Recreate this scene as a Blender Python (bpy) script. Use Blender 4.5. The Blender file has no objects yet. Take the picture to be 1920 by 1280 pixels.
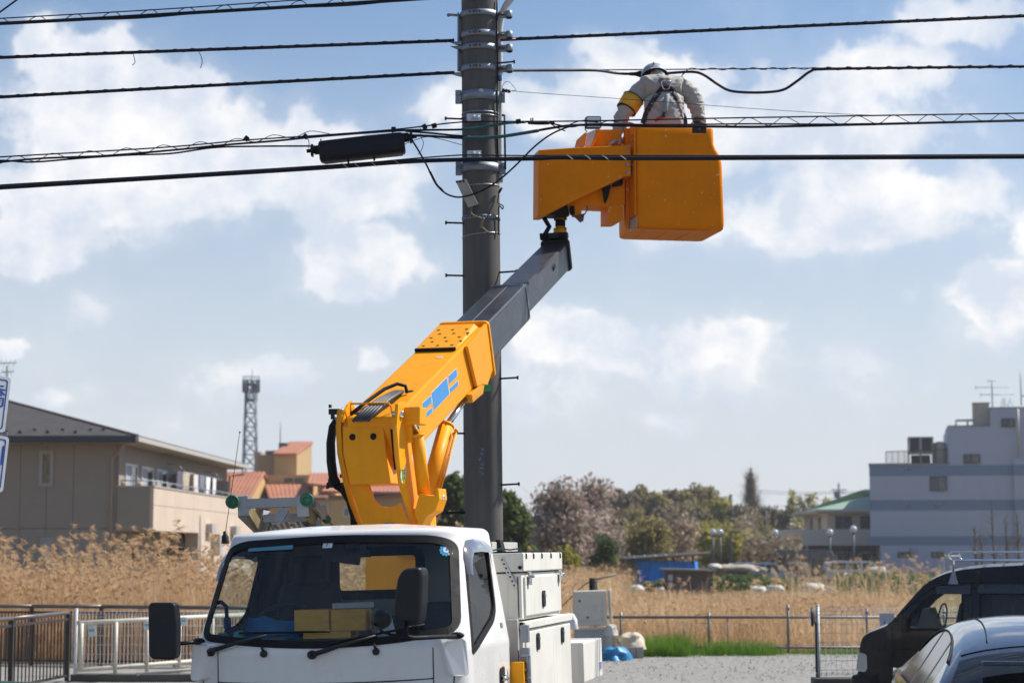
import bpy, bmesh, math, random
from math import radians, sin, cos, tan, pi, atan2, asin, sqrt
from mathutils import Vector, Matrix, noise
import numpy as np

random.seed(7)
S = bpy.context.scene
C = S.collection

# ------------------------------------------------------------------ camera
CH = 2.0                      # eye height above the lot, metres
FPX = 3733.0                  # 70 mm lens on 36 mm, in 1920-wide pixels
TILT = math.atan(390.0 / FPX)
cam_d = bpy.data.cameras.new('camera')
cam_d.lens = FPX * 36.0 / 1920.0
cam_d.sensor_width = 36.0
cam_d.sensor_fit = 'HORIZONTAL'
cam_d.clip_start = 0.2
cam_d.clip_end = 6000
cam_d.dof.use_dof = True
cam_d.dof.focus_distance = 14.3
cam_d.dof.aperture_fstop = 3.2
cam = bpy.data.objects.new('camera', cam_d)
C.objects.link(cam)
cam.location = (0, 0, CH)
cam.rotation_euler = (pi / 2 + TILT, 0, 0)
S.camera = cam

def at(px, py, Y):
 """the point at depth Y (metres ahead) that stands where the 1920x1280 photograph shows (px, py)"""
 a = (px - 960.0) / FPX
 b = (640.0 - py) / FPX
 d = Vector((a, cos(TILT) - b * sin(TILT), sin(TILT) + b * cos(TILT)))
 return Vector((0, 0, CH)) + d * (Y / d.y)

def ray(px, py):
 a = (px - 960.0) / FPX
 b = (640.0 - py) / FPX
 return Vector((a, cos(TILT) - b * sin(TILT), sin(TILT) + b * cos(TILT)))

def ground_at(px, py):
 d = ray(px, py)
 return Vector((0, 0, CH)) + d * (-CH / d.z)

# ------------------------------------------------------------------ light
SUN_EL = radians(49)
SUN_AZ = radians(67)          # clockwise from +Y (straight ahead) towards +X
world = bpy.data.worlds.new('World')
S.world = world
world.use_nodes = True
world.cycles.sampling_method = 'MANUAL'
world.cycles.sample_map_resolution = 512
wt = world.node_tree
for n in list(wt.nodes):
 wt.nodes.remove(n)

def wn(kind, **kw):
 n = wt.nodes.new(kind)
 for k, v in kw.items():
  setattr(n, k, v)
 return n

def wmath(op, a, b=None, c=None, clamp=False):
 n = wn('ShaderNodeMath', operation=op, use_clamp=clamp)
 for i, v in enumerate((a, b, c)):
  if v is None:
   continue
  if isinstance(v, (int, float)):
   n.inputs[i].default_value = v
  else:
   wt.links.new(v, n.inputs[i])
 return n.outputs[0]

def wvec(op, a, b=None):
 n = wn('ShaderNodeVectorMath', operation=op)
 for i, v in enumerate((a, b)):
  if v is None:
   continue
  if isinstance(v, tuple):
   n.inputs[i].default_value = v
  else:
   wt.links.new(v, n.inputs[i])
 return n.outputs['Value'] if op in ('DOT_PRODUCT', 'LENGTH') else n.outputs[0]

w_out = wn('ShaderNodeOutputWorld')
w_bg = wn('ShaderNodeBackground')
w_bg.inputs['Strength'].default_value = 0.089
sky = wn('ShaderNodeTexSky', sky_type='NISHITA')
sky.sun_disc = False
sky.sun_elevation = SUN_EL
sky.sun_rotation = SUN_AZ
sky.altitude = 60
sky.air_density = 1.0
sky.dust_density = 0.8
sky.ozone_density = 1.5
tc = wn('ShaderNodeTexCoord')
sep = wn('ShaderNodeSeparateXYZ')
wt.links.new(tc.outputs['Generated'], sep.inputs[0])
azim = wmath('ARCTAN2', sep.outputs[0], sep.outputs[1])
elev = wmath('ARCSINE', sep.outputs[2])
comb = wn('ShaderNodeCombineXYZ')
wt.links.new(azim, comb.inputs[0])
wt.links.new(elev, comb.inputs[1])
AE = comb.outputs[0]

def wnoise(vec, scale, detail, rough=0.55, dist=0.0):
 n = wn('ShaderNodeTexNoise', noise_dimensions='3D')
 n.inputs['Scale'].default_value = scale
 n.inputs['Detail'].default_value = detail
 n.inputs['Roughness'].default_value = rough
 n.inputs['Distortion'].default_value = dist
 wt.links.new(vec, n.inputs['Vector'])
 return n.outputs[0]

# billowing edges: push the sample point about with noise before measuring the cloud masses
warp_n = wn('ShaderNodeTexNoise', noise_dimensions='3D')
warp_n.inputs['Scale'].default_value = 22
warp_n.inputs['Detail'].default_value = 4
warp_n.inputs['Roughness'].default_value = 0.55
wt.links.new(AE, warp_n.inputs['Vector'])
wsub = wvec('SUBTRACT', warp_n.outputs['Color'], (0.5, 0.5, 0.5))
wsc = wvec('MULTIPLY', wsub, (0.07, 0.045, 0.0))
PT = wvec('ADD', AE, wsc)

CLOUDS = [  # where cumulus masses stand: centre and half size in photograph pixels (turned into bearing and height), weight
 (135, 120, 125, 85, 1.2), (230, 215, 235, 120, 1.1), (390, 180, 60, 60, .75), (340, 300, 260, 120, 1.15), (520, 300, 220, 100, 1.1),
 (620, 345, 210, 85, 1.0), (120, 330, 120, 110, .85), (55, 440, 125, 80, 1.1), (20, 350, 55, 60, .9), (300, 430, 240, 60, .55),
 (665, 480, 135, 80, 1.25), (1230, 135, 170, 60, .95), (1080, 200, 290, 75, .85), (860, 200, 150, 65, .85),
 (1480, 260, 420, 130, .78), (1550, 390, 370, 95, 1.05), (1300, 330, 150, 110, .65), (1700, 130, 240, 90, .75), (1830, 50, 160, 70, .8),
 (1150, 710, 330, 110, .62), (1520, 700, 330, 100, .58), (450, 690, 300, 80, .52), (300, 790, 300, 60, .45), (1040, 625, 130, 75, 1.1), (1210, 650, 200, 70, .95), (1370, 640, 130, 65, .9), (1500, 690, 260, 60, .55),
 (1885, 560, 95, 65, 1.1), (1860, 610, 130, 45, .7), (1900, 440, 70, 70, .8), (1720, 540, 55, 25, .6), (690, 665, 65, 35, .8), (5, 645, 50, 35, .9),
 (140, 735, 75, 45, .65), (150, 560, 190, 65, .5), (1240, 785, 150, 40, .65), (500, 740, 200, 50, .4), (1000, 760, 190, 60, .5), (230, 740, 60, 22, .5),
 (-420, 300, 260, 120, 1.0), (-700, 620, 220, 80, .9), (2350, 240, 260, 110, 1.0), (2500, 620, 300, 80, .9), (700, -420, 340, 120, .9), (1800, -500, 260, 120, .9),
]
field = None
low = None
for (cx, cy, rx, ry, wgt) in CLOUDS:
 d = ray(cx, cy).normalized()
 a0, e0 = atan2(d.x, d.y), asin(d.z)
 v = wvec('SUBTRACT', PT, (a0, e0, 0))
 v = wvec('MULTIPLY', v, (FPX / rx * 0.985, FPX / ry * 0.985, 0))
 q = wvec('DOT_PRODUCT', v, v)
 g = wmath('MULTIPLY', wmath('POWER', 2.718, wmath('MULTIPLY', q, -0.9)), wgt)
 field = g if field is None else wmath('SMOOTH_MAX', field, g, 0.18)
fine = wnoise(AE, 20, 10, 0.6)
fine2 = wnoise(wvec('ADD', AE, (-0.010, -0.015, 0)), 20, 7, 0.56)
broad = wnoise(AE, 9, 5, 0.55)
# thin general cloud all round the sky, so that the sky outside the frame goes on in the same way
far_field = wmath('MULTIPLY', wmath('SUBTRACT', wnoise(tc.outputs['Generated'], 3.2, 7, 0.6), 0.33), 1.5)
dens = wmath('ADD', field, wmath('MULTIPLY', wmath('SUBTRACT', fine, 0.5), 1.25))
vr = wn('ShaderNodeMapRange', interpolation_type='SMOOTHSTEP')
vr.inputs['From Min'].default_value = 0.16
vr.inputs['From Max'].default_value = 0.95
vr.inputs['To Max'].default_value = 0.5
wt.links.new(wmath('ADD', wmath('SMOOTH_MAX', field, far_field, 0.12), wmath('MULTIPLY', wmath('SUBTRACT', fine, 0.5), 1.0)), vr.inputs['Value'])
mr = wn('ShaderNodeMapRange', interpolation_type='SMOOTHSTEP')
mr.inputs['From Min'].default_value = 0.40
mr.inputs['From Max'].default_value = 0.68
wt.links.new(dens, mr.inputs['Value'])
mask = wmath('MAXIMUM', mr.outputs[0], vr.outputs[0])
# relief: the side towards the sun is whiter
rel = wmath('MULTIPLY', wmath('SUBTRACT', fine2, fine), 3.6)
lit = wmath('ADD', wmath('ADD', wmath('MULTIPLY', wmath('SUBTRACT', broad, 0.5), 1.1), 0.50), rel, clamp=True)
ccol = wn('ShaderNodeMix', data_type='RGBA')
ccol.inputs['A'].default_value = (5.9, 6.45, 7.4, 1)
ccol.inputs['B'].default_value = (8.9, 8.75, 8.65, 1)
wt.links.new(lit, ccol.inputs['Factor'])
# the sky itself, with the pale milky air of a spring day towards the horizon
air = wn('ShaderNodeMapRange', interpolation_type='SMOOTHSTEP')
air.inputs['From Min'].default_value = radians(19)
air.inputs['From Max'].default_value = radians(-1)
air.inputs['To Min'].default_value = 0.0
air.inputs['To Max'].default_value = 0.88
wt.links.new(elev, air.inputs['Value'])
skyt = wn('ShaderNodeMix', data_type='RGBA', blend_type='MULTIPLY')
skyt.inputs['Factor'].default_value = 1.0
skyt.inputs['B'].default_value = (0.74, 0.88, 1.0, 1)
wt.links.new(sky.outputs[0], skyt.inputs['A'])
base = wn('ShaderNodeMix', data_type='RGBA')
wt.links.new(air.outputs[0], base.inputs['Factor'])
wt.links.new(skyt.outputs['Result'], base.inputs['A'])
base.inputs['B'].default_value = (6.25, 6.45, 6.95, 1)
fin = wn('ShaderNodeMix', data_type='RGBA')
wt.links.new(wmath('MULTIPLY', mask, 0.92), fin.inputs['Factor'])
wt.links.new(base.outputs['Result'], fin.inputs['A'])
wt.links.new(ccol.outputs['Result'], fin.inputs['B'])
wt.links.new(fin.outputs['Result'], w_bg.inputs['Color'])
wt.links.new(w_bg.outputs[0], w_out.inputs[0])

sun_d = bpy.data.lights.new('sun', 'SUN')
sun_d.energy = 4.7
sun_d.angle = radians(0.53)
sun_d.color = (1.0, 0.95, 0.87)
sun = bpy.data.objects.new('sun', sun_d)
C.objects.link(sun)
SUN_DIR = Vector((cos(SUN_EL) * sin(SUN_AZ), cos(SUN_EL) * cos(SUN_AZ), sin(SUN_EL)))
sun.rotation_euler = SUN_DIR.to_track_quat('Z', 'Y').to_euler()
sun.location = SUN_DIR * 200

S.view_settings.view_transform = 'Standard'
S.view_settings.look = 'None'
S.view_settings.exposure = 0.45
S.view_settings.gamma = 1.0
S.view_settings.use_curve_mapping = False
S.render.engine = 'CYCLES'
S.cycles.use_denoising = True
try:
 S.cycles.denoiser = 'OPENIMAGEDENOISE'
except Exception:
 pass
S.cycles.max_bounces = 8
S.cycles.transparent_max_bounces = 24
S.cycles.caustics_reflective = False
S.cycles.caustics_refractive = False
S.cycles.sample_clamp_indirect = 6

# ------------------------------------------------------------------ helpers
WM = {}

class MB:
 """collects shapes, then links them as one mesh object"""

 def __init__(self):
  self.v = []
  self.f = []
  self.m = []
  self.s = []

 def add(self, vs, fs, m=0, smooth=False):
  b = len(self.v)
  self.v.extend([Vector(p) for p in vs])
  for f in fs:
   self.f.append([i + b for i in f])
   self.m.append(m)
   self.s.append(smooth)
  return self

 def box(self, c, s, m=0, rot=None):
  hx, hy, hz = s[0] / 2, s[1] / 2, s[2] / 2
  vs = [Vector((x, y, z)) for z in (-hz, hz) for y in (-hy, hy) for x in (-hx, hx)]
  if rot is not None:
   vs = [rot @ p for p in vs]
  c = Vector(c)
  return self.add([p + c for p in vs], [(0, 2, 3, 1), (4, 5, 7, 6), (0, 1, 5, 4), (2, 6, 7, 3), (0, 4, 6, 2), (1, 3, 7, 5)], m)

 def span(self, a, b, m=0):
  a, b = Vector(a), Vector(b)
  return self.box((a + b) / 2, [abs(q) for q in (b - a)], m)

 def hexa(self, p, m=0):
  """eight corners: four of one end in turn, then four of the other"""
  return self.add(p, [(3, 2, 1, 0), (4, 5, 6, 7), (0, 1, 5, 4), (1, 2, 6, 5), (2, 3, 7, 6), (3, 0, 4, 7)], m)

 def bar(self, a, b, w, h, up=(0, 0, 1), m=0, w2=None, h2=None):
  """rectangular bar from a to b"""
  a, b = Vector(a), Vector(b)
  d = (b - a).normalized()
  up = Vector(up)
  r = d.cross(up)
  if r.length < 1e-5:
   r = d.cross(Vector((1, 0, 0)))
  r.normalize()
  u = r.cross(d).normalized()
  w2 = w if w2 is None else w2
  h2 = h if h2 is None else h2
  p = [a - r * w / 2 - u * h / 2, a + r * w / 2 - u * h / 2, a + r * w / 2 + u * h / 2, a - r * w / 2 + u * h / 2,
    b - r * w2 / 2 - u * h2 / 2, b + r * w2 / 2 - u * h2 / 2, b + r * w2 / 2 + u * h2 / 2, b - r * w2 / 2 + u * h2 / 2]
  return self.hexa(p, m)

 def tube(self, pts, r, n=8, m=0, caps=True, smooth=True):
  pts = [Vector(p) for p in pts]
  rs = r if isinstance(r, (list, tuple)) else [r] * len(pts)
  k = len(pts)
  d0 = (pts[1] - pts[0]).normalized()
  u = d0.orthogonal().normalized()
  vs = []
  for i in range(k):
   if i == 0:
    d = d0
   elif i == k - 1:
    d = (pts[-1] - pts[-2]).normalized()
   else:
    d = (pts[i + 1] - pts[i - 1])
    d = d.normalized() if d.length > 1e-9 else d0
   u = (u - d * u.dot(d))
   u = u.normalized() if u.length > 1e-6 else d.orthogonal().normalized()
   w = d.cross(u)
   for j in range(n):
    t = 2 * pi * j / n
    vs.append(pts[i] + (u * cos(t) + w * sin(t)) * rs[i])
  fs = [(i * n + j, i * n + (j + 1) % n, (i + 1) * n + (j + 1) % n, (i + 1) * n + j) for i in range(k - 1) for j in range(n)]
  self.add(vs, fs, m, smooth)
  if caps:
   b = len(self.v) - len(vs)
   self.f.append([b + j for j in range(n)][::-1])
   self.f.append([b + (k - 1) * n + j for j in range(n)])
   self.m += [m, m]
   self.s += [False, False]
  return self

 def cyl(self, a, b, r, n=16, m=0, r2=None):
  return self.tube([a, b], [r, r if r2 is None else r2], n, m)

 def lathe(self, c, prof, n=24, m=0, axis=(0, 0, 1), smooth=True):
  """prof: (radius, height) pairs along axis from c"""
  c = Vector(c)
  ax = Vector(axis).normalized()
  u = ax.orthogonal().normalized()
  w = ax.cross(u)
  vs = []
  for r, h in prof:
   for j in range(n):
    t = 2 * pi * j / n
    vs.append(c + ax * h + (u * cos(t) + w * sin(t)) * max(r, 1e-4))
  k = len(prof)
  fs = [(i * n + j, i * n + (j + 1) % n, (i + 1) * n + (j + 1) % n, (i + 1) * n + j) for i in range(k - 1) for j in range(n)]
  self.add(vs, fs, m, smooth)
  return self

 def ball(self, c, r, n=12, k=8, m=0, sc=(1, 1, 1)):
  c = Vector(c)
  vs, fs = [], []
  for i in range(k + 1):
   a = pi * i / k
   for j in range(n):
    t = 2 * pi * j / n
    vs.append(c + Vector((sin(a) * cos(t) * sc[0], sin(a) * sin(t) * sc[1], cos(a) * sc[2])) * r)
  fs = [(i * n + j, (i + 1) * n + j, (i + 1) * n + (j + 1) % n, i * n + (j + 1) % n) for i in range(k) for j in range(n)]
  return self.add(vs, fs, m, True)

 def prism(self, poly, off, m=0, smooth=False):
  """a closed polygon (points in order) pushed along the vector off"""
  n = len(poly)
  off = Vector(off)
  a = [Vector(p) for p in poly]
  vs = a + [p + off for p in a]
  fs = [list(range(n))[::-1], [n + i for i in range(n)]] + [(i, (i + 1) % n, n + (i + 1) % n, n + i) for i in range(n)]
  return self.add(vs, fs, m, smooth)

 def quad(self, a, b, c, d, m=0):
  return self.add([a, b, c, d], [(0, 1, 2, 3)], m)

 def grid(self, rows, m=0, smooth=True, close=False):
  """rows of points -> quads"""
  k, n = len(rows), len(rows[0])
  vs = [p for r in rows for p in r]
  fs = [(i * n + j, i * n + (j + 1) % n, (i + 1) * n + (j + 1) % n, (i + 1) * n + j) for i in range(k - 1) for j in range(n if close else n - 1)]
  return self.add(vs, fs, m, smooth)

 def build(self, name, mats, parent=None, local=False, bevel=0.0, seg=2, fix=False, sub=0, autosmooth=False):
  me = bpy.data.meshes.new(name)
  vs = self.v
  if parent is not None and not local:
   inv = WM[parent.name].inverted()
   vs = [inv @ p for p in vs]
  me.from_pydata([tuple(p) for p in vs], [], self.f)
  if not isinstance(mats, (list, tuple)):
   mats = [mats]
  for q in mats:
   me.materials.append(q)
  me.polygons.foreach_set('material_index', self.m)
  me.polygons.foreach_set('use_smooth', self.s)
  if fix:
   bm = bmesh.new()
   bm.from_mesh(me)
   bmesh.ops.remove_doubles(bm, verts=bm.verts, dist=1e-5)
   bmesh.ops.recalc_face_normals(bm, faces=bm.faces)
   bm.to_mesh(me)
   bm.free()
  me.update()
  o = bpy.data.objects.new(name, me)
  C.objects.link(o)
  if parent is not None:
   o.parent = parent
   WM[o.name] = WM[parent.name]
  else:
   WM[o.name] = Matrix.Identity(4)
  if sub:
   s_ = o.modifiers.new('subd', 'SUBSURF')
   s_.levels = s_.render_levels = sub
  if bevel > 0:
   bv = o.modifiers.new('bevel', 'BEVEL')
   bv.width = bevel
   bv.segments = seg
   bv.limit_method = 'ANGLE'
   bv.angle_limit = radians(38)
   bv.harden_normals = False
   for p in me.polygons:
    p.use_smooth = p.use_smooth
  return o

def islands(mb):
 """the separate pieces collected in one builder, each as a builder of its own"""
 n = len(mb.v)
 par = list(range(n))

 def fd(i):
  while par[i] != i:
   par[i] = par[par[i]]
   i = par[i]
  return i
 for f in mb.f:
  a = fd(f[0])
  for j in f[1:]:
   par[fd(j)] = a
 out = {}
 for k, f in enumerate(mb.f):
  out.setdefault(fd(f[0]), []).append(k)
 res = []
 for ks in out.values():
  q = MB()
  ids = {}
  for k in ks:
   for i in mb.f[k]:
    if i not in ids:
     ids[i] = len(q.v)
     q.v.append(mb.v[i])
   q.f.append([ids[i] for i in mb.f[k]])
   q.m.append(mb.m[k])
   q.s.append(mb.s[k])
  res.append(q)
 return res

def each(mb, name, mats, parent, **kw):
 """every separate piece becomes a part of its own"""
 return [q.build(name, mats, parent, **kw) for q in islands(mb)]

def smooth_path(pts, k=8):
 """Catmull-Rom through the points"""
 P = [Vector(p) for p in pts]
 P = [P[0] * 2 - P[1]] + P + [P[-1] * 2 - P[-2]]
 out = []
 for i in range(1, len(P) - 2):
  for j in range(k):
   t = j / k
   a, b, c, d = P[i - 1], P[i], P[i + 1], P[i + 2]
   out.append(0.5 * ((2 * b) + (c - a) * t + (2 * a - 5 * b + 4 * c - d) * t * t + (3 * b - a - 3 * c + d) * t ** 3))
 out.append(P[-2])
 return out

def cdt(outer, holes, mapf, step=0.12, off=0.0):
 """a surface patch with holes, cut out of a chart (a, b) and mapped into space; returns (verts, tris)"""
 from mathutils.geometry import delaunay_2d_cdt
 vs, es = [], []
 for ring in [outer] + holes:
  b = len(vs)
  vs += [Vector((p[0], p[1])) for p in ring]
  es += [(b + i, b + (i + 1) % len(ring)) for i in range(len(ring))]
 x0, x1 = min(p[0] for p in outer), max(p[0] for p in outer)
 y0, y1 = min(p[1] for p in outer), max(p[1] for p in outer)
 x = x0 + step / 2
 while x < x1:
  y = y0 + step / 2
  while y < y1:
   if pin((x, y), outer) and not any(pin((x, y), h) for h in holes):
    vs.append(Vector((x, y)))
   y += step
  x += step
 r = delaunay_2d_cdt(vs, es, [], 0, 1e-6)
 V2, F2 = r[0], r[2]
 keep_ = []
 for f in F2:
  c = sum((V2[i] for i in f), Vector((0, 0))) / len(f)
  if pin(c, outer) and not any(pin(c, h) for h in holes):
   keep_.append(list(f))
 return [mapf(p[0], p[1], off) for p in V2], keep_

def pin(pt, poly):
 x, y = pt[0], pt[1]
 c = False
 j = len(poly) - 1
 for i in range(len(poly)):
  xi, yi = poly[i][0], poly[i][1]
  xj, yj = poly[j][0], poly[j][1]
  if (yi > y) != (yj > y) and x < (xj - xi) * (y - yi) / (yj - yi) + xi:
   c = not c
  j = i
 return c

def rounded(poly, r, k=5):
 """polygon with rounded corners; r one number or one per corner"""
 out = []
 n = len(poly)
 for i in range(n):
  p0, p1, p2 = Vector(poly[i - 1]), Vector(poly[i]), Vector(poly[(i + 1) % n])
  rr = r[i] if isinstance(r, (list, tuple)) else r
  a, b = (p0 - p1), (p2 - p1)
  rr = min(rr, a.length * 0.48, b.length * 0.48)
  A, B = p1 + a.normalized() * rr, p1 + b.normalized() * rr
  for j in range(k + 1):
   t = j / k
   out.append((A * (1 - t) ** 2 + p1 * 2 * t * (1 - t) + B * t * t))
 return out

def inside(pt, poly):
 x, y = pt
 c = False
 n = len(poly)
 j = n - 1
 for i in range(n):
  xi, yi = poly[i][0], poly[i][1]
  xj, yj = poly[j][0], poly[j][1]
  if (yi > y) != (yj > y) and x < (xj - xi) * (y - yi) / (yj - yi) + xi:
   c = not c
  j = i
 return c

def dense(poly, step=0.03):
 out = []
 n = len(poly)
 for i in range(n):
  a, b = Vector(poly[i]), Vector(poly[(i + 1) % n])
  k = max(1, int((b - a).length / step))
  for j in range(k):
   out.append(a + (b - a) * (j / k))
 return out

def grow(poly, d):
 """move a 2-D outline outward by d"""
 n = len(poly)
 area = sum(poly[i][0] * poly[(i + 1) % n][1] - poly[(i + 1) % n][0] * poly[i][1] for i in range(n))
 sg = 1 if area > 0 else -1
 out = []
 for i in range(n):
  t = Vector(poly[(i + 1) % n]) - Vector(poly[i - 1])
  if t.length < 1e-9:
   t = Vector((1, 0))
  t.normalize()
  out.append(Vector(poly[i]) + Vector((t.y, -t.x)) * sg * d)
 return out

def letters(txt, size, name, m, parent, place, extrude=0.0, local=True):
 """lettering as a mesh; place(u, v) puts a flat point on its surface; u, v in metres from the centre"""
 cu = bpy.data.curves.new('lettering', 'FONT')
 cu.body = txt
 cu.size = size
 cu.align_x = 'CENTER'
 cu.align_y = 'CENTER'
 cu.resolution_u = 4
 tmp = bpy.data.objects.new('lettering_tmp', cu)
 C.objects.link(tmp)
 bpy.context.view_layer.update()
 me0 = bpy.data.meshes.new_from_object(tmp.evaluated_get(bpy.context.evaluated_depsgraph_get()))
 vs_ = [place(v.co.x, v.co.y) for v in me0.vertices]
 fs_ = [list(p.vertices) for p in me0.polygons]
 bpy.data.objects.remove(tmp)
 bpy.data.curves.remove(cu)
 bpy.data.meshes.remove(me0)
 mb_ = MB()
 if not vs_:
  return None
 mb_.add(vs_, fs_)
 return mb_.build(name, m, parent, local=local)

def tag(o, label=None, cat=None, group=None, kind=None):
 if label:
  o['label'] = label
 if cat:
  o['category'] = cat
 if group:
  o['group'] = group
 if kind:
  o['kind'] = kind
 return o

def thing(name, label, cat, loc=(0, 0, 0), rz=0.0, group=None):
 o = bpy.data.objects.new(name, None)
 o.empty_display_size = 0.3
 C.objects.link(o)
 o.location = Vector(loc)
 o.rotation_euler = (0, 0, rz)
 WM[o.name] = Matrix.Translation(Vector(loc)) @ Matrix.Rotation(rz, 4, 'Z')
 return tag(o, label, cat, group)

KIDS = {}

def copy_tree(o, parent=None):
 c = o.copy()
 C.objects.link(c)
 c.parent = parent
 for ch in [q for q in S.objects if q.parent == o]:
  copy_tree(ch, c)
 return c

def share(name, me, parent, mat4):
 """one more piece with the same mesh"""
 o = bpy.data.objects.new(name, me)
 C.objects.link(o)
 o.parent = parent
 o.matrix_local = mat4
 return o

# ------------------------------------------------------------------ materials
MATS = {}

def mat(name, col, rough=0.5, metal=0.0, var=0.12, scale=4.0, bump=0.0, bscale=60.0, coat=0.0, dirt=0.0, dirtcol=(0.08, 0.065, 0.05), spec=0.5, emit=None, stretch=(1, 1, 1), sheen=0.0, chips=None, streak=0.0):
 if name in MATS:
  return MATS[name]
 m = bpy.data.materials.new(name)
 MATS[name] = m
 m.use_nodes = True
 nt = m.node_tree
 b = nt.nodes['Principled BSDF']
 b.inputs['Roughness'].default_value = rough
 b.inputs['Metallic'].default_value = metal
 b.inputs['Specular IOR Level'].default_value = spec
 if coat:
  b.inputs['Coat Weight'].default_value = coat
  b.inputs['Coat Roughness'].default_value = 0.06
 if sheen:
  b.inputs['Sheen Weight'].default_value = sheen
 tcn = nt.nodes.new('ShaderNodeTexCoord')
 mp = nt.nodes.new('ShaderNodeMapping')
 mp.inputs['Scale'].default_value = stretch
 nt.links.new(tcn.outputs['Object'], mp.inputs[0])
 nz = nt.nodes.new('ShaderNodeTexNoise')
 nz.inputs['Scale'].default_value = scale
 nz.inputs['Detail'].default_value = 6
 nz.inputs['Roughness'].default_value = 0.6
 nt.links.new(mp.outputs[0], nz.inputs['Vector'])
 rp = nt.nodes.new('ShaderNodeMapRange')
 rp.inputs['From Min'].default_value = 0.3
 rp.inputs['From Max'].default_value = 0.7
 rp.inputs['To Min'].default_value = 1 - var
 rp.inputs['To Max'].default_value = 1 + var
 nt.links.new(nz.outputs[0], rp.inputs['Value'])
 mx = nt.nodes.new('ShaderNodeMix')
 mx.data_type = 'RGBA'
 mx.blend_type = 'MULTIPLY'
 mx.inputs['Factor'].default_value = 1
 mx.inputs['A'].default_value = (*col, 1)
 nt.links.new(rp.outputs[0], mx.inputs['B'])
 last = mx.outputs['Result']
 if dirt:
  n2 = nt.nodes.new('ShaderNodeTexNoise')
  n2.inputs['Scale'].default_value = scale * 2.7
  n2.inputs['Detail'].default_value = 9
  n2.inputs['Roughness'].default_value = 0.68
  nt.links.new(mp.outputs[0], n2.inputs['Vector'])
  r2 = nt.nodes.new('ShaderNodeMapRange')
  r2.inputs['From Min'].default_value = 0.52
  r2.inputs['From Max'].default_value = 0.80
  r2.inputs['To Min'].default_value = 0
  r2.inputs['To Max'].default_value = dirt
  nt.links.new(n2.outputs[0], r2.inputs['Value'])
  m2 = nt.nodes.new('ShaderNodeMix')
  m2.data_type = 'RGBA'
  nt.links.new(r2.outputs[0], m2.inputs['Factor'])
  nt.links.new(last, m2.inputs['A'])
  m2.inputs['B'].default_value = (*dirtcol, 1)
  last = m2.outputs['Result']
 for (kc, ks, lo, am, st) in ([(chips[:3], chips[3], chips[4], .85, (1, 1, 1))] if chips else []) + ([((.10, .085, .07), 3.0, .50, streak, (9, 9, .5))] if streak else []):
  m5 = nt.nodes.new('ShaderNodeMapping')
  m5.inputs['Scale'].default_value = st
  nt.links.new(tcn.outputs['Object'], m5.inputs[0])
  n5 = nt.nodes.new('ShaderNodeTexNoise')
  n5.inputs['Scale'].default_value = ks
  n5.inputs['Detail'].default_value = 3
  nt.links.new(m5.outputs[0], n5.inputs['Vector'])
  r5 = nt.nodes.new('ShaderNodeMapRange')
  r5.inputs['From Min'].default_value = lo
  r5.inputs['From Max'].default_value = lo + (.03 if am == .85 else .3)
  r5.inputs['To Max'].default_value = am
  nt.links.new(n5.outputs[0], r5.inputs['Value'])
  x5 = nt.nodes.new('ShaderNodeMix')
  x5.data_type = 'RGBA'
  nt.links.new(r5.outputs[0], x5.inputs['Factor'])
  nt.links.new(last, x5.inputs['A'])
  x5.inputs['B'].default_value = (*kc, 1)
  last = x5.outputs['Result']
 nt.links.new(last, b.inputs['Base Color'])
 # a little life in the gloss
 r3 = nt.nodes.new('ShaderNodeMapRange')
 r3.inputs['From Min'].default_value = 0.3
 r3.inputs['From Max'].default_value = 0.7
 r3.inputs['To Min'].default_value = max(0.02, rough * 0.8)
 r3.inputs['To Max'].default_value = min(1, rough * 1.2)
 nt.links.new(nz.outputs[0], r3.inputs['Value'])
 nt.links.new(r3.outputs[0], b.inputs['Roughness'])
 if bump:
  n4 = nt.nodes.new('ShaderNodeTexNoise')
  n4.inputs['Scale'].default_value = bscale
  n4.inputs['Detail'].default_value = 5
  nt.links.new(mp.outputs[0], n4.inputs['Vector'])
  bp = nt.nodes.new('ShaderNodeBump')
  bp.inputs['Strength'].default_value = bump
  bp.inputs['Distance'].default_value = 0.02
  nt.links.new(n4.outputs[0], bp.inputs['Height'])
  nt.links.new(bp.outputs[0], b.inputs['Normal'])
 if emit:
  b.inputs['Emission Color'].default_value = (*emit[:3], 1)
  b.inputs['Emission Strength'].default_value = emit[3]
 return m

def leafmat(name, cols, trans=0.35, rough=0.55):
 """foliage: a colour per leaf clump, some light let through"""
 m = bpy.data.materials.new(name)
 m.use_nodes = True
 nt = m.node_tree
 b = nt.nodes['Principled BSDF']
 b.inputs['Roughness'].default_value = rough
 b.inputs['Specular IOR Level'].default_value = 0.25
 out = nt.nodes['Material Output']
 at_ = nt.nodes.new('ShaderNodeAttribute')
 at_.attribute_name = 'tint'
 cr = nt.nodes.new('ShaderNodeValToRGB')
 els = cr.color_ramp.elements
 while len(els) < len(cols):
  els.new(0.5)
 for i, c in enumerate(cols):
  els[i].position = i / (len(cols) - 1)
  els[i].color = (*c, 1)
 nt.links.new(at_.outputs['Fac'], cr.inputs[0])
 nt.links.new(cr.outputs[0], b.inputs['Base Color'])
 tr = nt.nodes.new('ShaderNodeBsdfTranslucent')
 nt.links.new(cr.outputs[0], tr.inputs['Color'])
 ms = nt.nodes.new('ShaderNodeMixShader')
 ms.inputs[0].default_value = trans
 nt.links.new(b.outputs[0], ms.inputs[1])
 nt.links.new(tr.outputs[0], ms.inputs[2])
 nt.links.new(ms.outputs[0], out.inputs['Surface'])
 return m

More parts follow.
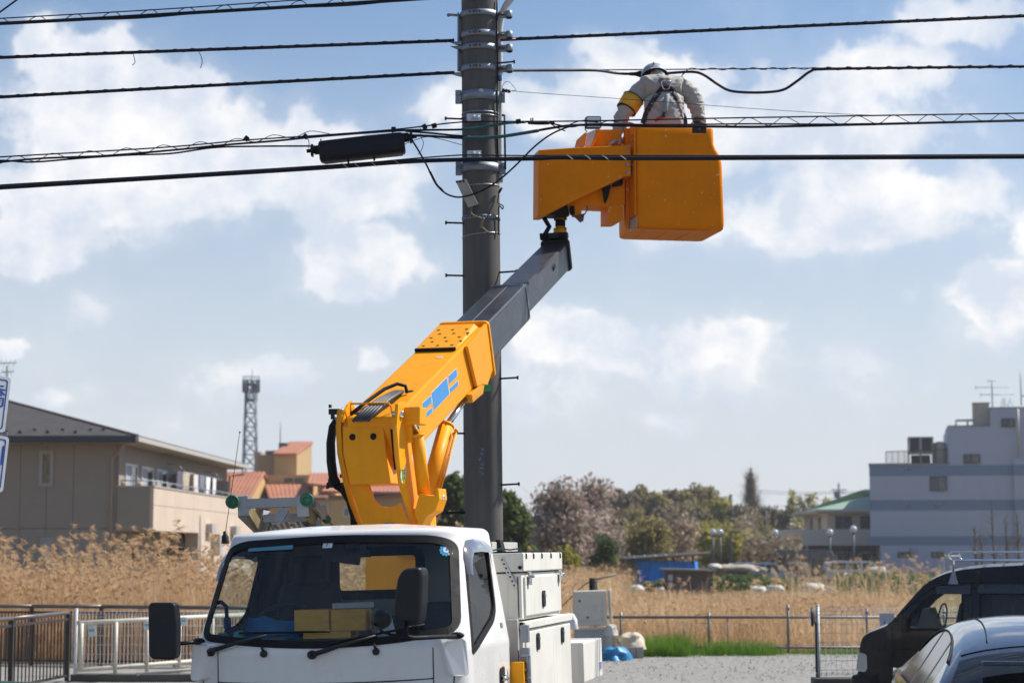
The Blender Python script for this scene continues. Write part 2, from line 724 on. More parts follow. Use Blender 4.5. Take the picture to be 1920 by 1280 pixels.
def glassmat(name, tint, refl=1.0, rough=0.02, dust=0.0):
 """thin pane: tinted see-through plus mirror reflection that grows towards grazing"""
 m = bpy.data.materials.new(name)
 m.use_nodes = True
 nt = m.node_tree
 nt.nodes.remove(nt.nodes['Principled BSDF'])
 out = nt.nodes['Material Output']
 t = nt.nodes.new('ShaderNodeBsdfTransparent')
 t.inputs['Color'].default_value = (*tint, 1)
 g = nt.nodes.new('ShaderNodeBsdfGlossy')
 g.inputs['Roughness'].default_value = rough
 f = nt.nodes.new('ShaderNodeFresnel')
 f.inputs['IOR'].default_value = 1.5
 mu = nt.nodes.new('ShaderNodeMath')
 mu.operation = 'MULTIPLY'
 mu.use_clamp = True
 mu.inputs[1].default_value = 1.25 * refl
 nt.links.new(f.outputs[0], mu.inputs[0])
 mx = nt.nodes.new('ShaderNodeMixShader')
 nt.links.new(mu.outputs[0], mx.inputs[0])
 nt.links.new(t.outputs[0], mx.inputs[1])
 nt.links.new(g.outputs[0], mx.inputs[2])
 last = mx.outputs[0]
 if dust:
  d = nt.nodes.new('ShaderNodeBsdfDiffuse')
  d.inputs['Color'].default_value = (0.5, 0.47, 0.42, 1)
  tcn = nt.nodes.new('ShaderNodeTexCoord')
  nz = nt.nodes.new('ShaderNodeTexNoise')
  nz.inputs['Scale'].default_value = 6
  nz.inputs['Detail'].default_value = 8
  nt.links.new(tcn.outputs['Object'], nz.inputs['Vector'])
  r2 = nt.nodes.new('ShaderNodeMapRange')
  r2.inputs['From Min'].default_value = 0.42
  r2.inputs['From Max'].default_value = 0.8
  r2.inputs['To Max'].default_value = dust
  nt.links.new(nz.outputs[0], r2.inputs['Value'])
  mx2 = nt.nodes.new('ShaderNodeMixShader')
  nt.links.new(r2.outputs[0], mx2.inputs[0])
  nt.links.new(last, mx2.inputs[1])
  nt.links.new(d.outputs[0], mx2.inputs[2])
  last = mx2.outputs[0]
 nt.links.new(last, out.inputs['Surface'])
 return m

M_YEL = mat('yellow_paint', (0.87, 0.35, 0.006), 0.42, var=0.05, scale=3, coat=0.03, spec=0.16, dirt=0.2, dirtcol=(0.30, 0.13, 0.03), bump=0.03, bscale=25, chips=(.30, .20, .12, 21, .735), streak=.08)
M_YEL2 = mat('bucket_resin', (0.88, 0.245, 0.0), 0.5, var=0.09, scale=2.2, spec=0.08, dirt=0.22, dirtcol=(0.42, 0.20, 0.06), bump=0.06, bscale=18, chips=(.85, .62, .40, 26, .70), streak=.07)
M_WHITE = mat('white_paint', (0.80, 0.79, 0.76), 0.28, var=0.03, scale=2, coat=0.4, dirt=0.12, dirtcol=(0.42, 0.38, 0.32), streak=.04)
M_CREAM = mat('cream_paint', (0.74, 0.72, 0.65), 0.45, var=0.04, scale=2, dirt=0.2, dirtcol=(0.42, 0.37, 0.28), streak=.16)
M_BLACK = mat('black_plastic', (0.010, 0.011, 0.014), 0.45, var=0.2, scale=6, spec=.35, dirt=0.15, dirtcol=(0.07, 0.065, 0.06))
M_RUB = mat('black_rubber', (0.006, 0.006, 0.007), 0.65, var=0.2, scale=9, spec=.25)
M_CABLE = mat('cable_sheath', (0.006, 0.007, 0.014), 0.6, var=0.3, scale=3, spec=0.25)
M_TEAL = mat('teal_spiral', (0.012, 0.085, 0.10), 0.5, var=0.25, scale=9)
M_STEEL = mat('galvanised_steel', (0.26, 0.29, 0.33), 0.5, 0.6, var=0.16, scale=7, dirt=0.35, dirtcol=(0.20, 0.19, 0.18))
M_CHROME = mat('bright_steel', (0.72, 0.73, 0.75), 0.14, 1.0, var=0.05)
M_ALU = mat('aluminium', (0.33, 0.34, 0.36), 0.45, 0.7, var=0.1, scale=8, dirt=0.3, dirtcol=(0.2, 0.19, 0.18))
M_BOOM = mat('dark_boom_steel', (0.055, 0.060, 0.072), 0.36, 0.35, var=0.22, scale=5, stretch=(1, 1, 1), dirt=0.55, dirtcol=(0.15, 0.145, 0.14), bump=0.05, bscale=30)
M_RUST = mat('rusty_bolt', (0.16, 0.085, 0.05), 0.75, 0.2, var=0.3, scale=20)
M_CONC = mat('pole_concrete', (0.105, 0.098, 0.090), 0.85, var=0.45, scale=2.6, stretch=(2.5, 2.5, 0.35), dirt=0.35, dirtcol=(0.05, 0.047, 0.045), bump=0.12, bscale=70, streak=.5)
M_GREEN = mat('green_rubber', (0.012, 0.115, 0.06), 0.5, var=0.2, scale=10)
M_BLUE = mat('blue_print', (0.016, 0.25, 0.62), 0.4, var=0.03, coat=0.3)
M_BLUEINK = mat('sign_blue', (0.016, 0.065, 0.34), 0.4, var=0.03)
M_SIGNW = mat('sign_white', (0.68, 0.70, 0.71), 0.35, var=0.03, dirt=0.08)
M_PALE = mat('pale_pvc', (0.60, 0.60, 0.57), 0.5, var=0.08, scale=3, dirt=0.2, dirtcol=(0.3, 0.28, 0.24))
G_CLEAR = glassmat('clear_glass', (0.84, 0.92, 0.91), 0.5, dust=0.04)
G_SCREEN = glassmat('windscreen_glass', (0.90, 0.95, 0.95), 1.1, dust=0.02)
G_DARK = glassmat('dark_glass', (0.10, 0.12, 0.13), 1.0)
G_HOUSE = mat('window_glass', (0.02, 0.026, 0.032), 0.06, var=0.2, scale=1, spec=0.9)

# ------------------------------------------------------------------ ground
def groundmat(name, c1, c2, c3, sc, bump=0.5):
 m = bpy.data.materials.new(name)
 m.use_nodes = True
 nt = m.node_tree
 b = nt.nodes['Principled BSDF']
 b.inputs['Roughness'].default_value = 0.95
 b.inputs['Specular IOR Level'].default_value = 0.2
 g = nt.nodes.new('ShaderNodeNewGeometry')
 n1 = nt.nodes.new('ShaderNodeTexNoise')
 n1.inputs['Scale'].default_value = sc
 n1.inputs['Detail'].default_value = 8
 n1.inputs['Roughness'].default_value = 0.7
 n2 = nt.nodes.new('ShaderNodeTexNoise')
 n2.inputs['Scale'].default_value = 0.35
 n2.inputs['Detail'].default_value = 6
 for n in (n1, n2):
  nt.links.new(g.outputs['Position'], n.inputs['Vector'])
 r1 = nt.nodes.new('ShaderNodeValToRGB')
 r1.color_ramp.elements[0].position = 0.33
 r1.color_ramp.elements[0].color = (*c1, 1)
 r1.color_ramp.elements[1].position = 0.68
 r1.color_ramp.elements[1].color = (*c2, 1)
 nt.links.new(n1.outputs[0], r1.inputs[0])
 r2 = nt.nodes.new('ShaderNodeMapRange')
 r2.inputs['From Min'].default_value = 0.45
 r2.inputs['From Max'].default_value = 0.7
 r2.inputs['To Max'].default_value = 0.6
 nt.links.new(n2.outputs[0], r2.inputs['Value'])
 mx = nt.nodes.new('ShaderNodeMix')
 mx.data_type = 'RGBA'
 nt.links.new(r2.outputs[0], mx.inputs['Factor'])
 nt.links.new(r1.outputs[0], mx.inputs['A'])
 mx.inputs['B'].default_value = (*c3, 1)
 nt.links.new(mx.outputs['Result'], b.inputs['Base Color'])
 bp = nt.nodes.new('ShaderNodeBump')
 bp.inputs['Strength'].default_value = bump
 bp.inputs['Distance'].default_value = 0.03
 nt.links.new(n1.outputs[0], bp.inputs['Height'])
 nt.links.new(bp.outputs[0], b.inputs['Normal'])
 return m

mb = MB()
mb.quad((-2500, -300, 0), (2500, -300, 0), (2500, 4500, 0), (-2500, 4500, 0))
tag(mb.build('ground', groundmat('field_soil', (.10, .075, .045), (.20, .15, .085), (.09, .10, .04), 2.2)), kind='structure')
mb = MB()
rows_ = []
for y in [-30 + i * 1.55 for i in range(46)]:
 rows_.append([Vector((x, y if y < 39 else 38.9 + .25 * sin(x * 1.7) + .12 * sin(x * 5.1), .006 + .012 * noise.noise(Vector((x * .5, y * .5, 0))))) for x in [-40 + i * 1.0 for i in range(81)]])
 if y >= 39:
  break
mb.grid(rows_, 0, True)
tag(mb.build('gravel_lot', groundmat('gravel', (.165, .158, .146), (.37, .355, .33), (.25, .235, .21), 8.0, 0.6)), kind='structure')
mb = MB()
mb.grid([[Vector((x, y, .026)) for x in (-60, -20, 20, 60)] for y in (-60, -10, 12, 27.5)], 0, False)
tag(mb.build('road', groundmat('asphalt', (.10, .10, .10), (.15, .148, .145), (.12, .118, .115), 14.0, .5)), kind='structure')
# single stones lying on the lot, where they can be seen
random.seed(3)
mb = MB()
for _ in range(2000):
 y = random.uniform(30.5, 38.8)
 x = random.uniform(1.2, 8.5)
 r = random.choice((.007, .010, .014, .022)) * random.uniform(.7, 1.4)
 c = Vector((x, y, .01 + r * .3))
 pts = [c + Vector((cos(a) * r * random.uniform(.7, 1.2), sin(a) * r * random.uniform(.7, 1.2), 0)) for a in (0, 1.3, 2.5, 3.8, 5.1)]
 top = c + Vector((random.uniform(-.3, .3) * r, random.uniform(-.3, .3) * r, r * .8))
 mb.add(pts + [top], [(i, (i + 1) % 5, 5) for i in range(5)], random.choice((0, 0, 1)))
tag(mb.build('gravel_stones', [mat('stone_grey', (.29, .28, .26), .9, var=.15), mat('stone_dark', (.20, .19, .175), .9, var=.15)]), kind='stuff')

# ------------------------------------------------------------------ fences
M_BROWN = mat('brown_fence', (.045, .036, .032), .5, .2, var=.15)
M_GALV = mat('grey_rail', (.17, .175, .185), .5, .6, var=.15, dirt=.3, dirtcol=(.14, .10, .07))
M_WIRE = mat('white_wire', (.72, .73, .72), .5, 0, var=.05)
M_BEIGE = mat('beige_pipe', (.62, .58, .48), .5, var=.08, scale=6, dirt=.55, dirtcol=(.30, .15, .07))
M_KERB = mat('dark_concrete', (.085, .078, .07), .9, var=.25, dirt=.3)

def bar_fence(label, pts, h, gap, z0=.06):
 """posts, handrail, and a run of thin upright bars"""
 t = thing('bar_fence', label, 'fence', pts[0])
 for i, p in enumerate(pts):
  mb = MB()
  mb.box((p[0], p[1], h / 2 + .0), (.065, .065, h))
  mb.build('post', M_BROWN, t, bevel=.006)
 for a, b in zip(pts, pts[1:]):
  a, b = Vector(a), Vector(b)
  mb = MB()
  mb.tube([a + Vector((0, 0, h + .02)), b + Vector((0, 0, h + .02))], .032, 10)
  mb.build('handrail', mat('brown_handrail', (.13, .115, .11), .4, .3, var=.1), t)
  mb = MB()
  mb.bar(a + Vector((0, 0, z0 + .03)), b + Vector((0, 0, z0 + .03)), .04, .035)
  mb.bar(a + Vector((0, 0, h - .08)), b + Vector((0, 0, h - .08)), .04, .035)
  each(mb, 'rail', M_BROWN, t)
  n = int((b - a).length / gap)
  mb = MB()
  for k in range(1, n):
   p = a.lerp(b, k / n)
   mb.box((p.x, p.y, (h + z0) / 2 - .03), (.018, .018, h - z0 - .1))
  o = mb.build('bars', M_BROWN, t)
  o['kind'] = 'stuff'
 return t

fence_near = [Vector((at(-150, 1180, 25.6).x, 25.6, 0)), Vector((at(22, 1165, 28.2).x, 28.2, 0)), Vector((at(128, 1152, 30.8).x, 30.8, 0))]
bar_fence('dark brown upright-bar fence at lower left, running in to the white mesh', fence_near, 1.02, .155)
fence_far = [Vector((at(x, 1140, y).x, y, 0)) for x, y in ((-200, 35.5), (-70, 35.2), (60, 35.0), (190, 34.8), (330, 34.4), (480, 34.0), (620, 33.6))]
bar_fence('dark brown upright-bar fence in front of the tall reeds, behind the white mesh', fence_far, 1.0, .06)

def mesh_fence(label, a, b, z0, z1, nposts, sp=.062, group=None, rows=7, curl=True):
 t = thing('mesh_fence', label, 'fence', a, 0, group)
 a, b = Vector(a), Vector(b)
 d = (b - a).normalized()
 nrm = Vector((-d.y, d.x, 0))
 if nrm.y > 0:
  nrm = -nrm
 L = (b - a).length
 for i in range(nposts):
  p = a + d * (L * i / max(1, nposts - 1) * .98 + .05)
  mb = MB()
  mb.tube([Vector((p.x, p.y, z0 - .12)), Vector((p.x, p.y, z1 + .03))], .026, 10)
  mb.lathe((p.x, p.y, z1 + .03), [(.029, 0), (.029, .012), (0, .018)], 10)
  mb.build('post', M_WIRE, t)
 mb = MB()
 n = int(L / sp)
 H = z1 - z0
 prof = [(0, z0), (.035, z0 + .03), (.0, z0 + .07), (0, z0 + H * .5), (0, z1 - .09), (.035, z1 - .04), (0, z1)]
 for k in range(n + 1):
  p = a + d * (L * k / n)
  mb.tube([p + nrm * (.03 + o) + Vector((0, 0, z - a.z)) for o, z in prof], .0042, 4, caps=False)
 hs = [z0 + .005, z0 + .03, z0 + .07] + [z0 + .07 + (H - .16) * k / rows for k in range(1, rows)] + [z1 - .09, z1 - .04, z1 - .005]
 for z in hs:
  o = .035 if abs(z - z0 - .03) < .005 or abs(z - z1 + .04) < .005 else 0
  mb.tube([a + nrm * (.034 + o) + Vector((0, 0, z - a.z)), b + nrm * (.034 + o) + Vector((0, 0, z - a.z))], .0046, 4)
 o = mb.build('wire_mesh', M_WIRE, t)
 o['kind'] = 'stuff'
 return t

mesh_fence('white wire mesh fence at lower left behind the beige pipe barrier', (at(136, 1200, 32.2).x, 32.2, .1), (at(520, 1200, 32.6).x, 32.6, .1), .12, 1.02, 3, rows=5)
mesh_fence('white wire mesh fence at the right, in front of the dry grass', (at(1527, 1200, 27.0).x, 27.0, .3), (at(1900, 1200, 27.4).x, 27.4, .3), .33, 1.22, 3, .072, rows=6)
# kerb walls under the mesh fences
for nm, lab, x0, x1, y0, zt_, d_ in (('kerb_wall', 'low dark concrete kerb under the white mesh at lower left', 133, 420, 30.6, 0.12, .3), ('block_wall', 'low dark concrete block wall under the right mesh fence beside the black van', 1526, 1720, 26.7, .305, .35)):
 mb = MB()
 mb.span((at(x0, 1200, y0).x, y0, -.2), (at(x1, 1200, y0).x, y0 + d_, zt_))
 tag(mb.build(nm, M_KERB, bevel=.012), lab, 'wall')
# beige pipe barrier with tags
A_, B_ = Vector((at(152, 1200, 30.1).x, 30.1, 0)), Vector((at(520, 1200, 35).x, 33.6, 0))
t = thing('pipe_barrier', 'beige painted pipe barrier with rusty patches in front of the white mesh', 'barrier', A_)
mb = MB()
mb.tube([A_ + Vector((0, 0, .215)), A_ + Vector((0, 0, .905))], .034, 10)
for f in (.17, .33, .50, .68, .85, 1.0):
 p = A_.lerp(B_, f)
 mb.tube([p + Vector((0, 0, .02)), p + Vector((0, 0, .90))], .030, 10)
each(mb, 'post', M_BEIGE, t)
mb = MB()
mb.tube([A_ + Vector((-.05, 0, .91)), B_ + Vector((0, 0, .94))], .036, 12)
mb.tube([A_ + Vector((-.05, 0, .21)), B_ + Vector((0, 0, .25))], .034, 12)
mb.tube([A_ + Vector((.75, .5, .12)), A_ + Vector((2.5, 1.6, .22))], .025, 10)
each(mb, 'rail', M_BEIGE, t)
M_TAG = mat('tag_white', (.66, .72, .72), .4, var=.03)
M_TAGG = mat('tag_green', (.22, .42, .38), .4, var=.03)
for lab, px_, py_, Y, rz in (('tilted white card with a green band hung on the mesh, next to the fence post', 172, 1182, 30.0, -.12), ('white card with a green band hung on the barrier, half behind the black mirror', 275, 1172, 30.9, .0), ('white card with a green band hung on the mesh beside the windscreen', 344, 1164, 31.6, 0)):
 mb = MB()
 c = at(px_, py_, Y)
 R_ = Matrix.Rotation(rz, 3, 'Y')
 w_, h_ = (.115, .165) if rz else (.10, .13)
 mb.box(c, (w_, .006, h_), 0, R_)
 mb.box(c + R_ @ Vector((0, -.0045, .01)), (w_ * .7, .003, h_ * .22), 1, R_)
 mb.tube([c + R_ @ Vector((0, 0, h_ / 2 - .002)), c + R_ @ Vector((0, .004, h_ / 2 + .05))], .004, 5, 0)
 tag(mb.build('hanging_card', [M_TAG, M_TAGG]), lab, 'card', 'cards hung on the barrier')
# green hand rail close to the camera, lower left
mb = MB()
a, b = at(-120, 1262, 11.2), at(480, 1292, 12.3)
t = thing('green_railing', 'dark green painted railing top crossing the bottom left corner', 'railing', (a.x, a.y, 0))
M_GRN = mat('green_rail', (.008, .055, .038), .4, .1, var=.15, coat=.2)
mb.bar(a - Vector((0, 0, .05)), b - Vector((0, 0, .05)), .06, .055)
mb.build('top_rail', M_GRN, t, bevel=.01)
mb = MB()
for k in range(9):
 p = a.lerp(b, (k + .5) / 9)
 mb.box((p.x, p.y, (p.z - .08) / 2), (.03, .03, p.z - .08))
each(mb, 'baluster', M_GRN, t)
# grey pipe rail fence at the edge of the lot
FY = 38.9
t = thing('rail_fence', 'grey two-rail pipe fence between the gravel lot and dry grass', 'fence', (at(1150, 1220, FY).x, FY, 0))
for x, ht in ((1164, 1147), (1329, 1148), (1477, 1132), (1625, 1140), (1770, 1140)):
 q = at(x, ht, FY)
 mb = MB()
 mb.tube([Vector((q.x, FY, -.05)), q], .026, 8)
 mb.tube([q - Vector((0, 0, .09)) + Vector((0, -.03, 0)), q - Vector((0, 0, .09)) + Vector((0, .03, 0))], .035, 8)
 mb.build('post', M_GALV, t)
for x, ht in ((1282, 1165), (1364, 1157)):
 q = at(x, ht, FY)
 mb = MB()
 mb.tube([Vector((q.x, FY, -.05)), q], .012, 6)
 mb.build('stake', M_GALV, t)
for y in (1156.5, 1213):
 mb = MB()
 mb.tube([at(1080, y, FY), at(1850, y, FY)], .026, 8)
 mb.build('rail', M_GALV, t)
# round mirror seen edge-on at the end of the right mesh fence
t = thing('traffic_mirror', 'round black-backed mirror seen edge-on at the left end of right mesh fence', 'mirror', at(1523, 1262, 26.85))
c = at(1521, 1156, 26.9)
mb = MB()
mb.lathe(c, [(0, -.025), (.05, -.024), (.10, -.012), (.128, .0), (.132, .012), (.115, .026), (.06, .042), (0, .048)], 28, axis=(.98, -.14, .03))
mb.build('mirror_back', M_BLACK, t)
mb = MB()
mb.lathe(c - Vector((.002, 0, 0)), [(0, -.030), (.05, -.028), (.10, -.017), (.124, -.005)], 28, axis=(.98, -.14, .03))
mb.build('mirror_face', M_CHROME, t)
mb = MB()
mb.tube([c + Vector((.03, .02, -.02)), c + Vector((.07, .05, -.10)), Vector((c.x + .07, c.y + .05, .31))], .012, 8)
mb.build('mirror_stalk', M_RUB, t)
# white board with a dark corner mark on the right mesh
c = at(1663, 1162, 26.9)
t = thing('notice_board', 'pale notice board fixed on the right mesh fence beside the van', 'sign', c)
mb = MB()
mb.box(c, (.20, .012, .19))
mb.build('board', mat('board_white', (.58, .60, .62), .5, var=.05), t, bevel=.003)
mb = MB()
mb.box(c + Vector((-.035, -.008, -.04)), (.012, .004, .06))
mb.box(c + Vector((-.02, -.008, -.066)), (.03, .004, .010))
mb.build('board_mark', M_BLACK, t)

# ------------------------------------------------------------------ road sign, cut by the left edge
SY = 15.2
sc_ = at(20, 756, SY)
sdir = Vector((.80, .58, -.10)).normalized()
sup = Vector((-.02, .0, 1)).normalized()
sup = (sup - sdir * sup.dot(sdir)).normalized()
sn = sdir.cross(sup).normalized()
t = thing('road_sign', 'white road sign of two boards with blue Japanese lettering, cut by left edge', 'road sign', (sc_.x - .7, sc_.y - .5, 0))

def sign_board(tr, w, h, rows_txt):
 """tr: top right corner"""
 def P_(u, v, o=0.0):
  return tr + sdir * (u - 0) + sup * v - sn * 0 + (-sn if sn.y > 0 else sn) * o
 pol_ = rounded([(-w, -h), (0, -h), (0, 0), (-w, 0)], .03)
 mb = MB()
 nn = (-sn if sn.y > 0 else sn)
 mb.prism([P_(p[0], p[1]) for p in pol_], nn * .008)
 bd_ = mb.build('sign_board', M_SIGNW, t, fix=True)
 e = .022
 o1 = [(p[0], p[1]) for p in rounded([(-w + e, -h + e), (-e, -h + e), (-e, -e), (-w + e, -e)], .022)]
 o2 = [(p[0], p[1]) for p in rounded([(-w + e + .009, -h + e + .009), (-e - .009, -h + e + .009), (-e - .009, -e - .009), (-w + e + .009, -e - .009)], .016)]
 mb = MB()
 mb.grid([[P_(*p, .0095) for p in o1], [P_(*p, .0095) for p in o2]], 0, False, close=True)
 mb.build('sign_border', M_BLUEINK, bd_)
 for txt, size, cu_, cv_ in rows_txt:
  letters(txt, size, 'sign_lettering', M_BLUEINK, bd_, lambda u, v: P_(cu_ + u, cv_ + v, .0098), local=False)

sign_board(at(20.5, 708, SY), 1.1, .425, [('橋', .185, -.118, -.165), ('Bridge', .10, -.225, -.325)])
sign_board(at(17, 819, SY - .02), .9, .425, [('川', .17, -.10, -.155)])
mb = MB()
pb_ = at(-60, 1000, SY + .05)
mb.tube([Vector((pb_.x, pb_.y, 0)), Vector((pb_.x, pb_.y, 3.6))], .038, 12)
mb.build('sign_post', M_STEEL, t)
mb = MB()
mb.bar(at(-60, 790, SY), at(14, 813, SY), .03, .03)
mb.build('sign_bracket', M_STEEL, t)

# ------------------------------------------------------------------ buildings
class Frame:
 """a building's own axes: a along its front to the right, b back, z up"""

 def __init__(self, o, yaw):
  self.o = Vector(o)
  self.a = Vector((cos(yaw), -sin(yaw), 0))
  self.b = Vector((sin(yaw), cos(yaw), 0))

 def __call__(self, a, b, z):
  return self.o + self.a * a + self.b * b + Vector((0, 0, z))

 def box(self, mb, a0, a1, b0, b1, z0, z1, m=0):
  p = [self(a, b, z) for z in (z0, z1) for a, b in ((a0, b0), (a1, b0), (a1, b1), (a0, b1))]
  return mb.hexa(p, m)

 def fa(self, px, py, b=0.0):
  """a, z where the sight line meets the plane at depth b"""
  d = ray(px, py)
  o = Vector((0, 0, CH))
  t = ((self.o - o).dot(self.b) + b) / d.dot(self.b)
  q = o + d * t - self.o
  return q.dot(self.a), q.z

 def fb(self, px, py, a=0.0):
  d = ray(px, py)
  o = Vector((0, 0, CH))
  t = ((self.o - o).dot(self.a) + a) / d.dot(self.a)
  q = o + d * t - self.o
  return q.dot(self.b), q.z

def window(f, t, a0, a1, z0, z1, b=0.0, frame=None, split=1, depth=.08, fw=.06, face='front', curtain=None):
 """frame standing in the wall with panes set back inside it"""
 frame = frame or M_FRAME
 P = (lambda u, d, z: f(u, b - d, z)) if face == 'front' else (lambda u, d, z: f(b + d, u, z))

 def bx(mb, u0, u1, d0, d1, z0_, z1_):
  mb.hexa([P(u, d, z) for z in (z0_, z1_) for u, d in ((u0, d1), (u1, d1), (u1, d0), (u0, d0))])
 mb = MB()
 bx(mb, a0, a1, -.02, .045, z1 - fw, z1)
 bx(mb, a0, a1, -.02, .055, z0, z0 + fw)
 bx(mb, a0, a0 + fw, -.02, .045, z0 + fw, z1 - fw)
 bx(mb, a1 - fw, a1, -.02, .045, z0 + fw, z1 - fw)
 for k in range(1, split):
  u = a0 + (a1 - a0) * k / split
  bx(mb, u - fw * .4, u + fw * .4, -.02, .035, z0 + fw, z1 - fw)
 w = mb.build('window', frame, t)
 for k in range(split):
  u0 = a0 + (a1 - a0) * k / split + fw * .7
  u1 = a0 + (a1 - a0) * (k + 1) / split - fw * .7
  mb = MB()
  bx(mb, u0, u1, .004, .012, z0 + fw, z1 - fw)
  mb.build('pane', (curtain if curtain and k == 0 else G_HOUSE), w)
 return w

M_FRAME = mat('frame_grey', (.20, .20, .21), .4, .4, var=.05)
M_FRAMED = mat('frame_dark', (.05, .045, .045), .4, .3, var=.05)
M_CURT = mat('curtain_pale', (.36, .38, .40), .7, var=.1)
M_SID = mat('siding_taupe', (.30, .25, .21), .8, var=.06, scale=.8, dirt=.15, dirtcol=(.14, .11, .09))
M_SID2 = mat('siding_cream', (.56, .45, .36), .8, var=.05, scale=.8, dirt=.12, dirtcol=(.34, .26, .2))
M_SLATE = mat('roof_slate', (.085, .078, .075), .75, var=.22, scale=2.5, dirt=.25, dirtcol=(.15, .14, .13))
M_DARKST = mat('aerial_dark', (.07, .08, .09), .6, .3)
M_NAVY = mat('gutter_navy', (.03, .035, .05), .5, var=.05)
M_TRIM2 = mat('trim_grey', (.42, .39, .36), .6, var=.05)

# --- taupe apartment house on the left
f = Frame((at(218, 1000, 68).x, 68, 0), radians(1.7))
t = thing('apartment_house', 'taupe two-storey apartment house with dark hipped roof and laundry balcony, far left', 'house', f(0, 0, 0))
W_, D_ = 13.4, 21.4
ZE = 5.62
mb = MB()
f.box(mb, -W_, 0, .06, D_, 0, ZE)
mb.build('wall', M_SID, t)
# siding sheets on the front, recessed joints between them
sheet = None
cols = [-W_ + i * .915 for i in range(15)]
for i in range(len(cols) - 1):
 for z0, z1 in ((.1, 2.70), (2.725, ZE - .02)):
  mb = MB()
  f.box(mb, cols[i] + .007, cols[i + 1] - .007 if i < len(cols) - 2 else -.02, 0, .06, z0, z1)
  mb.build('siding_sheet', M_SID, t)
# right wall sheets
for i in range(23):
 b0 = .02 + i * .93
 mb = MB()
 p = [f(a, b, z) for z in (2.725, ZE - .02) for a, b in ((0, b0), (.045, b0), (.045, b0 + .915), (0, b0 + .915))]
 mb.hexa(p)
 mb.build('siding_sheet', M_SID, t)
# eaves and roof
OV = .82
e0, e1, b0, b1 = -W_ - OV, OV, -OV, D_ + OV
mb = MB()
f.box(mb, e0, e1 - .04, b0 + .02, b1, ZE - .02, ZE + .05)
mb.build('soffit', mat('soffit_cream', (.50, .43, .34), .7, var=.04), t)
mb = MB()
f.box(mb, e0, e1, b0 - .10, b0 + .015, ZE - .03, ZE + .19)
mb.build('gutter', M_NAVY, t, bevel=.02)
mb = MB()
f.box(mb, e1 - .03, e1 + .09, b0 - .10, b1, ZE + .0, ZE + .17)
mb.build('gutter', M_TRIM2, t, bevel=.02)
PT_ = .265
hw = (e1 - e0) / 2
rows_n = 26
mb = MB()
cx_ = (e0 + e1) / 2
for k in range(rows_n):
 k0, k1 = hw * k / rows_n, hw * (k + 1) / rows_n
 z0, z1 = ZE + .20 + k0 * PT_, ZE + .20 + k1 * PT_ + .0
 lift = .022
 # one course of shingles all round: a low step at its foot
 q0 = [(e0 + k0, b0 + k0), (e1 - k0, b0 + k0), (e1 - k0, b1 - k0), (e0 + k0, b1 - k0)]
 q1 = [(e0 + k1, b0 + k1), (e1 - k1, b0 + k1), (e1 - k1, b1 - k1), (e0 + k1, b1 - k1)]
 for s_ in range(4):
  s2 = (s_ + 1) % 4
  mb.add([f(*q0[s_], z0), f(*q0[s2], z0), f(*q0[s2], z0 + lift), f(*q0[s_], z0 + lift), f(*q1[s2], z1 + .004), f(*q1[s_], z1 + .004)], [(0, 1, 2, 3), (3, 2, 4, 5)])
o = mb.build('roof_shingles', M_SLATE, t)
o['kind'] = 'stuff'
for s_ in ((e1, b0, -1, 1), (e0, b0, 1, 1)):
 mb = MB()
 n = 18
 for i in range(n):
  k0, k1 = hw * i / n, hw * (i + 1) / n - .01
  mb.bar(f(s_[0] + s_[2] * k0, s_[1] + k0, ZE + .235 + k0 * PT_), f(s_[0] + s_[2] * k1, s_[1] + k1, ZE + .235 + k1 * PT_), .16, .03)
 o = mb.build('hip_cap', M_SLATE, t)
 o['kind'] = 'stuff'
mb = MB()
mb.tube([f(e1 - 1.95, b0 + 1.95 - 1.5, ZE + .30 + 0.45 * PT_), f(e1 - 6, b0 + 2.6, ZE + .35 + 2.6 * PT_)], .01, 4) if False else None
for i in range(9):
 x, y = ((37, 815), (65, 812.5), (88.5, 814.5), (117, 812), (141, 814), (169.5, 811.5), (193.5, 813), (12, 815), (-20, 813))[i]
 kk = .35 if y > 813 else .75
 a, z = f.fa(x, y, b0 + kk)
 mb = MB()
 c = f(a, b0 + kk, ZE + .23 + kk * PT_)
 mb.hexa([c + f.a * u + f.b * v + Vector((0, 0, w)) for w in (0, .075) for u, v in ((-.05, -.02), (.05, -.02), (.05, .06), (-.05, .06))])
 mb.build('snow_guard', M_NAVY, t)
# front windows
a0, z1 = f.fa(74, 844)
a1, z0 = f.fa(100, 912)
window(f, t, a0, a1, z0, z1, 0, mat('frame_taupe', (.34, .31, .29), .5, var=.05), 1, fw=.13, curtain=mat('curtain_ochre', (.20, .16, .10), .6, var=.4, scale=6))
a0, z1 = f.fa(76, 1007)
a1, z0 = f.fa(100, 1060)
window(f, t, a0, a1, z0, z1, 0, mat('frame_taupe', (.34, .31, .29), .5), 1, fw=.10, curtain=M_CURT)
# downpipe at the corner
mb = MB()
x_ = -.16
mb.tube([f(.45, b0 + .05, ZE), f(.05, -.10, ZE - .35), f(x_, -.10, ZE - .5), f(x_, -.10, .1)], .045, 8)
mb.build('downpipe', mat('pipe_tan', (.36, .28, .21), .6), t)
mb = MB()
mb.tube([f(e1 + .02, D_ - .3, ZE), f(e1 + .02, D_ - .5, ZE - .3), f(.15, D_ + .05, ZE - .35), f(.15, D_ + .05, 2.5)], .05, 8)
mb.build('downpipe', M_TRIM2, t)
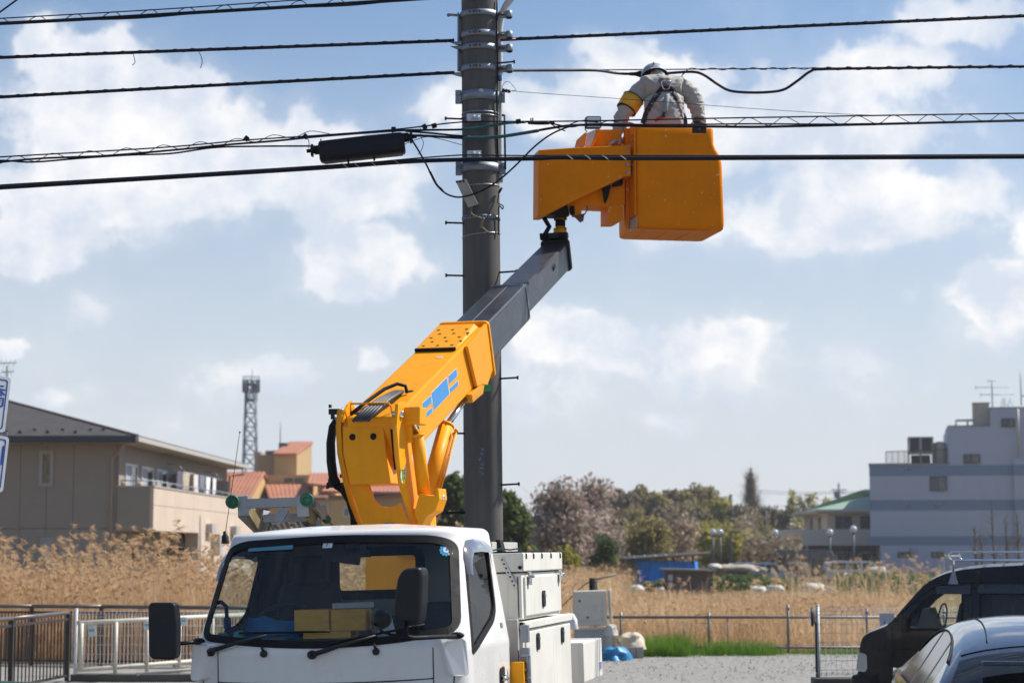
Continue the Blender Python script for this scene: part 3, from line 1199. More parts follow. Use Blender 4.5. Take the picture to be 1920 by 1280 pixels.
# balcony along the right side
BP = 1.26
bz0, bz1 = 2.64, 4.12
mb = MB()
f.box(mb, .0, BP - .12, -.02, .10, bz0, bz1)
mb.build('balcony_end', M_SID, t)
nb = 6
for i in range(nb):
 q0, q1 = .10 + (D_ - .1) * i / nb, .10 + (D_ - .1) * (i + 1) / nb - .015
 for z0, z1 in ((bz0, 3.50), (3.515, bz1)):
  mb = MB()
  f.box(mb, BP - .12, BP, q0 - (.12 if i == 0 else 0), q1, z0, z1)
  mb.build('balcony_panel', M_SID2, t)
mb = MB()
f.box(mb, .0, BP - .121, .10, D_, bz0, bz0 + .16)
mb.build('balcony_floor', M_SID2, t)
mb = MB()
f.box(mb, -.02, BP + .03, -.05, .13, bz1, bz1 + .05)
f.box(mb, BP - .15, BP + .03, .13, D_, bz1, bz1 + .05)
mb.build('balcony_coping', M_TRIM2, t)
mb = MB()
for i in range(15):
 b = .1 + i * 1.5
 if b < D_:
  mb.tube([f(BP - .06, b, bz1), f(BP - .06, b, bz1 + .22)], .016, 6)
mb.tube([f(.1, .0, bz1 + .22), f(BP - .06, .0, bz1 + .22), f(BP - .06, D_, bz1 + .22)], .02, 6)
mb.build('balcony_rail', M_STEEL, t)
# balcony doors and partitions
for x0, x1, s_ in ((234, 256, 2), (264, 285.5, 2), (293, 312, 2), (329, 350, 2), (360, 382, 2)):
 q0, _ = f.fb(x0, 900, .05)
 q1, _ = f.fb(x1, 900, .05)
 window(f, t, q0, q1, bz0 + .2, 4.98 if x0 < 340 else 4.95, .05, mat('frame_white', (.62, .63, .64), .4, var=.03), 2, fw=.07, face='side', curtain=M_CURT)
for x_ in (322, 392):
 q0, _ = f.fb(x_, 900, .05)
 mb = MB()
 f.box(mb, .046, .9, q0, q0 + .05, bz0 + .17, 4.9)
 mb.build('balcony_partition', M_SID, t)
# shadowy ground floor under the balcony: doors, wall end, meter boxes
q0, _ = f.fb(372, 1000, BP)
mb = MB()
f.box(mb, BP - .5, BP, q0 - .0, D_, 0, bz0 - .002)
mb.build('ground_wall', M_SID2, t)
for x_ in (250, 290, 330):
 q, _ = f.fb(x_, 1010, .05)
 window(f, t, q, q + 1.3, .4, 2.2, .05, M_FRAMED, 2, face='side')
mb = MB()
for k, (x_, y_) in enumerate(((386, 990), (432, 994))):
 q, z = f.fb(x_, y_, BP)
 f.box(mb, BP + .002, BP + .25, q, q + .9, z - .18, z + .18)
each(mb, 'meter_box', mat('meter_grey', (.42, .40, .38), .5), t)
mb = MB()
q, z = f.fb(396, 1015, BP)
f.box(mb, BP + .002, BP + .35, q, q + .7, z - .55, z + .3)
mb.build('heat_pump', M_TRIM2, t, bevel=.03)
mb = MB()
q, z = f.fb(374, 980, BP)
mb.tube([f(BP + .05, q, 3.3), f(BP + .05, q, .2)], .035, 6)
mb.build('service_pipe', M_TRIM2, t)
# rooftop aerial
c = f(f.fa(13, 700, 9)[0], 9, 0)
ta = thing('roof_aerial', 'thin television aerial standing above the apartment roof at far left edge', 'aerial', Vector((c.x, c.y, 7.8)))
zb_, ztop = 7.6, at(10, 676, c.y).z
mb = MB()
mb.tube([Vector((c.x, c.y, zb_)), Vector((c.x, c.y, ztop - .2))], .03, 6)
mb.build('aerial_mast', M_DARKST, ta)
mb = MB()
for dz, L in ((-.1, .55), (-.45, .4)):
 mb.tube([Vector((c.x - L / 2, c.y, ztop + dz)), Vector((c.x + L / 2, c.y + .3, ztop + dz + .05))], .02, 5)
 for k in range(4):
  x = c.x - L / 2 + L * k / 3
  mb.tube([Vector((x, c.y - .2, ztop + dz - .16)), Vector((x, c.y + .2, ztop + dz + .16))], .008, 4)
mb.build('aerial_boom', M_DARKST, ta)

# --- laundry on the balcony
rail_b0, zr = f.fb(352, 886, .75)
rail_b1, _ = f.fb(398, 886, .75)
t = thing('drying_rail', 'pale metal drying rail above the apartment balcony, hung with laundry', 'drying rail', f(.75, rail_b0, zr))
mb = MB()
mb.tube([f(.75, rail_b0 - .8, zr), f(.75, rail_b1 + 2.2, zr)], .02, 6)
mb.build('rail_pole', M_STEEL, t)
mb = MB()
for b in (rail_b0 - .5, rail_b1 + 2.0):
 mb.tube([f(.75, b, zr), f(.5, b, zr + .3), f(.05, b, zr + .35)], .015, 5)
each(mb, 'rail_arm', M_STEEL, t)

def cloth(label, px0, px1, y0, y1, m, cat, a_=.75, wav=.05):
 q0, z1 = f.fb(px0, y0, a_)
 q1, _ = f.fb(px1, y0, a_)
 _, z0 = f.fb((px0 + px1) / 2, y1, a_)
 n = 12
 mb = MB()
 for sgn in (1, -1):
  mb.grid([[f(a_ + sgn * .012 + wav * (1 - v) * sin(u * 9 + px0) * .8, q0 + (q1 - q0) * u + .15 * (1 - v) * 0, z0 + (zr - z0) * v) for u in [i / n for i in range(n + 1)]] for v in (0, .33, .66, 1)], 0, True)
 tag(mb.build('laundry', m), label, cat, 'laundry on the apartment balcony')

cloth('dark purple cloth hanging first on the balcony drying rail', 332, 342, 888, 915, mat('cloth_violet', (.10, .085, .12), .9), 'laundry')
cloth('patterned beige towel hanging on the balcony drying rail', 343, 358, 890, 918, mat('cloth_beige', (.44, .37, .27), .9, var=.4, scale=14), 'towel')
cloth('off-white shirt hanging on the balcony rail beside the beige towel', 358.5, 371, 888, 922, mat('cloth_pink', (.62, .57, .55), .9, var=.15, scale=10), 'shirt')
cloth('blue-grey garment hanging on the balcony rail left of white trousers', 374, 384, 886, 914, mat('cloth_blue', (.16, .18, .23), .9), 'laundry')
cloth('white garment hanging straight on the balcony drying rail', 386, 394, 888, 926, mat('cloth_white', (.76, .76, .77), .9), 'laundry')
cloth('white trouser leg hanging last on the balcony drying rail', 399, 405, 890, 926, mat('cloth_white', (.76, .76, .77), .9), 'laundry')
for lab, x_ in (('small cream pot on the balcony coping at the corner', 231), ('small cream pot on the balcony coping beside the second door', 260)):
 q = f(f.fa(x_, 907, 0)[0], .04, 0)
 mb = MB()
 mb.lathe(Vector((q.x, q.y, bz1 + .05)), [(.07, 0), (.10, .02), (.11, .10), (.085, .13), (0, .13)], 12)
 tag(mb.build('pot', mat('pot_cream', (.60, .52, .42), .7)), lab, 'pot', 'pots on the balcony coping')

# --- buildings with orange tiles beyond
def tilemat():
 m = mat('terracotta', (.40, .155, .085), .75, var=.16, scale=1.2, dirt=.2, dirtcol=(.25, .11, .07))
 nt = m.node_tree
 b = nt.nodes['Principled BSDF']
 return m

M_TILE = tilemat()
M_OCH = mat('wall_ochre', (.56, .37, .16), .85, var=.05, scale=.5, dirt=.12, dirtcol=(.3, .19, .1))
M_OCHD = mat('wall_tan', (.33, .235, .14), .85, var=.06, scale=.5)

def tile_roof(t, a, b, c, d, nm='roof', rib=.30, m=None, thick=.16):
 """roof plane a-b along the eave, c-d along the ridge; ribbed with rounded tile rows"""
 a, b, c, d = Vector(a), Vector(b), Vector(c), Vector(d)
 up = (b - a).cross(d - a).normalized()
 if up.z < 0:
  up = -up
 n = max(4, int((b - a).length / rib))
 rows_ = []
 for k in range(n * 4 + 1):
  u = k / (n * 4)
  h = .05 * abs(sin(pi * k / 4))
  p0, p1 = a.lerp(b, u), d.lerp(c, u)
  rows_.append([p0 + up * h, p1 + up * h])
 mb = MB()
 mb.grid(rows_, 0, True)
 mb.hexa([a - up * thick, b - up * thick, c - up * thick, d - up * thick, a - up * .01, b - up * .01, c - up * .01, d - up * .01])
 return mb.build(nm, m or M_TILE, t)

OY = 150
f = Frame((at(560, 1000, OY).x, OY, 0), radians(6))
FX = lambda x, y, b=0.0: f.fa(x, y, b)

def A(x, b=0.0):
 return f.fa(x, 950, b)[0]

def Z(y, b=0.0):
 return f.fa(540, y, b)[1]

# gabled house left of the ladder
t = thing('tiled_house', 'ochre house with orange tiled roof just right of the taupe apartment', 'house', f(A(470), 0, 0))
aL, aR = A(385), A(464)
zE, zR = Z(938), Z(884, 5)
mb = MB()
f.box(mb, aL, aR + .0, 0, 10, 0, zE)
ap = (zR - .15)
mb.add([f(aR, 0, zE), f(aR, 10, zE), f(aR, 5, ap), f(aL, 0, zE), f(aL, 10, zE), f(aL, 5, ap)], [(0, 1, 2), (5, 4, 3)])
mb.build('wall', M_OCH, t)
tile_roof(t, f(aL - .4, -.5, zE - .12), f(aR + .15, -.5, zE - .12), f(aR + .15, 5, zR), f(aL - .4, 5, zR))
tile_roof(t, f(aL - .4, 10.5, zE - .12), f(aR + .15, 10.5, zE - .12), f(aR + .15, 5, zR), f(aL - .4, 5, zR))
for x0, x1 in ((436, 446), (452, 460)):
 window(f, t, A(x0), A(x1), Z(985), Z(962), 0, M_FRAMED, 1)
# tower block
t = thing('stair_tower', 'tan tower block with small orange roof and grey plant room', 'building', f(A(525, 14), 14, 0))
B0 = 14.0
aq = lambda x: A(x, B0)
zq = lambda y: Z(y, B0)
mb = MB()
f.box(mb, aq(484), aq(515), B0, B0 + 9, 0, zq(852))
mb.build('wall', M_OCHD, t)
mb = MB()
f.box(mb, aq(473), aq(485.5), B0 + .5, B0 + 6, 0, zq(846))
mb.build('lift_shaft', mat('wall_beige', (.47, .36, .25), .85, var=.05), t)
mb = MB()
f.box(mb, aq(515), aq(558), B0 - .5, B0 + 5.5, 0, zq(850))
zt_ = zq(829)
mb.add([f(aq(558), B0 - .5, zq(850)), f(aq(558), B0 + 5.5, zq(850)), f(aq(558), B0 + 5.5, zt_ + .2), f(aq(515), B0 - .5, zq(850)), f(aq(515), B0 + 5.5, zq(850)), f(aq(515), B0 + 5.5, zt_ + .2)], [(0, 1, 2), (3, 5, 4), (1, 4, 5, 2)])
mb.build('stair_shaft', mat('wall_tan2', (.46, .31, .15), .85, var=.05), t)
tile_roof(t, f(aq(512), B0 - .8, zq(851)), f(aq(559), B0 - .8, zq(851)), f(aq(560), B0 + 5.6, zt_ + .35), f(aq(513), B0 + 5.6, zt_ + .35))
mb = MB()
f.box(mb, aq(491), aq(513), B0 + 1, B0 + 4, zq(852), zq(843))
f.box(mb, aq(506), aq(522), B0 + 3, B0 + 6, zq(852), zq(826))
f.box(mb, aq(518), aq(534), B0 + 6, B0 + 8, zq(850), zq(820))
mb.build('plant_room', mat('plant_grey', (.12, .13, .155), .7, var=.2), t)
mb = MB()
mb.tube([f(aq(504), B0 + 4, zq(830)), f(aq(504), B0 + 4, zq(785))], .05, 4)
mb.build('roof_mast', M_STEEL, t)
# middle wing
t = thing('tiled_wing', 'ochre wing with low orange roof and a flat parapet behind', 'building', f(A(540), 2, 0))
B0 = 2.0
mb = MB()
f.box(mb, A(500, 6), A(585, 6), 6.0, 14, 0, Z(890, 6))
f.box(mb, A(505, B0), A(585, B0), B0, 6.0, 0, Z(935, B0))
mb.build('wall', M_OCH, t)
tile_roof(t, f(A(508, B0), B0 - .5, Z(936, B0)), f(A(583, B0), B0 - .5, Z(936, B0)), f(A(580, 6), 6, Z(906, 6)), f(A(495, 6), 6, Z(906, 6)))
mb = MB()
for x0, x1 in ((533, 548), (552, 568)):
 window(f, t, A(x0, 6), A(x1, 6), Z(903, 6), Z(896.5, 6), 6.0, M_FRAMED, 1)
# right house, partly behind the turret
t = thing('tiled_house', 'ochre house with orange roofs and two windows, partly behind the turret', 'house', f(A(640), 0, 0))
mb = MB()
f.box(mb, A(580), A(842), 0, 9, 0, Z(928))
f.box(mb, A(580) , A(700), -1.5, 0, 0, Z(938))
f.box(mb, A(580) - .0, A(620, 3), 3, 9.5, 0, Z(908, 3))
mb.build('wall', M_OCH, t)
tile_roof(t, f(A(610), -2, Z(922, 0)), f(A(848), -.8, Z(925, 0)), f(A(840, 5), 5, Z(893, 5)), f(A(640, 5), 5, Z(893, 5)))
tile_roof(t, f(A(578, 3), 2.4, Z(906, 3)), f(A(655, 3), 2.4, Z(915, 3)), f(A(650, 7), 7, Z(887, 7)), f(A(580, 7), 7, Z(887, 7)))
tile_roof(t, f(A(860), -.8, Z(923)), f(A(700), -.8, Z(931)), f(A(715, 5), 5, Z(896, 5)), f(A(820, 5), 5, Z(896, 5)))
window(f, t, A(608), A(622), Z(970), Z(945), -1.5, mat('frame_white', (.62, .63, .64), .4), 1)
window(f, t, A(651), A(662), Z(969), Z(952), -1.5, mat('frame_white', (.62, .63, .64), .4), 1)
tile_roof(t, f(A(598), -2.9, Z(935)), f(A(626), -2.9, Z(935)), f(A(624), -1.45, Z(926)), f(A(602), -1.45, Z(926)), 'awning', .2, mat('awning_brown', (.20, .085, .05), .8))
mb = MB()
f.box(mb, A(420), A(640), -9, -8.7, 0, Z(978, -9))
mb.build('garden_wall', M_OCH, t)

# --- lattice mast far behind
MY = 235
c = at(467, 1000, MY)
t = thing('lattice_mast', 'grey steel lattice communications mast with platforms near the top', 'mast', (c.x, c.y, 0))
zt_ = at(467, 722, MY).z
M_MAST = mat('mast_steel', (.16, .19, .23), .6, .4, var=.1)
hwid = lambda z: 1.05 - .50 * z / zt_
levels = [zt_ * k / 13 for k in range(14)]
mb = MB()
for sx in (-1, 1):
 for sy in (-1, 1):
  mb.tube([Vector((c.x + sx * hwid(z), c.y + sy * hwid(z), z)) for z in (0, zt_)], .10, 6)
each(mb, 'mast_leg', M_MAST, t)
mb = MB()
for i in range(13):
 za, zb_ = levels[i], levels[i + 1]
 wa, wb = hwid(za), hwid(zb_)
 cs = [(-1, -1), (1, -1), (1, 1), (-1, 1)]
 for k in range(4):
  (x0, y0), (x1, y1) = cs[k], cs[(k + 1) % 4]
  for p, q in ((Vector((x0 * wa, y0 * wa, za)), Vector((x1 * wb, y1 * wb, zb_))), (Vector((x1 * wa, y1 * wa, za)), Vector((x0 * wb, y0 * wb, zb_))), (Vector((x0 * wb, y0 * wb, zb_)), Vector((x1 * wb, y1 * wb, zb_)))):
   o_ = Vector((c.x, c.y, 0))
   mb.tube([p + o_, q + o_], .055, 4)
o = mb.build('mast_braces', M_MAST, t)
o['kind'] = 'stuff'
for y_, r_ in ((721, 1.0), (752, 0.75)):
 z = at(467, y_, MY).z
 mb = MB()
 mb.lathe((c.x, c.y, z), [(r_, 0), (r_, .12), (0, .12)], 12)
 for h in (.5, .95):
  mb.tube([Vector((c.x + cos(a) * r_, c.y + sin(a) * r_, z + h)) for a in [i * pi / 8 for i in range(17)]], .035, 4)
 for i in range(12):
  a = i * pi / 6
  mb.tube([Vector((c.x + cos(a) * r_, c.y + sin(a) * r_, z)), Vector((c.x + cos(a) * r_, c.y + sin(a) * r_, z + .95))], .03, 4)
 mb.build('mast_platform', M_MAST, t)
mb = MB()
for i in range(9):
 a = i * 2 * pi / 9
 q = Vector((c.x + cos(a) * .95, c.y + sin(a) * .95, zt_ - .1))
 mb.box(q, (.22, .14, 1.5))
each(mb, 'panel_antenna', mat('antenna_grey', (.16, .18, .21), .6), t, bevel=.02)
mb = MB()
mb.tube([Vector((c.x + .1, c.y, zt_)), Vector((c.x + .1, c.y, zt_ + 2.0))], .04, 4)
mb.build('mast_rod', M_MAST, t)

# --- blue-grey office block at right
f = Frame((at(1632, 1000, 165).x, 165, 0), radians(10.6))
t = thing('office_block', 'blue-grey three-storey block with darker bands and rooftop plant, far right', 'building', f(0, 0, 0))
M_BLG = mat('wall_blue_grey', (.40, .44, .54), .85, var=.04, scale=.25, dirt=.10, dirtcol=(.26, .28, .33))
M_BAND = mat('wall_blue_band', (.185, .245, .36), .85, var=.05, scale=.25)
M_CAP = mat('coping_grey', (.21, .20, .20), .7)
AF = lambda x, y=950: f.fa(x, y)[0]
ZF = lambda y, x=1640: f.fa(x, y)[1]
aR = AF(1960)
z868, z890, z936, z957, z1004, z1022 = ZF(871), ZF(890), ZF(937), ZF(957), ZF(1005), ZF(1022)
mb = MB()
f.box(mb, .75, aR, 0.15, 22, 0, z1022)
f.box(mb, 0, aR, 0.15, 22, z1022, z868)
mb.build('wall', M_BLG, t)
for z0, z1 in ((z890 - .1, z868 - .08), (z957, z936), (z1022, z1004)):
 mb = MB()
 f.box(mb, -.004, AF(1902), .11, 21, z0, z1)
 f.box(mb, AF(1902) , aR, -.3, .15, z0, z1)
 mb.build('wall_band', M_BAND, t)
for z0, z1 in ((0.0, z1022), (z1004, z957), (z936, z890 - .1)):
 n = 9
 for i in range(n):
  a0 = (0 if z0 > 1 else .75) + (AF(1902) - (0 if z0 > 1 else .75)) * i / n
  a1 = (0 if z0 > 1 else .75) + (AF(1902) - (0 if z0 > 1 else .75)) * (i + 1) / n
  mb = MB()
  f.box(mb, a0 + .008, a1 - .008, .10, .149, z0 + .005, z1 - .005)
  mb.build('wall_panel', M_BLG, t)
mb = MB()
f.box(mb, AF(1902), aR, -.25, .148, 0, z868)
f.box(mb, AF(1902), aR, -.25, .148, z868, ZF(862))
mb.build('wall_pier', M_BLG, t)
mb = MB()
f.box(mb, -.06, AF(1782), .02, 8, z868, z868 + .12)
mb.build('parapet_coping', M_CAP, t)
mb = MB()
f.box(mb, AF(1781), aR, .16, 14, z868, ZF(801))
f.box(mb, AF(1861), aR, .20, 13, ZF(801), ZF(768))
mb.build('penthouse', M_BLG, t)
mb = MB()
f.box(mb, AF(1780.5), AF(1861), .12, 8, ZF(801), ZF(800) + .06)
f.box(mb, AF(1860.5), aR, .14, 8, ZF(768), ZF(767) + .06)
mb.build('parapet_coping', M_CAP, t)
for x0, x1, y0, y1 in ((1744, 1777, 893, 921), (1809, 1840, 852.5, 870), (1882, 1907, 787, 803)):
 window(f, t, AF(x0), AF(x1), ZF(y1), ZF(y0), .10, M_FRAMED, 2, fw=.10, curtain=mat('pane_grey', (.07, .075, .10), .2))
for x0, x1 in ((1681, 1706), (1744, 1768)):
 window(f, t, AF(x0), AF(x1), ZF(1045), ZF(1034), .10, M_FRAMED, 2, fw=.08)
for x_, y_ in ((1701, 877), (1708, 877), (1702, 947), (1708, 947), (1755, 946), (1762, 946), (1711, 1031)):
 mb = MB()
 c = f(AF(x_), .09, ZF(y_))
 if y_ > 1000:
  mb.box(c, (.45, .4, .45))
 else:
  mb.lathe(c, [(.0, -.02), (.14, 0), (.10, .12), (0, .14)], 10, axis=(0, -1, 0))
 mb.build('wall_vent', mat('vent_grey', (.30, .33, .40), .5), t)
mb = MB()
mb.tube([f(AF(1912), -.35, ZF(770)), f(AF(1912), -.4, ZF(858))], .12, 8)
mb.build('downpipe', M_TRIM2, t)
# plant on the roof
mb = MB()
x0, x1, zb_, zt2 = AF(1706), AF(1752), z868 + .12, ZF(818)
for a in (x0, (x0 + x1) / 2, x1):
 for b in (1.0, 3.0):
  f.box(mb, a - .06, a + .06, b, b + .12, zb_, zt2)
f.box(mb, x0, x1, 1.0, 3.1, zt2 - .1, zt2)
f.box(mb, x0, x1, 1.0, 3.1, ZF(849), ZF(846))
mb.build('chiller_frame', mat('chiller_beige', (.30, .28, .25), .5, .3), t)
mb = MB()
f.box(mb, x0 + .1, (x0 + x1) / 2 - .1, 1.1, 3.0, ZF(846), ZF(820))
f.box(mb, (x0 + x1) / 2 + .1, x1 - .1, 1.1, 3.0, ZF(846), ZF(820))
f.box(mb, x0 + .2, x1 - .2, 1.3, 2.9, zb_, ZF(852))
each(mb, 'chiller_unit', mat('chiller_dark', (.012, .016, .028), .5), t)
mb = MB()
mb.lathe(f(AF(1766), 2.0, zb_), [(.55, .0), (.58, .3), (.58, 1.55), (.5, 1.75), (.2, 1.85), (0, 1.85)], 20)
mb.build('roof_tank', mat('tank_cream', (.42, .38, .31), .6, var=.08), t)
mb = MB()
f.box(mb, AF(1829.5), AF(1861), 1.0, 2.6, ZF(798), ZF(757))
mb.build('roof_tank', mat('tank_cream', (.42, .38, .31), .6), t, bevel=.06)
mb = MB()
f.box(mb, AF(1829), AF(1862), .95, 2.65, ZF(757), ZF(755))
f.box(mb, AF(1822), AF(1862), .95, 2.65, ZF(799), ZF(797))
each(mb, 'tank_lid', mat('tank_cream2', (.50, .45, .36), .6), t)
mb = MB()
a, b = AF(1797), AF(1830)
mb.tube([f(a, 1.2, ZF(800)), f(a, 1.2, ZF(788)), f(b, 1.2, ZF(788))], .10, 8)
mb.tube([f(AF(1819), 1.2, ZF(800)), f(AF(1819), 1.2, ZF(788))], .08, 8)
mb.build('roof_pipe', mat('pipe_cream', (.45, .42, .36), .6), t)
mb = MB()
a0, a1 = AF(1663), AF(1706)
for i in range(12):
 a = a0 + (a1 - a0) * i / 11
 mb.tube([f(a, .5, zb_ - .1), f(a, .5, ZF(846))], .05 if i % 3 == 0 else .03, 4)
mb.tube([f(a0, .5, ZF(846)), f(AF(1781), .5, ZF(843))], .04, 4)
mb.tube([f(a0, .5, ZF(846)), f(a0, 5, ZF(846))], .04, 4)
mb.build('roof_railing', M_FRAMED, t)
# aerial on the roof
c = f(AF(1868), 2, 0)
ta = thing('roof_aerial', 'spiky television aerial with two long arms on the office block roof', 'aerial', Vector((c.x, c.y, ZF(767))))
zz = lambda y: at(1868, y, c.y).z
mb = MB()
mb.tube([Vector((c.x, c.y, ZF(767))), Vector((c.x, c.y, zz(712)))], .05, 6)
mb.build('aerial_mast', M_STEEL, ta)
mb = MB()
for y_, l, r in ((726, -1.35, 1.35), (739.5, -.95, 1.85), (714, -.3, .35)):
 mb.tube([Vector((c.x + l, c.y, zz(y_))), Vector((c.x + r, c.y, zz(y_)))], .03, 4)
 n = int((r - l) / .18)
 for k in range(n):
  x = c.x + l + (r - l) * k / n
  mb.tube([Vector((x, c.y - .3, zz(y_) - .05)), Vector((x, c.y + .3, zz(y_) + .05))], .015, 4)
 mb.tube([Vector((c.x + l, c.y, zz(y_) - .22)), Vector((c.x + l, c.y, zz(y_) + .22))], .02, 4)
o = mb.build('aerial_arms', M_STEEL, ta)
mb = MB()
for x_ in (1876, 1880, 1890):
 q = at(x_, 766, c.y)
 mb.tube([q, q + Vector((.2, 0, .9)), q + Vector((.4, 0, .2))], .03, 4)
mb.build('aerial_bracket', M_STEEL, ta)
q = at(1915, 760, 165)
mb = MB()
mb.tube([q, Vector((q.x, q.y, at(1915, 697, 165).z))], .05, 6)
mb.tube([Vector((q.x, q.y, at(1915, 742, 165).z)), Vector((q.x + .8, q.y, at(1915, 742, 165).z))], .05, 6)
tag(mb.build('roof_pole', M_STEEL), 'plain upright pole on the office block roof at the right edge', 'pole')

# --- cream house with green roof beside it
f = Frame((at(1551, 1000, 178).x, 178, 0), radians(2.2))
t = thing('green_roof_house', 'cream two-storey house with green hipped roof and broad white balcony', 'house', f(0, 0, 0))
M_CRM = mat('wall_cream', (.50, .43, .35), .85, var=.04)
M_GRF = mat('roof_green', (.25, .36, .28), .6, var=.10, scale=.7)
AF = lambda x, y=980, b=0.0: f.fa(x, y, b)[0]
ZF = lambda y, b=0.0: f.fa(1570, y, b)[1]
a0, a1 = 0, AF(1690)
D_ = 19
mb = MB()
f.box(mb, a0, a1, 0, D_, ZF(1020), ZF(957))
mb.build('wall', M_CRM, t)
mb = MB()
f.box(mb, a0 - 2.6, a1, .3, D_, 0, ZF(1018))
mb.build('ground_wall', mat('wall_brick_brown', (.20, .105, .075), .85, var=.12), t)
e = .9
zE, zA = ZF(956), ZF(916, 6)
mb = MB()
f.box(mb, a0 - e, a1 + e, -e, D_ + e, zE - .28, zE)
mb.build('soffit', M_CRM, t)
mb = MB()
q = [(a0 - e - .1, -e - .1), (a1 + e, -e - .1), (a1 + e, D_ + e), (a0 - e - .1, D_ + e)]
k = 8.3
q1 = [(a0 - e + k, -e + k), (a1 + e - 3, -e + k), (a1 + e - 3, D_ + e - k), (a0 - e + k, D_ + e - k)]
zr_ = zE + k * .25
mb.add([f(*p, zE + .02) for p in q] + [f(*p, zr_) for p in q1], [(0, 1, 5, 4), (1, 2, 6, 5), (2, 3, 7, 6), (3, 0, 4, 7), (4, 5, 6, 7)])
mb.build('roof', M_GRF, t)
mb = MB()
f.box(mb, a0 - e - .2, a1 + e, -e - .25, -e - .05, zE - .12, zE + .06)
f.box(mb, a0 - e - .25, a0 - e - .05, -e - .25, D_ + e, zE - .12, zE + .06)
mb.build('gutter', mat('gutter_pale', (.55, .52, .46), .6), t)
for b_ in (4.5, 11.5):
 mb = MB()
 f.box(mb, -.06, .02, b_, b_ + 2.2, ZF(992), ZF(967))
 mb.build('window', G_HOUSE, t)
for x0, x1 in ((1566, 1597), (1613, 1640)):
 window(f, t, AF(x0), AF(x1), ZF(991), ZF(967), 0, M_FRAMED, 2, fw=.10, curtain=mat('pane_teal', (.03, .06, .07), .2))
ab = AF(1481, 1000, -3)
mb = MB()
f.box(mb, ab + 1.2, a1, -2.8, -2.6, ZF(1022, -3), ZF(992, -3))
pts = []
for k in range(9):
 aa = pi / 2 + k / 8 * pi / 2
 pts.append((ab + 1.2 + cos(aa) * 1.4, -1.4 - sin(aa) * 1.4))
mb.grid([[f(p[0], p[1], z) for p in pts] for z in (ZF(1022, -3), ZF(992, -3))], 0, True)
f.box(mb, ab - .2, ab + 0, -1.4, 10, ZF(1022, -3), ZF(992, -3))
mb.build('balcony', mat('balcony_white', (.56, .52, .48), .8, var=.03), t)
mb = MB()
f.box(mb, ab, a1, -2.6, .3, ZF(1022, -3), ZF(1018, -3))
mb.build('balcony_floor', M_CRM, t)
for x0, x1 in ((1566, 1596), (1614, 1645)):
 window(f, t, AF(x0), AF(x1), ZF(1062), ZF(1034), .3, mat('frame_white', (.62, .63, .64), .4), 2, fw=.10, curtain=mat('pane_teal', (.03, .06, .07), .2))
mb = MB()
for x_ in (1490, 1512, 1648):
 f.box(mb, AF(x_, 1000, -2.5) - .12, AF(x_, 1000, -2.5) + .12, -2.55, -2.3, 0, ZF(1022, -3))
each(mb, 'balcony_post', M_CRM, t)

# --- white sheds half hidden by the pink trees, electricity pole far off
f = Frame((at(1120, 1000, 118).x, 118, 0), radians(-5))
t = thing('white_shed', 'white shed half hidden behind the pink blossom tree', 'shed', f(0, 0, 0))
AF = lambda x, y=1010, b=0.0: f.fa(x, y, b)[0]
mb = MB()
f.box(mb, AF(1090), AF(1166), 0, 5, 0, f.fa(1140, 998)[1])
mb.build('wall', mat('shed_white', (.55, .55, .54), .8, var=.05), t)
mb = MB()
f.box(mb, AF(1086), AF(1169), -.3, 5.3, f.fa(1140, 998)[1], f.fa(1140, 992)[1])
mb.build('roof', mat('shed_roof', (.50, .49, .48), .6), t)
f = Frame((at(1010, 1000, 125).x, 125, 0), 0)
t = thing('long_shed', 'long grey-brown shed roof behind the parked car, left of pink trees', 'shed', f(0, 0, 0))
mb = MB()
f.box(mb, -3, 8, 0, 5, 0, f.fa(1010, 1006)[1])
mb.build('wall', mat('shed_brown', (.20, .16, .13), .8), t)
mb = MB()
f.box(mb, -3.4, 8.4, -.4, 5.4, f.fa(1010, 1006)[1], f.fa(1010, 996)[1])
mb.build('roof', mat('shed_roof2', (.36, .31, .28), .7), t)
c = at(1573, 1000, 260)
t = thing('power_pole', 'distant power pole with crossarms above the green roof', 'utility pole', (c.x, c.y, 0))
mb = MB()
mb.tube([Vector((c.x, c.y, 0)), at(1573, 905, 260)], .16, 6)
mb.build('pole_shaft', M_MAST, t)
mb = MB()
for y_, w_ in ((918, 1.0), (924, .8)):
 q = at(1573, y_, 260)
 mb.bar(q - Vector((w_, 0, 0)), q + Vector((w_, 0, 0)), .14, .14)
q = at(1568, 927, 260)
mb.box(q, (.5, .5, .9))
mb.build('crossarm', M_MAST, t)
mb = MB()
for y0, y1 in ((921, 912), (924, 917), (930, 948)):
 mb.tube(smooth_path([at(1573, y0, 260), at(1500, (y0 + y1) / 2 + 6, 262), at(1400, y1 + 6, 265)], 4), .035, 4)
 mb.tube([at(1573, y0, 260), at(1634, y0 + 2, 258)], .035, 4)
mb.build('power_lines', M_MAST, t)

# ------------------------------------------------------------------ trees, reeds, grass
RNG = np.random.default_rng(11)

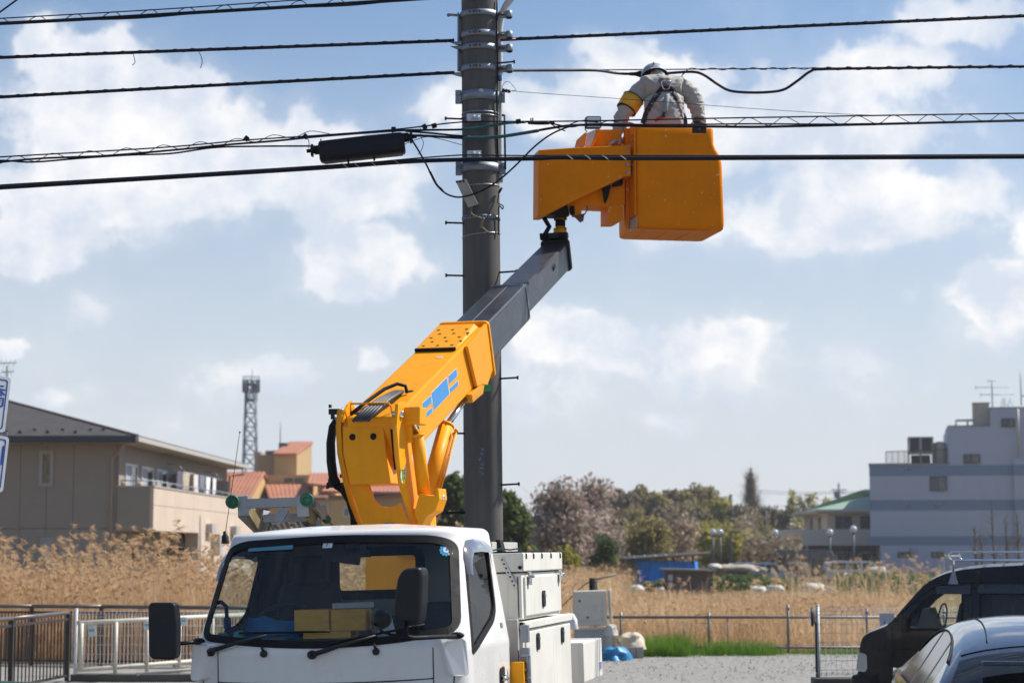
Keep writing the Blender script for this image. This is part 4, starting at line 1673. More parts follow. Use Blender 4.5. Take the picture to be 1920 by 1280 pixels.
def np_mesh(name, V, F, tint, m, parent=None):
 """faces of 4 from numpy arrays, with a tint per face"""
 me = bpy.data.meshes.new(name)
 n = len(F)
 if parent is not None:
  V = V - np.array(WM[parent.name].translation)
 me.vertices.add(len(V))
 me.vertices.foreach_set('co', V.astype(np.float32).ravel())
 me.loops.add(n * 4)
 me.loops.foreach_set('vertex_index', F.astype(np.int32).ravel())
 me.polygons.add(n)
 me.polygons.foreach_set('loop_start', np.arange(0, n * 4, 4, dtype=np.int32))
 me.polygons.foreach_set('loop_total', np.full(n, 4, dtype=np.int32))
 a = me.attributes.new('tint', 'FLOAT', 'FACE')
 a.data.foreach_set('value', np.clip(tint, 0, 1).astype(np.float32))
 me.materials.append(m)
 me.update()
 me.validate()
 o = bpy.data.objects.new(name, me)
 C.objects.link(o)
 WM[o.name] = Matrix.Identity(4)
 if parent is not None:
  o.parent = parent
 return o

def leaf_quads(P, size, aspect=1.6):
 n = len(P)
 d = RNG.normal(size=(n, 3))
 d /= np.linalg.norm(d, axis=1)[:, None]
 e = np.cross(d, RNG.normal(size=(n, 3)))
 e /= np.linalg.norm(e, axis=1)[:, None]
 s = (size * RNG.uniform(.6, 1.4, n))[:, None]
 V = np.stack([P - d * s * aspect * .5, P + e * s * .5, P + d * s * aspect * .5, P - e * s * .5], 1).reshape(-1, 3)
 return V, np.arange(n * 4).reshape(-1, 4)

def sticks(A_, B_, w0, w1):
 """thin flat strips, two crossed, from A to B"""
 n = len(A_)
 d = B_ - A_
 d = d / np.maximum(np.linalg.norm(d, axis=1)[:, None], 1e-6)
 e = np.cross(d, RNG.normal(size=(n, 3)))
 e /= np.maximum(np.linalg.norm(e, axis=1)[:, None], 1e-6)
 g = np.cross(d, e)
 Vs, Fs = [], []
 for k, q in enumerate((e, g)):
  Vs.append(np.stack([A_ - q * w0[:, None], A_ + q * w0[:, None], B_ + q * w1[:, None], B_ - q * w1[:, None]], 1).reshape(-1, 3))
  Fs.append(np.arange(n * 4).reshape(-1, 4) + k * n * 4)
 return np.concatenate(Vs), np.concatenate(Fs)

L_EVER = leafmat('leaf_evergreen', [(.040, .064, .022), (.082, .118, .032), (.134, .180, .054)], .5)
L_OLIVE = leafmat('leaf_olive', [(.15, .12, .045), (.27, .225, .08), (.42, .35, .14)], .5)
L_YELG = leafmat('leaf_yellowgreen', [(.19, .17, .03), (.33, .30, .05), (.48, .43, .10)], .5)
L_PINK = leafmat('blossom_dusky', [(.221, .163, .124), (.390, .305, .254), (.624, .507, .442)], .5)
L_PALE = leafmat('blossom_pale', [(.265, .209, .116), (.435, .333, .248), (.652, .513, .466)], .5)
L_BROWN = leafmat('twig_brown', [(.12, .09, .055), (.22, .17, .105), (.34, .27, .18)], .4)
L_DARK = leafmat('leaf_dark', [(.09, .085, .042), (.16, .145, .07), (.26, .22, .11)], .5)
M_BARK = mat('bark', (.09, .07, .055), .9, var=.25)

def tree(name, label, px, ytop, width, Y, m, n=3000, leaf=.22, trunk=.25, base=0.0, twigs=0, group=None, shape='round', dens=26, sk=.62):
 top = at(px, ytop, Y)
 R_ = width / 2 / FPX * Y
 H = top.z - base
 t = thing(name, label, 'tree', (top.x, Y, base), 0, group)
 zc0 = base + H * (trunk if shape != 'cone' else .05)
 hh = (top.z - zc0) / 2
 cen = np.array([top.x, Y, zc0 + hh])
 k = dens
 c = RNG.normal(size=(k, 3))
 c /= np.linalg.norm(c, axis=1)[:, None]
 c *= (RNG.uniform(.25, 1, k) ** .45)[:, None]
 if shape == 'cone':
  z = RNG.uniform(-1, 1, k)
  rr = (1 - z) / 2 * .9 + .06
  a = RNG.uniform(0, 2 * pi, k)
  c = np.stack([np.cos(a) * rr * RNG.uniform(.3, 1, k), np.sin(a) * rr * RNG.uniform(.3, 1, k), z], 1)
 cl = cen + c * np.array([R_, R_ * .9, hh]) * np.array([.84, .84, .88])
 rad = R_ * RNG.uniform(.22, .52, k) * (1.0 if shape != 'cone' else .26)
 w = rad ** 2
 idx = RNG.choice(k, n, p=w / w.sum())
 g = RNG.normal(size=(n, 3))
 g /= np.linalg.norm(g, axis=1)[:, None]
 P = cl[idx] + g * (rad[idx] * RNG.uniform(.05, 1.5, n) ** .75)[:, None] * np.array([1, 1, min(1.0, hh / R_ * .9)])
 tc_ = RNG.uniform(.15, .85, k)
 V, F = leaf_quads(P, leaf)
 np_mesh('crown', V, F, tc_[idx] + RNG.normal(0, .16, n), m, t)
 mb = MB()
 r0 = max(.06, H * .022)
 tp = [Vector((top.x, Y, base - .2)), Vector((top.x + .05 * R_, Y, base + H * .2)), Vector((top.x - .04 * R_, Y, base + H * .45)), Vector((top.x, Y, base + H * (.72 if shape != 'cone' else .97)))]
 mb.tube(tp, [r0, r0 * .8, r0 * .55, r0 * .12], 7)
 for j in range(min(k, 14)):
  q = Vector(cl[j])
  s0 = tp[1].lerp(tp[2], RNG.uniform(0, 1)) if shape != 'cone' else Vector((top.x, Y, q.z - .4 * R_))
  mb.tube([s0, s0.lerp(q, .5) + Vector((0, 0, .1 * R_)), q], [r0 * .35, r0 * .22, r0 * .06], 5)
 mb.build('trunk', M_BARK, t)
 if twigs:
  i2 = RNG.choice(k, twigs)
  A_ = cl[i2] * .75 + np.array([top.x, Y, zc0 + hh * .6]) * .25 + RNG.normal(size=(twigs, 3)) * rad[i2][:, None] * .35
  dirs = cl[i2] - np.array([top.x, Y, zc0 + hh * .2])
  dirs /= np.linalg.norm(dirs, axis=1)[:, None]
  dirs = dirs + RNG.normal(size=(twigs, 3)) * .55
  B_ = A_ + dirs * (R_ * RNG.uniform(.15, .42, twigs))[:, None]
  V, F = sticks(A_, B_, np.full(twigs, .0055 * sk * Y / 60), np.full(twigs, .002 * Y / 60))
  o = np_mesh('twigs', V, F, RNG.uniform(0, 1, len(F)), L_BROWN, t)
  o['kind'] = 'stuff'
 return t

# low rise that carries the far wood
mb = MB()
rows_ = []
for j in range(17):
 y = 185 + j * 6
 rows_.append([Vector((x, y, -.3 + 5.0 * math.exp(-((x - 17) / 13.5) ** 4) * math.exp(-((y - 235) / 30) ** 2) + 2.2 * math.exp(-((x - 36) / 16) ** 4) * math.exp(-((y - 245) / 30) ** 2) + .4 * noise.noise(Vector((x * .2, y * .2, 0))))) for x in [-30 + i * 4 for i in range(36)]])
mb.grid(rows_, 0, True)
tag(mb.build('wooded_rise', groundmat('rise_soil', (.06, .055, .03), (.12, .10, .05), (.07, .08, .03), .6)), kind='structure')
HG = 'trees on the wooded rise'
for px, yt, w, Y, m, n, lab, tw in (
  (1152, 906, 52, 232, L_DARK, 2600, 'dark olive tree on the rise, just right of the large pink tree', 0),
  (1176, 914, 46, 226, L_BROWN, 2300, 'brown twiggy tree on the rise between two dark crowns', 300),
  (1208, 912, 50, 236, L_OLIVE, 2400, 'olive tree on the rise above the pale blossom trees', 0),
  (1235, 920, 52, 228, L_OLIVE, 2600, 'ochre-green spreading tree on the rise, left of centre', 200),
  (1214, 921, 36, 244, L_DARK, 1500, 'small dark round tree poking up on the rise skyline', 0),
  (1264, 916, 44, 240, L_BROWN, 2200, 'brown bare-looking tree on the skyline of the rise', 320),
  (1290, 919, 52, 230, L_OLIVE, 2600, 'olive tree on the rise with an uneven flat top', 0),
  (1318, 910, 60, 236, L_OLIVE, 3200, 'tall olive tree that makes the highest crown of the rise', 0),
  (1347, 930, 58, 228, L_YELG, 2600, 'yellow-olive tree stepping down at the right of the rise', 0),
  (1385, 950, 50, 224, L_DARK, 2200, 'dark tree at the foot of the tall bare conical tree', 0),
  (1440, 950, 60, 228, L_BROWN, 2200, 'brown scrubby tree between bare conical tree and green-roof house', 260),
  (1478, 944, 46, 226, L_DARK, 1700, 'dark low tree just left of the green-roof house', 0),
  (1180, 948, 70, 205, L_OLIVE, 2600, 'olive tree lower on the rise, behind the pale blossom', 0),
  (1300, 950, 74, 205, L_OLIVE, 2800, 'broad olive tree lower on the rise behind the weeping tree', 0),
  (1246, 945, 60, 207, L_BROWN, 2400, 'brown tree in the middle of the lower rise', 260)):
 bz = max(0, -.5 + 5 * math.exp(-((at(px, 1000, Y).x - 17) / 13.5) ** 4) * math.exp(-((Y - 235) / 30) ** 2))
 tree('broadleaf_tree', lab, px, yt, w, Y, m, n, .30, .05, bz, tw, HG, dens=22)
for px, yt, w, Y, lab in ((1492, 916, 44, 262, 'thin yellow-green young tree, first right of the conical tree'), (1521, 916, 34, 262, 'thin yellow-green young tree above the white balcony'), (1545, 924, 36, 262, 'thin yellow-green young tree touching the green roof')):
 tree('young_tree', lab, px, yt, w, Y, L_YELG, 420, .28, .3, 1.5, 180, 'young trees by the green-roof house', dens=18)
tree('bare_conical_tree', 'tall bare conical tree rising above the skyline', 1407, 870, 84, 250, L_BROWN, 1500, .13, .1, 2.0, 3200, shape='cone', dens=110, sk=.4)
tree('conifer', 'small dark pointed conifer on the skyline left of the conical tree', 1369, 924, 17, 235, L_DARK, 900, .25, .05, 3.5, 0, shape='cone', dens=40)
tree('evergreen_tree', 'dark evergreen tree between the boom turret and the pole', 848, 884, 104, 74, L_EVER, 6500, .16, .1, dens=34)
tree('evergreen_tree', 'dark evergreen tree showing at the right side of the pole', 951, 912, 92, 70, L_EVER, 6500, .15, .1, dens=34)
tree('blossom_tree', 'large dusky pink blossom tree right of the pole', 1052, 905, 130, 106, L_PINK, 5200, .15, .12, 0, 1500, dens=40)
tree('blossom_tree', 'dusky pink twiggy tree behind and right of the large blossom tree', 1112, 900, 130, 112, L_PINK, 5200, .15, .12, 0, 1700, dens=40)
tree('blossom_tree', 'pale olive-green blossom tree, left of a pinker one', 1216, 968, 100, 118, L_OLIVE, 3600, .15, .1, 0, 500, dens=32)
tree('blossom_tree', 'pale pink blossom tree above the blue tarpaulin shelter', 1268, 962, 90, 121, L_PALE, 3600, .15, .1, 0, 500, dens=32)
tree('weeping_tree', 'bright yellow-green rounded tree behind the paired globe lamps', 1352, 966, 96, 150, L_YELG, 5200, .17, .05, dens=34)
tree('shrub', 'mid green bush at the foot of the pink trees', 1138, 1000, 62, 92, L_EVER, 2400, .13, .02, dens=22)
tree('shrub', 'yellow-green low bush beside the parked car behind the cabinets', 1048, 1022, 74, 88, L_YELG, 1800, .12, .0, dens=22)

def scrub(name, label, px0, px1, Y0, Y1, h, m, n, leaf=.16):
 y = RNG.uniform(Y0, Y1, n)
 px = RNG.uniform(px0, px1, n)
 x = (px - 960) / FPX * y
 hm = h * (.45 + .55 * np.abs(np.sin(x * .9 + y * .3) * np.sin(x * .37 + 1.3)))
 z = RNG.uniform(0, 1, n) ** .8 * hm
 V, F = leaf_quads(np.stack([x, y, z], 1), leaf)
 return tag(np_mesh(name, V, F, .5 + .25 * np.sin(x * 1.1) + RNG.normal(0, .15, n), m), label, None, None, 'stuff')

scrub('undergrowth', 'brown and olive undergrowth at the foot of the far trees', 1390, 1500, 126, 150, 3.0, L_BROWN, 6000, .2)
scrub('undergrowth', 'dull green undergrowth below the wooded rise', 960, 1500, 150, 180, 3.6, L_OLIVE, 12000, .24)
scrub('undergrowth', 'olive-brown thicket filling the skyline right of the rise', 1330, 1600, 215, 260, 6.2, L_OLIVE, 14000, .3)
scrub('undergrowth', 'brown thicket among the trees of the rise', 1130, 1420, 200, 235, 7.0, L_BROWN, 12000, .3)
scrub('undergrowth', 'dark hedge growth far left of the rise', 780, 1100, 128, 140, 2.6, L_DARK, 6000, .2)

# bare saplings in front of the office block
for px, yt, Y, lab in ((1826, 985, 66, 'thin bare sapling, leftmost in front of the office block'), (1858, 935, 70, 'taller forked bare sapling in front of the office block'), (1884, 965, 68, 'thin bare sapling leaning right before the office block'), (1905, 950, 72, 'bare sapling close to the right edge before the office block'), (1838, 1000, 64, 'short bare sapling just above the van roof rack')):
 top = at(px, yt, Y)
 t = thing('bare_sapling', lab, 'tree', (top.x, Y, 0), 0, 'bare saplings')
 mb = MB()
 p = [Vector((top.x + .15, Y, 0)), Vector((top.x + .05, Y, top.z * .5)), top]
 mb.tube(smooth_path(p, 4), [.05, .045, .04, .035, .03, .026, .02, .014, .008][:9], 5)
 mb.build('trunk', M_BARK, t)
 n = 26
 q = RNG.uniform(.35, .95, n)
 A_ = np.array([list(p[0].lerp(p[2], v)) for v in q])
 B_ = A_ + np.stack([RNG.normal(0, .25, n), RNG.normal(0, .25, n), RNG.uniform(.2, .7, n)], 1) * (1.2 - q)[:, None] * 1.6
 V, F = sticks(A_, B_, np.full(n, .012), np.full(n, .004))
 np_mesh('twigs', V, F, RNG.uniform(0, .6, len(F)), L_BROWN, t)

# reeds and grasses
L_REED = leafmat('reed_straw', [(.42, .265, .13), (.67, .475, .275), (.85, .70, .49)], .55)
L_DRY = leafmat('dry_grass', [(.27, .15, .075), (.62, .42, .235), (.92, .76, .52)], .55)
L_GRASS = leafmat('fresh_grass', [(.075, .16, .012), (.15, .29, .025), (.26, .40, .05)], .4)
L_VEG = leafmat('bed_green', [(.05, .08, .025), (.095, .14, .04), (.17, .20, .075)], .4)

def blades(X, Y, Z0, H, W, bend, seg=3, ang=None):
 """curved blades standing at X, Y: height H, width W, tips pushed over by bend"""
 n = len(X)
 a = RNG.uniform(0, 2 * pi, n) if ang is None else ang
 dx, dy = np.cos(a), np.sin(a)
 wa = RNG.uniform(0, pi, n)
 wx, wy = np.cos(wa) * W * .5, np.sin(wa) * W * .5
 Vs = []
 for k in range(seg + 1):
  u = k / seg
  off = bend * H * u ** 2
  z = Z0 + H * (u - .25 * np.clip(bend, 0, 1.5) * u ** 2)
  tp = 1 - .85 * u
  Vs.append(np.stack([X + dx * off - wx * tp, Y + dy * off - wy * tp, z], 1))
  Vs.append(np.stack([X + dx * off + wx * tp, Y + dy * off + wy * tp, z], 1))
 V = np.stack(Vs, 1).reshape(-1, 3)
 m_ = 2 * (seg + 1)
 F = np.concatenate([np.stack([np.arange(n) * m_ + 2 * k, np.arange(n) * m_ + 2 * k + 1, np.arange(n) * m_ + 2 * k + 3, np.arange(n) * m_ + 2 * k + 2], 1) for k in range(seg)])
 tips = np.stack([X + dx * bend * H, Y + dy * bend * H, Z0 + H * (1 - .25 * np.clip(bend, 0, 1.5))], 1)
 return V, F, np.tile(np.arange(n), seg), tips, a

def patch(name, label, px0, px1, Y0, Y1, n, h0, h1, w, b0, b1, m, plume=0.0, yvar=None, clump=.0, seg=3):
 y = RNG.uniform(Y0, Y1, n)
 px = RNG.uniform(px0, px1, n)
 x = (px - 960) / FPX * y
 if clump:
  k = max(4, int(n / 40))
  cy = RNG.uniform(Y0, Y1, k)
  cx = (RNG.uniform(px0, px1, k) - 960) / FPX * cy
  i = RNG.integers(0, k, n)
  sel = RNG.uniform(0, 1, n) < .65
  x = np.where(sel, cx[i] + RNG.normal(0, clump, n), x)
  y = np.where(sel, np.clip(cy[i] + RNG.normal(0, clump, n), Y0, Y1), y)
 H = RNG.uniform(h0, h1, n) * (.82 + .18 * np.sin(x * 1.3) * np.sin(y * .9 + x * .5))
 bend = RNG.uniform(b0, b1, n)
 V, F, idx, tips, a = blades(x, y, np.zeros(n), H, np.full(n, w) * RNG.uniform(.6, 1.4, n), bend, seg)
 tn = RNG.uniform(.1, .9, n)
 T = tn[idx] * .62 + .3 * RNG.uniform(0, 1, len(F)) + .17 * np.sin(x * .8 + np.sin(y * .35) * 2)[idx]
 Vs, Fs, Ts = [V], [F], [T]
 if plume:
  j = np.where(RNG.uniform(0, 1, n) < plume)[0]
  per = 18
  r = np.repeat(j, per)
  base = tips[r] - np.stack([np.cos(a[r]) * .05, np.sin(a[r]) * .05, np.full(len(r), .05)], 1)
  aa = a[r] + RNG.normal(0, .45, len(r))
  L = RNG.uniform(.06, .22, len(r))
  s = np.stack([np.cos(aa) * L * RNG.uniform(.5, 1.1, len(r)), np.sin(aa) * L * .7, L * RNG.uniform(-.7, .35, len(r))], 1)
  V2, F2 = sticks(base, base + s, np.full(len(r), .005), np.full(len(r), .003))
  Vs.append(V2)
  Fs.append(F2 + len(V))
  Ts.append(RNG.uniform(.35, 1, len(F2)))
 o = np_mesh(name, np.concatenate(Vs), np.concatenate(Fs), np.concatenate(Ts), m)
 return tag(o, label, None, None, 'stuff')

patch('reeds', 'tall straw-coloured reeds with feathery heads at left', -420, 900, 35.8, 44, 18500, 1.1, 2.1, .010, .02, .2, L_REED, .25, clump=.3)
patch('reeds', 'scattered tallest reeds with drooping feathery heads standing above the rest', -150, 900, 35.6, 42, 1100, 1.9, 2.72, .011, .02, .22, L_REED, .8, clump=.5, seg=5)
patch('reeds', 'lower tangled straw stems at the foot of the reeds', -420, 960, 35.4, 42, 25000, .7, 1.75, .011, .03, .45, L_REED)
patch('dry_grass', 'dry golden grass bank behind the truck cabinets', 955, 1168, 52, 74, 13000, .8, 1.75, .014, .05, .5, L_REED, .08)
patch('dry_grass', 'dry straw grass filling the field behind the rail fence', 1060, 2300, 39.3, 58, 44000, .5, 1.12, .010, .04, .5, L_DRY, .03, clump=.3)
patch('dry_grass', 'dry straw grass in the middle of the field', 1120, 2300, 58, 84, 32000, .25, .55, .014, .05, .6, L_DRY, .02, clump=.5)
patch('dry_grass', 'pale fallen stalks lying at the foot of the dry grass', 1080, 1990, 39.2, 41.5, 3600, .35, .6, .009, .8, 2.4, L_REED)
patch('tall_stalks', 'loose tall reed stalks standing in front of the office block', 1440, 1780, 60, 80, 420, 1.2, 2.2, .020, .05, .4, L_REED, .35)
patch('tall_stalks', 'loose thin stalks standing along the field', 1180, 1900, 44, 62, 420, .9, 1.6, .016, .02, .4, L_REED, .35)
patch('loose_stalks', 'coarse pale stalks leaning all ways through the dry field grass', 1060, 1990, 39.4, 60, 2600, .6, 1.25, .020, .1, 1.3, L_REED, .02)
for lab, p0, p1, y0, y1, n, h0, h1 in (('lush green grass tuft in front of the rail fence near the sacking', 1196, 1290, 37.7, 39.2, 3400, .08, .52), ('lush green grass tuft in the middle of the rail fence foot', 1325, 1450, 38.0, 39.2, 2400, .05, .40),
          ('short green grass along the foot of the rail fence', 1180, 1850, 38.4, 39.2, 4200, .07, .17), ('sparse green blades straying on to the gravel edge', 1150, 1800, 37.6, 38.6, 420, .03, .09)):
 patch('green_grass', lab, p0, p1, y0, y1, n, h0, h1, .011, .05, .8, L_GRASS, clump=.16)
for lab, p0, p1, y0, y1, h, n in (('leafy green vegetable plants beside the blue shelter', 1180, 1260, 86, 90, .9, 1300), ('leafy green vegetable bed right of the wooden hutch', 1325, 1400, 86, 92, .9, 1500), ('leafy green vegetable bed behind the white sacks', 1400, 1500, 93, 99, 1.1, 1700), ('bright green vegetable bed left of the black van', 1560, 1790, 86, 100, 1.0, 3600), ('low green weeds beside the appliance heap', 1140, 1190, 60, 70, .7, 700)):
 scrub('vegetable_bed', lab, p0, p1, y0, y1, h, L_VEG, n, .13)

# ------------------------------------------------------------------ utility pole and the cables on it
PY = 17.5

def pole_c(z):
 return Vector((-.25 - (z - 2.139) * .0089, PY, z))

def pole_r(z):
 return .1715 - (z - 2.14) * .0018

POLE = thing('utility_pole', 'grey concrete utility pole with steel bands behind the raised boom', 'utility pole', pole_c(0))
mb = MB()
zz = [-.5 + i * .25 for i in range(40)]
mb.tube([pole_c(z) for z in zz], [pole_r(z) for z in zz], 40)
mb.build('pole_shaft', M_CONC, POLE)

def pz(y):
 return at(905, y, PY - .16).z

def ring(z, h, t, m, name, a0=0, a1=2 * pi, tilt=0.0, par=POLE, bev=.002):
 n = 40
 mb = MB()
 rows_ = []
 for dz, rr in ((-h / 2, 0.001), (-h / 2, t), (h / 2, t), (h / 2, 0.001)):
  row = []
  for i in range(n + 1):
   a = a0 + (a1 - a0) * i / n
   q = pole_c(z)
   row.append(q + Vector((cos(a) * (pole_r(z) + rr), sin(a) * (pole_r(z) + rr), dz + tilt * cos(a))))
  rows_.append(row)
 mb.grid(rows_, 0, True)
 return mb.build(name, m, par)

# four adjustable bands tied by a channel on the left, lugs on the right
for y in (22, 60.5, 85.5, 124):
 z = pz(y)
 b_ = ring(z, .050, .014, M_STEEL, 'pole_band')
 mb = MB()
 for k, aa in enumerate((-2.06, -1.87, -1.56)):
  a = aa
  q = pole_c(z) + Vector((cos(a), sin(a), 0)) * (pole_r(z) + .014)
  d = Vector((cos(a), sin(a), 0))
  mb.tube([q - d * .003, q + d * .0015], .0085, 10)
 each(mb, 'band_hole', M_RUB, b_)
 mb = MB()
 a = -1.74
 d = Vector((cos(a), sin(a), 0))
 q = pole_c(z) + d * (pole_r(z) + .014)
 mb.tube([q, q + d * .014], .012, 6)
 mb.build('band_bolt', M_RUST, b_)
 mb = MB()
 q = pole_c(z) + Vector((pole_r(z) + .045, -.05, 0))
 mb.box(q, (.075, .03, .06))
 mb.lathe(q + Vector((.055, -.01, 0)), [(.028, -.033), (.034, -.025), (.034, .025), (.028, .033), (0, .033)], 14, axis=(0, .2, 1))
 mb.build('band_lug', M_STEEL, b_, bevel=.004)
 mb = MB()
 mb.tube([q + Vector((-.03, -.04, 0)), q + Vector((.01, -.02, 0))], .011, 6)
 mb.build('lug_bolt', M_RUST, b_)
mb = MB()
za, zb_ = pz(126), pz(17)
q = pole_c((za + zb_) / 2) + Vector((-pole_r(6.4) - .030, -.02, 0))
mb.box(q, (.014, .06, zb_ - za))
mb.box(q + Vector((.018, .03, 0)), (.04, .012, zb_ - za))
mb.build('pole_channel', M_STEEL, POLE, bevel=.003)
for y, l in ((22, .095), (75, .085), (83, .08), (133, .11)):
 mb = MB()
 z = pz(y)
 q = pole_c(z) + Vector((-pole_r(z) - .02, -.03, 0))
 if y < 30:
  mb.tube([q, q + Vector((-l, -.01, .004))], .012, 8)
  mb.ball(q + Vector((-l, -.01, .0)), .017, 8, 6)
 else:
  mb.hexa([q + Vector(p) for p in ((.02, -.03, -.02), (.02, .03, -.02), (-.02, .03, -.01), (-.02, -.03, -.01), (.02, -.03, .012), (.02, .03, .012), (-l, .008, .012), (-l, -.008, .012))])
 mb.build('cable_arm', M_STEEL, POLE)
ring(pz(176), .085, .014, M_STEEL, 'pole_band')
ring(pz(311), .07, .013, M_STEEL, 'pole_band')
for y in (176, 311):
 z = pz(y)
 for sx in (-1, 1):
  mb = MB()
  q = pole_c(z) + Vector((sx * (pole_r(z) + .03), -.03, 0))
  mb.box(q, (.055, .045, .10 if sx > 0 else .12))
  mb.tube([q + Vector((0, -.04, .02)), q + Vector((0, .04, .02))], .014, 6)
  mb.build('band_lug', M_STEEL, POLE, bevel=.004)
ring(pz(208), .012, .004, M_STEEL, 'wire_tie')
ring(pz(214), .006, .005, M_ALU, 'wire_tie')
ring(pz(345), .010, .004, M_ALU, 'wire_tie', tilt=.004)
ring(pz(437), .008, .004, M_ALU, 'wire_tie', tilt=.018)
pb = ring(pz(405), .032, .005, M_STEEL, 'perforated_band')
mb = MB()
for i in range(16):
 a = -2.9 + i * .17
 z = pz(405)
 d = Vector((cos(a), sin(a), 0))
 q = pole_c(z) + d * (pole_r(z) + .004)
 mb.tube([q, q + d * .0022], .008, 8)
each(mb, 'band_hole', M_RUB, pb)
# step bolts
for sx, y in ((-1, 219), (-1, 415), (-1, 514), (-1, 811), (-1, 960), (1, 114), (1, 508), (1, 708), (1, 908)):
 z = pz(y)
 q = pole_c(z) + Vector((sx * (pole_r(z) - .02), -.06, 0))
 e = q + Vector((sx * .155, -.03, .0 if sx < 0 else .008))
 mb = MB()
 mb.tube([q, e], .0085, 8)
 mb.tube([e, e + Vector((sx * .016, 0, 0))], .017, 10)
 mb.build('step_bolt', M_CABLE, POLE)
# suspension clamps for the messengers
for y in (221, 290):
 z = pz(y)
 mb = MB()
 c = pole_c(z) + Vector((-.055, -pole_r(z) - .02, 0))
 mb.box(c, (.125, .03, .06))
 mb.box(c + Vector((.0, -.01, -.035)), (.11, .03, .014))
 mb.lathe(c + Vector((-.005, -.015, 0)), [(.026, 0), (.026, .014), (.012, .016), (.012, .03), (0, .03)], 8, axis=(0, -1, 0), smooth=False)
 mb.lathe(c + Vector((.035, -.015, -.006)), [(.02, 0), (.02, .018), (0, .02)], 8, axis=(0, -1, 0))
 mb.build('messenger_clamp', mat('clamp_zinc', (.62, .64, .66), .4, .5, var=.1), POLE, bevel=.008)
# riser conduit down the back of the pole, bending away at the top
mb = MB()
pts = smooth_path([at(972, -20, 17.66), at(960, -4, 17.66), at(948, 12, 17.66), at(940, 34, 17.66), at(936.5, 60, 17.66), at(936, 120, 17.66), at(936.5, 342, 17.66)], 5)
mb.tube(pts, .031, 14)
mb.build('riser_conduit', M_PALE, POLE)
mb = MB()
mb.tube(smooth_path([at(932, 0, 17.42), at(931.5, 60, 17.40), at(933, 130, 17.4), at(932, 200, 17.4), at(934, 300, 17.42)], 4), .007, 6)
mb.build('ground_wire', M_CABLE, POLE)
mb = MB()
mb.tube([at(946, 216, 17.45), at(947.5, 318, 17.45)], .009, 6)
mb.tube([at(941, 216, 17.45), at(947, 217, 17.45)], .010, 6)
mb.build('guard_rod', M_CABLE, POLE)
mb = MB()
mb.lathe(at(937, 147, 17.42), [(.018, -.022), (.02, -.02), (.02, .02), (.016, .024), (0, .024)], 12)
mb.build('tie_block', mat('tag_blue', (.02, .12, .36), .5), POLE)
mb = MB()
mb.tube(smooth_path([at(940, 352, 17.40), at(935, 366, 17.40), at(934, 380, 17.38), at(943, 386, 17.38), at(942, 392, 17.38), at(936, 386, 17.38), at(935, 400, 17.4), at(934.5, 440, 17.4)], 5), .0055, 6)
mb.tube([at(941, 352, 17.4), at(935, 362, 17.4)], .012, 6)
mb.build('loose_wire', M_CABLE, POLE)
# leaning mounting plate strapped to the front
mb = MB()
Yp = 17.26
pl4 = [at(854, 339, Yp), at(872.5, 336, Yp), at(896, 383, Yp + .03), at(878, 389, Yp + .03)]
mb.prism(pl4, (0, .022, 0))
mp_ = mb.build('mounting_plate', mat('plate_beige', (.42, .385, .32), .55, var=.1, dirt=.4), POLE, bevel=.004)
mb = MB()
for x, y in ((856.5, 341), (862.5, 340.5), (869, 339.5)):
 q = at(x, y, Yp)
 mb.tube([q, q + Vector((0, -.004, 0))], .010, 8)
each(mb, 'plate_hole', M_RUB, mp_)
mb = MB()
mb.bar(at(873.5, 337, Yp - .005), at(896.5, 383, Yp + .025), .006, .03, up=(0, 1, 0))
mb.build('plate_lip', M_WHITE, mp_)
mb = MB()
mb.tube(smooth_path([at(885, 388, 17.30), at(883, 398, 17.29), at(890, 405, 17.28), at(903, 410, 17.28), at(902, 422, 17.29), at(908, 430, 17.30), at(918, 437, 17.31)], 5), .007, 6)
mb.tube(smooth_path([at(907, 408, 17.27), at(903, 418, 17.27), at(902, 428, 17.29)], 4), .013, 6)
mb.build('tie_strap', mat('strap_tan', (.20, .16, .10), .7, var=.3), POLE)
# number plate with vertical characters too worn to read
z0, z1 = pz(892), pz(838)
mb = MB()
rows_ = []
for z in (z0, z1):
 rows_.append([pole_c(z) + Vector((sin(a) * (pole_r(z) + .002), -cos(a) * (pole_r(z) + .002), 0)) for a in [-.235 + .06 * i for i in range(7)]])
mb.grid(rows_, 0, True)
npl = mb.build('number_plate', mat('plate_blue_grey', (.075, .085, .11), .5, var=.1), POLE)
mb = MB()
random.seed(5)
for k in range(6):
 zc_ = z1 - (z1 - z0) * (k + .6) / 6.3
 for _ in range(4):
  a = -.055 + random.uniform(-.10, .10)
  w_, h_ = random.choice(((.022, .004), (.004, .02), (.014, .004), (.005, .012)))
  q = pole_c(zc_ + random.uniform(-.012, .012)) + Vector((sin(a), -cos(a), 0)) * (pole_r(zc_) + .0035)
  mb.box(q, (w_, .002, h_))
o = mb.build('plate_print', mat('faded_print', (.22, .25, .30), .6), npl)
o['kind'] = 'stuff'

# --- cables
def pth(pts, Y=17.24, k=8):
 P = []
 for p in pts:
  P.append(at(p[0], p[1], p[2] if len(p) > 2 else Y))
 P = smooth_path(P, k)
 # runs that leave the picture go on to the next poles
 if pts[0][0] <= -40:
  P = [P[0] + (P[0] - P[2]).normalized() * 26] + P
 if pts[-1][0] >= 1990:
  P = P + [P[-1] + (P[-1] - P[-3]).normalized() * 26]
 return P

def along(path, step):
 """even samples along a path"""
 out = [path[0]]
 acc = 0.0
 for a, b in zip(path, path[1:]):
  L = (b - a).length
  while acc + L >= step:
   t = (step - acc) / L
   a = a.lerp(b, t)
   out.append(a.copy())
   L = (b - a).length
   acc = 0.0
  acc += L
 return out

def cable(name, label, group=None, cat='cable'):
 return thing(name, label, cat, (0, 0, 0), 0, group)

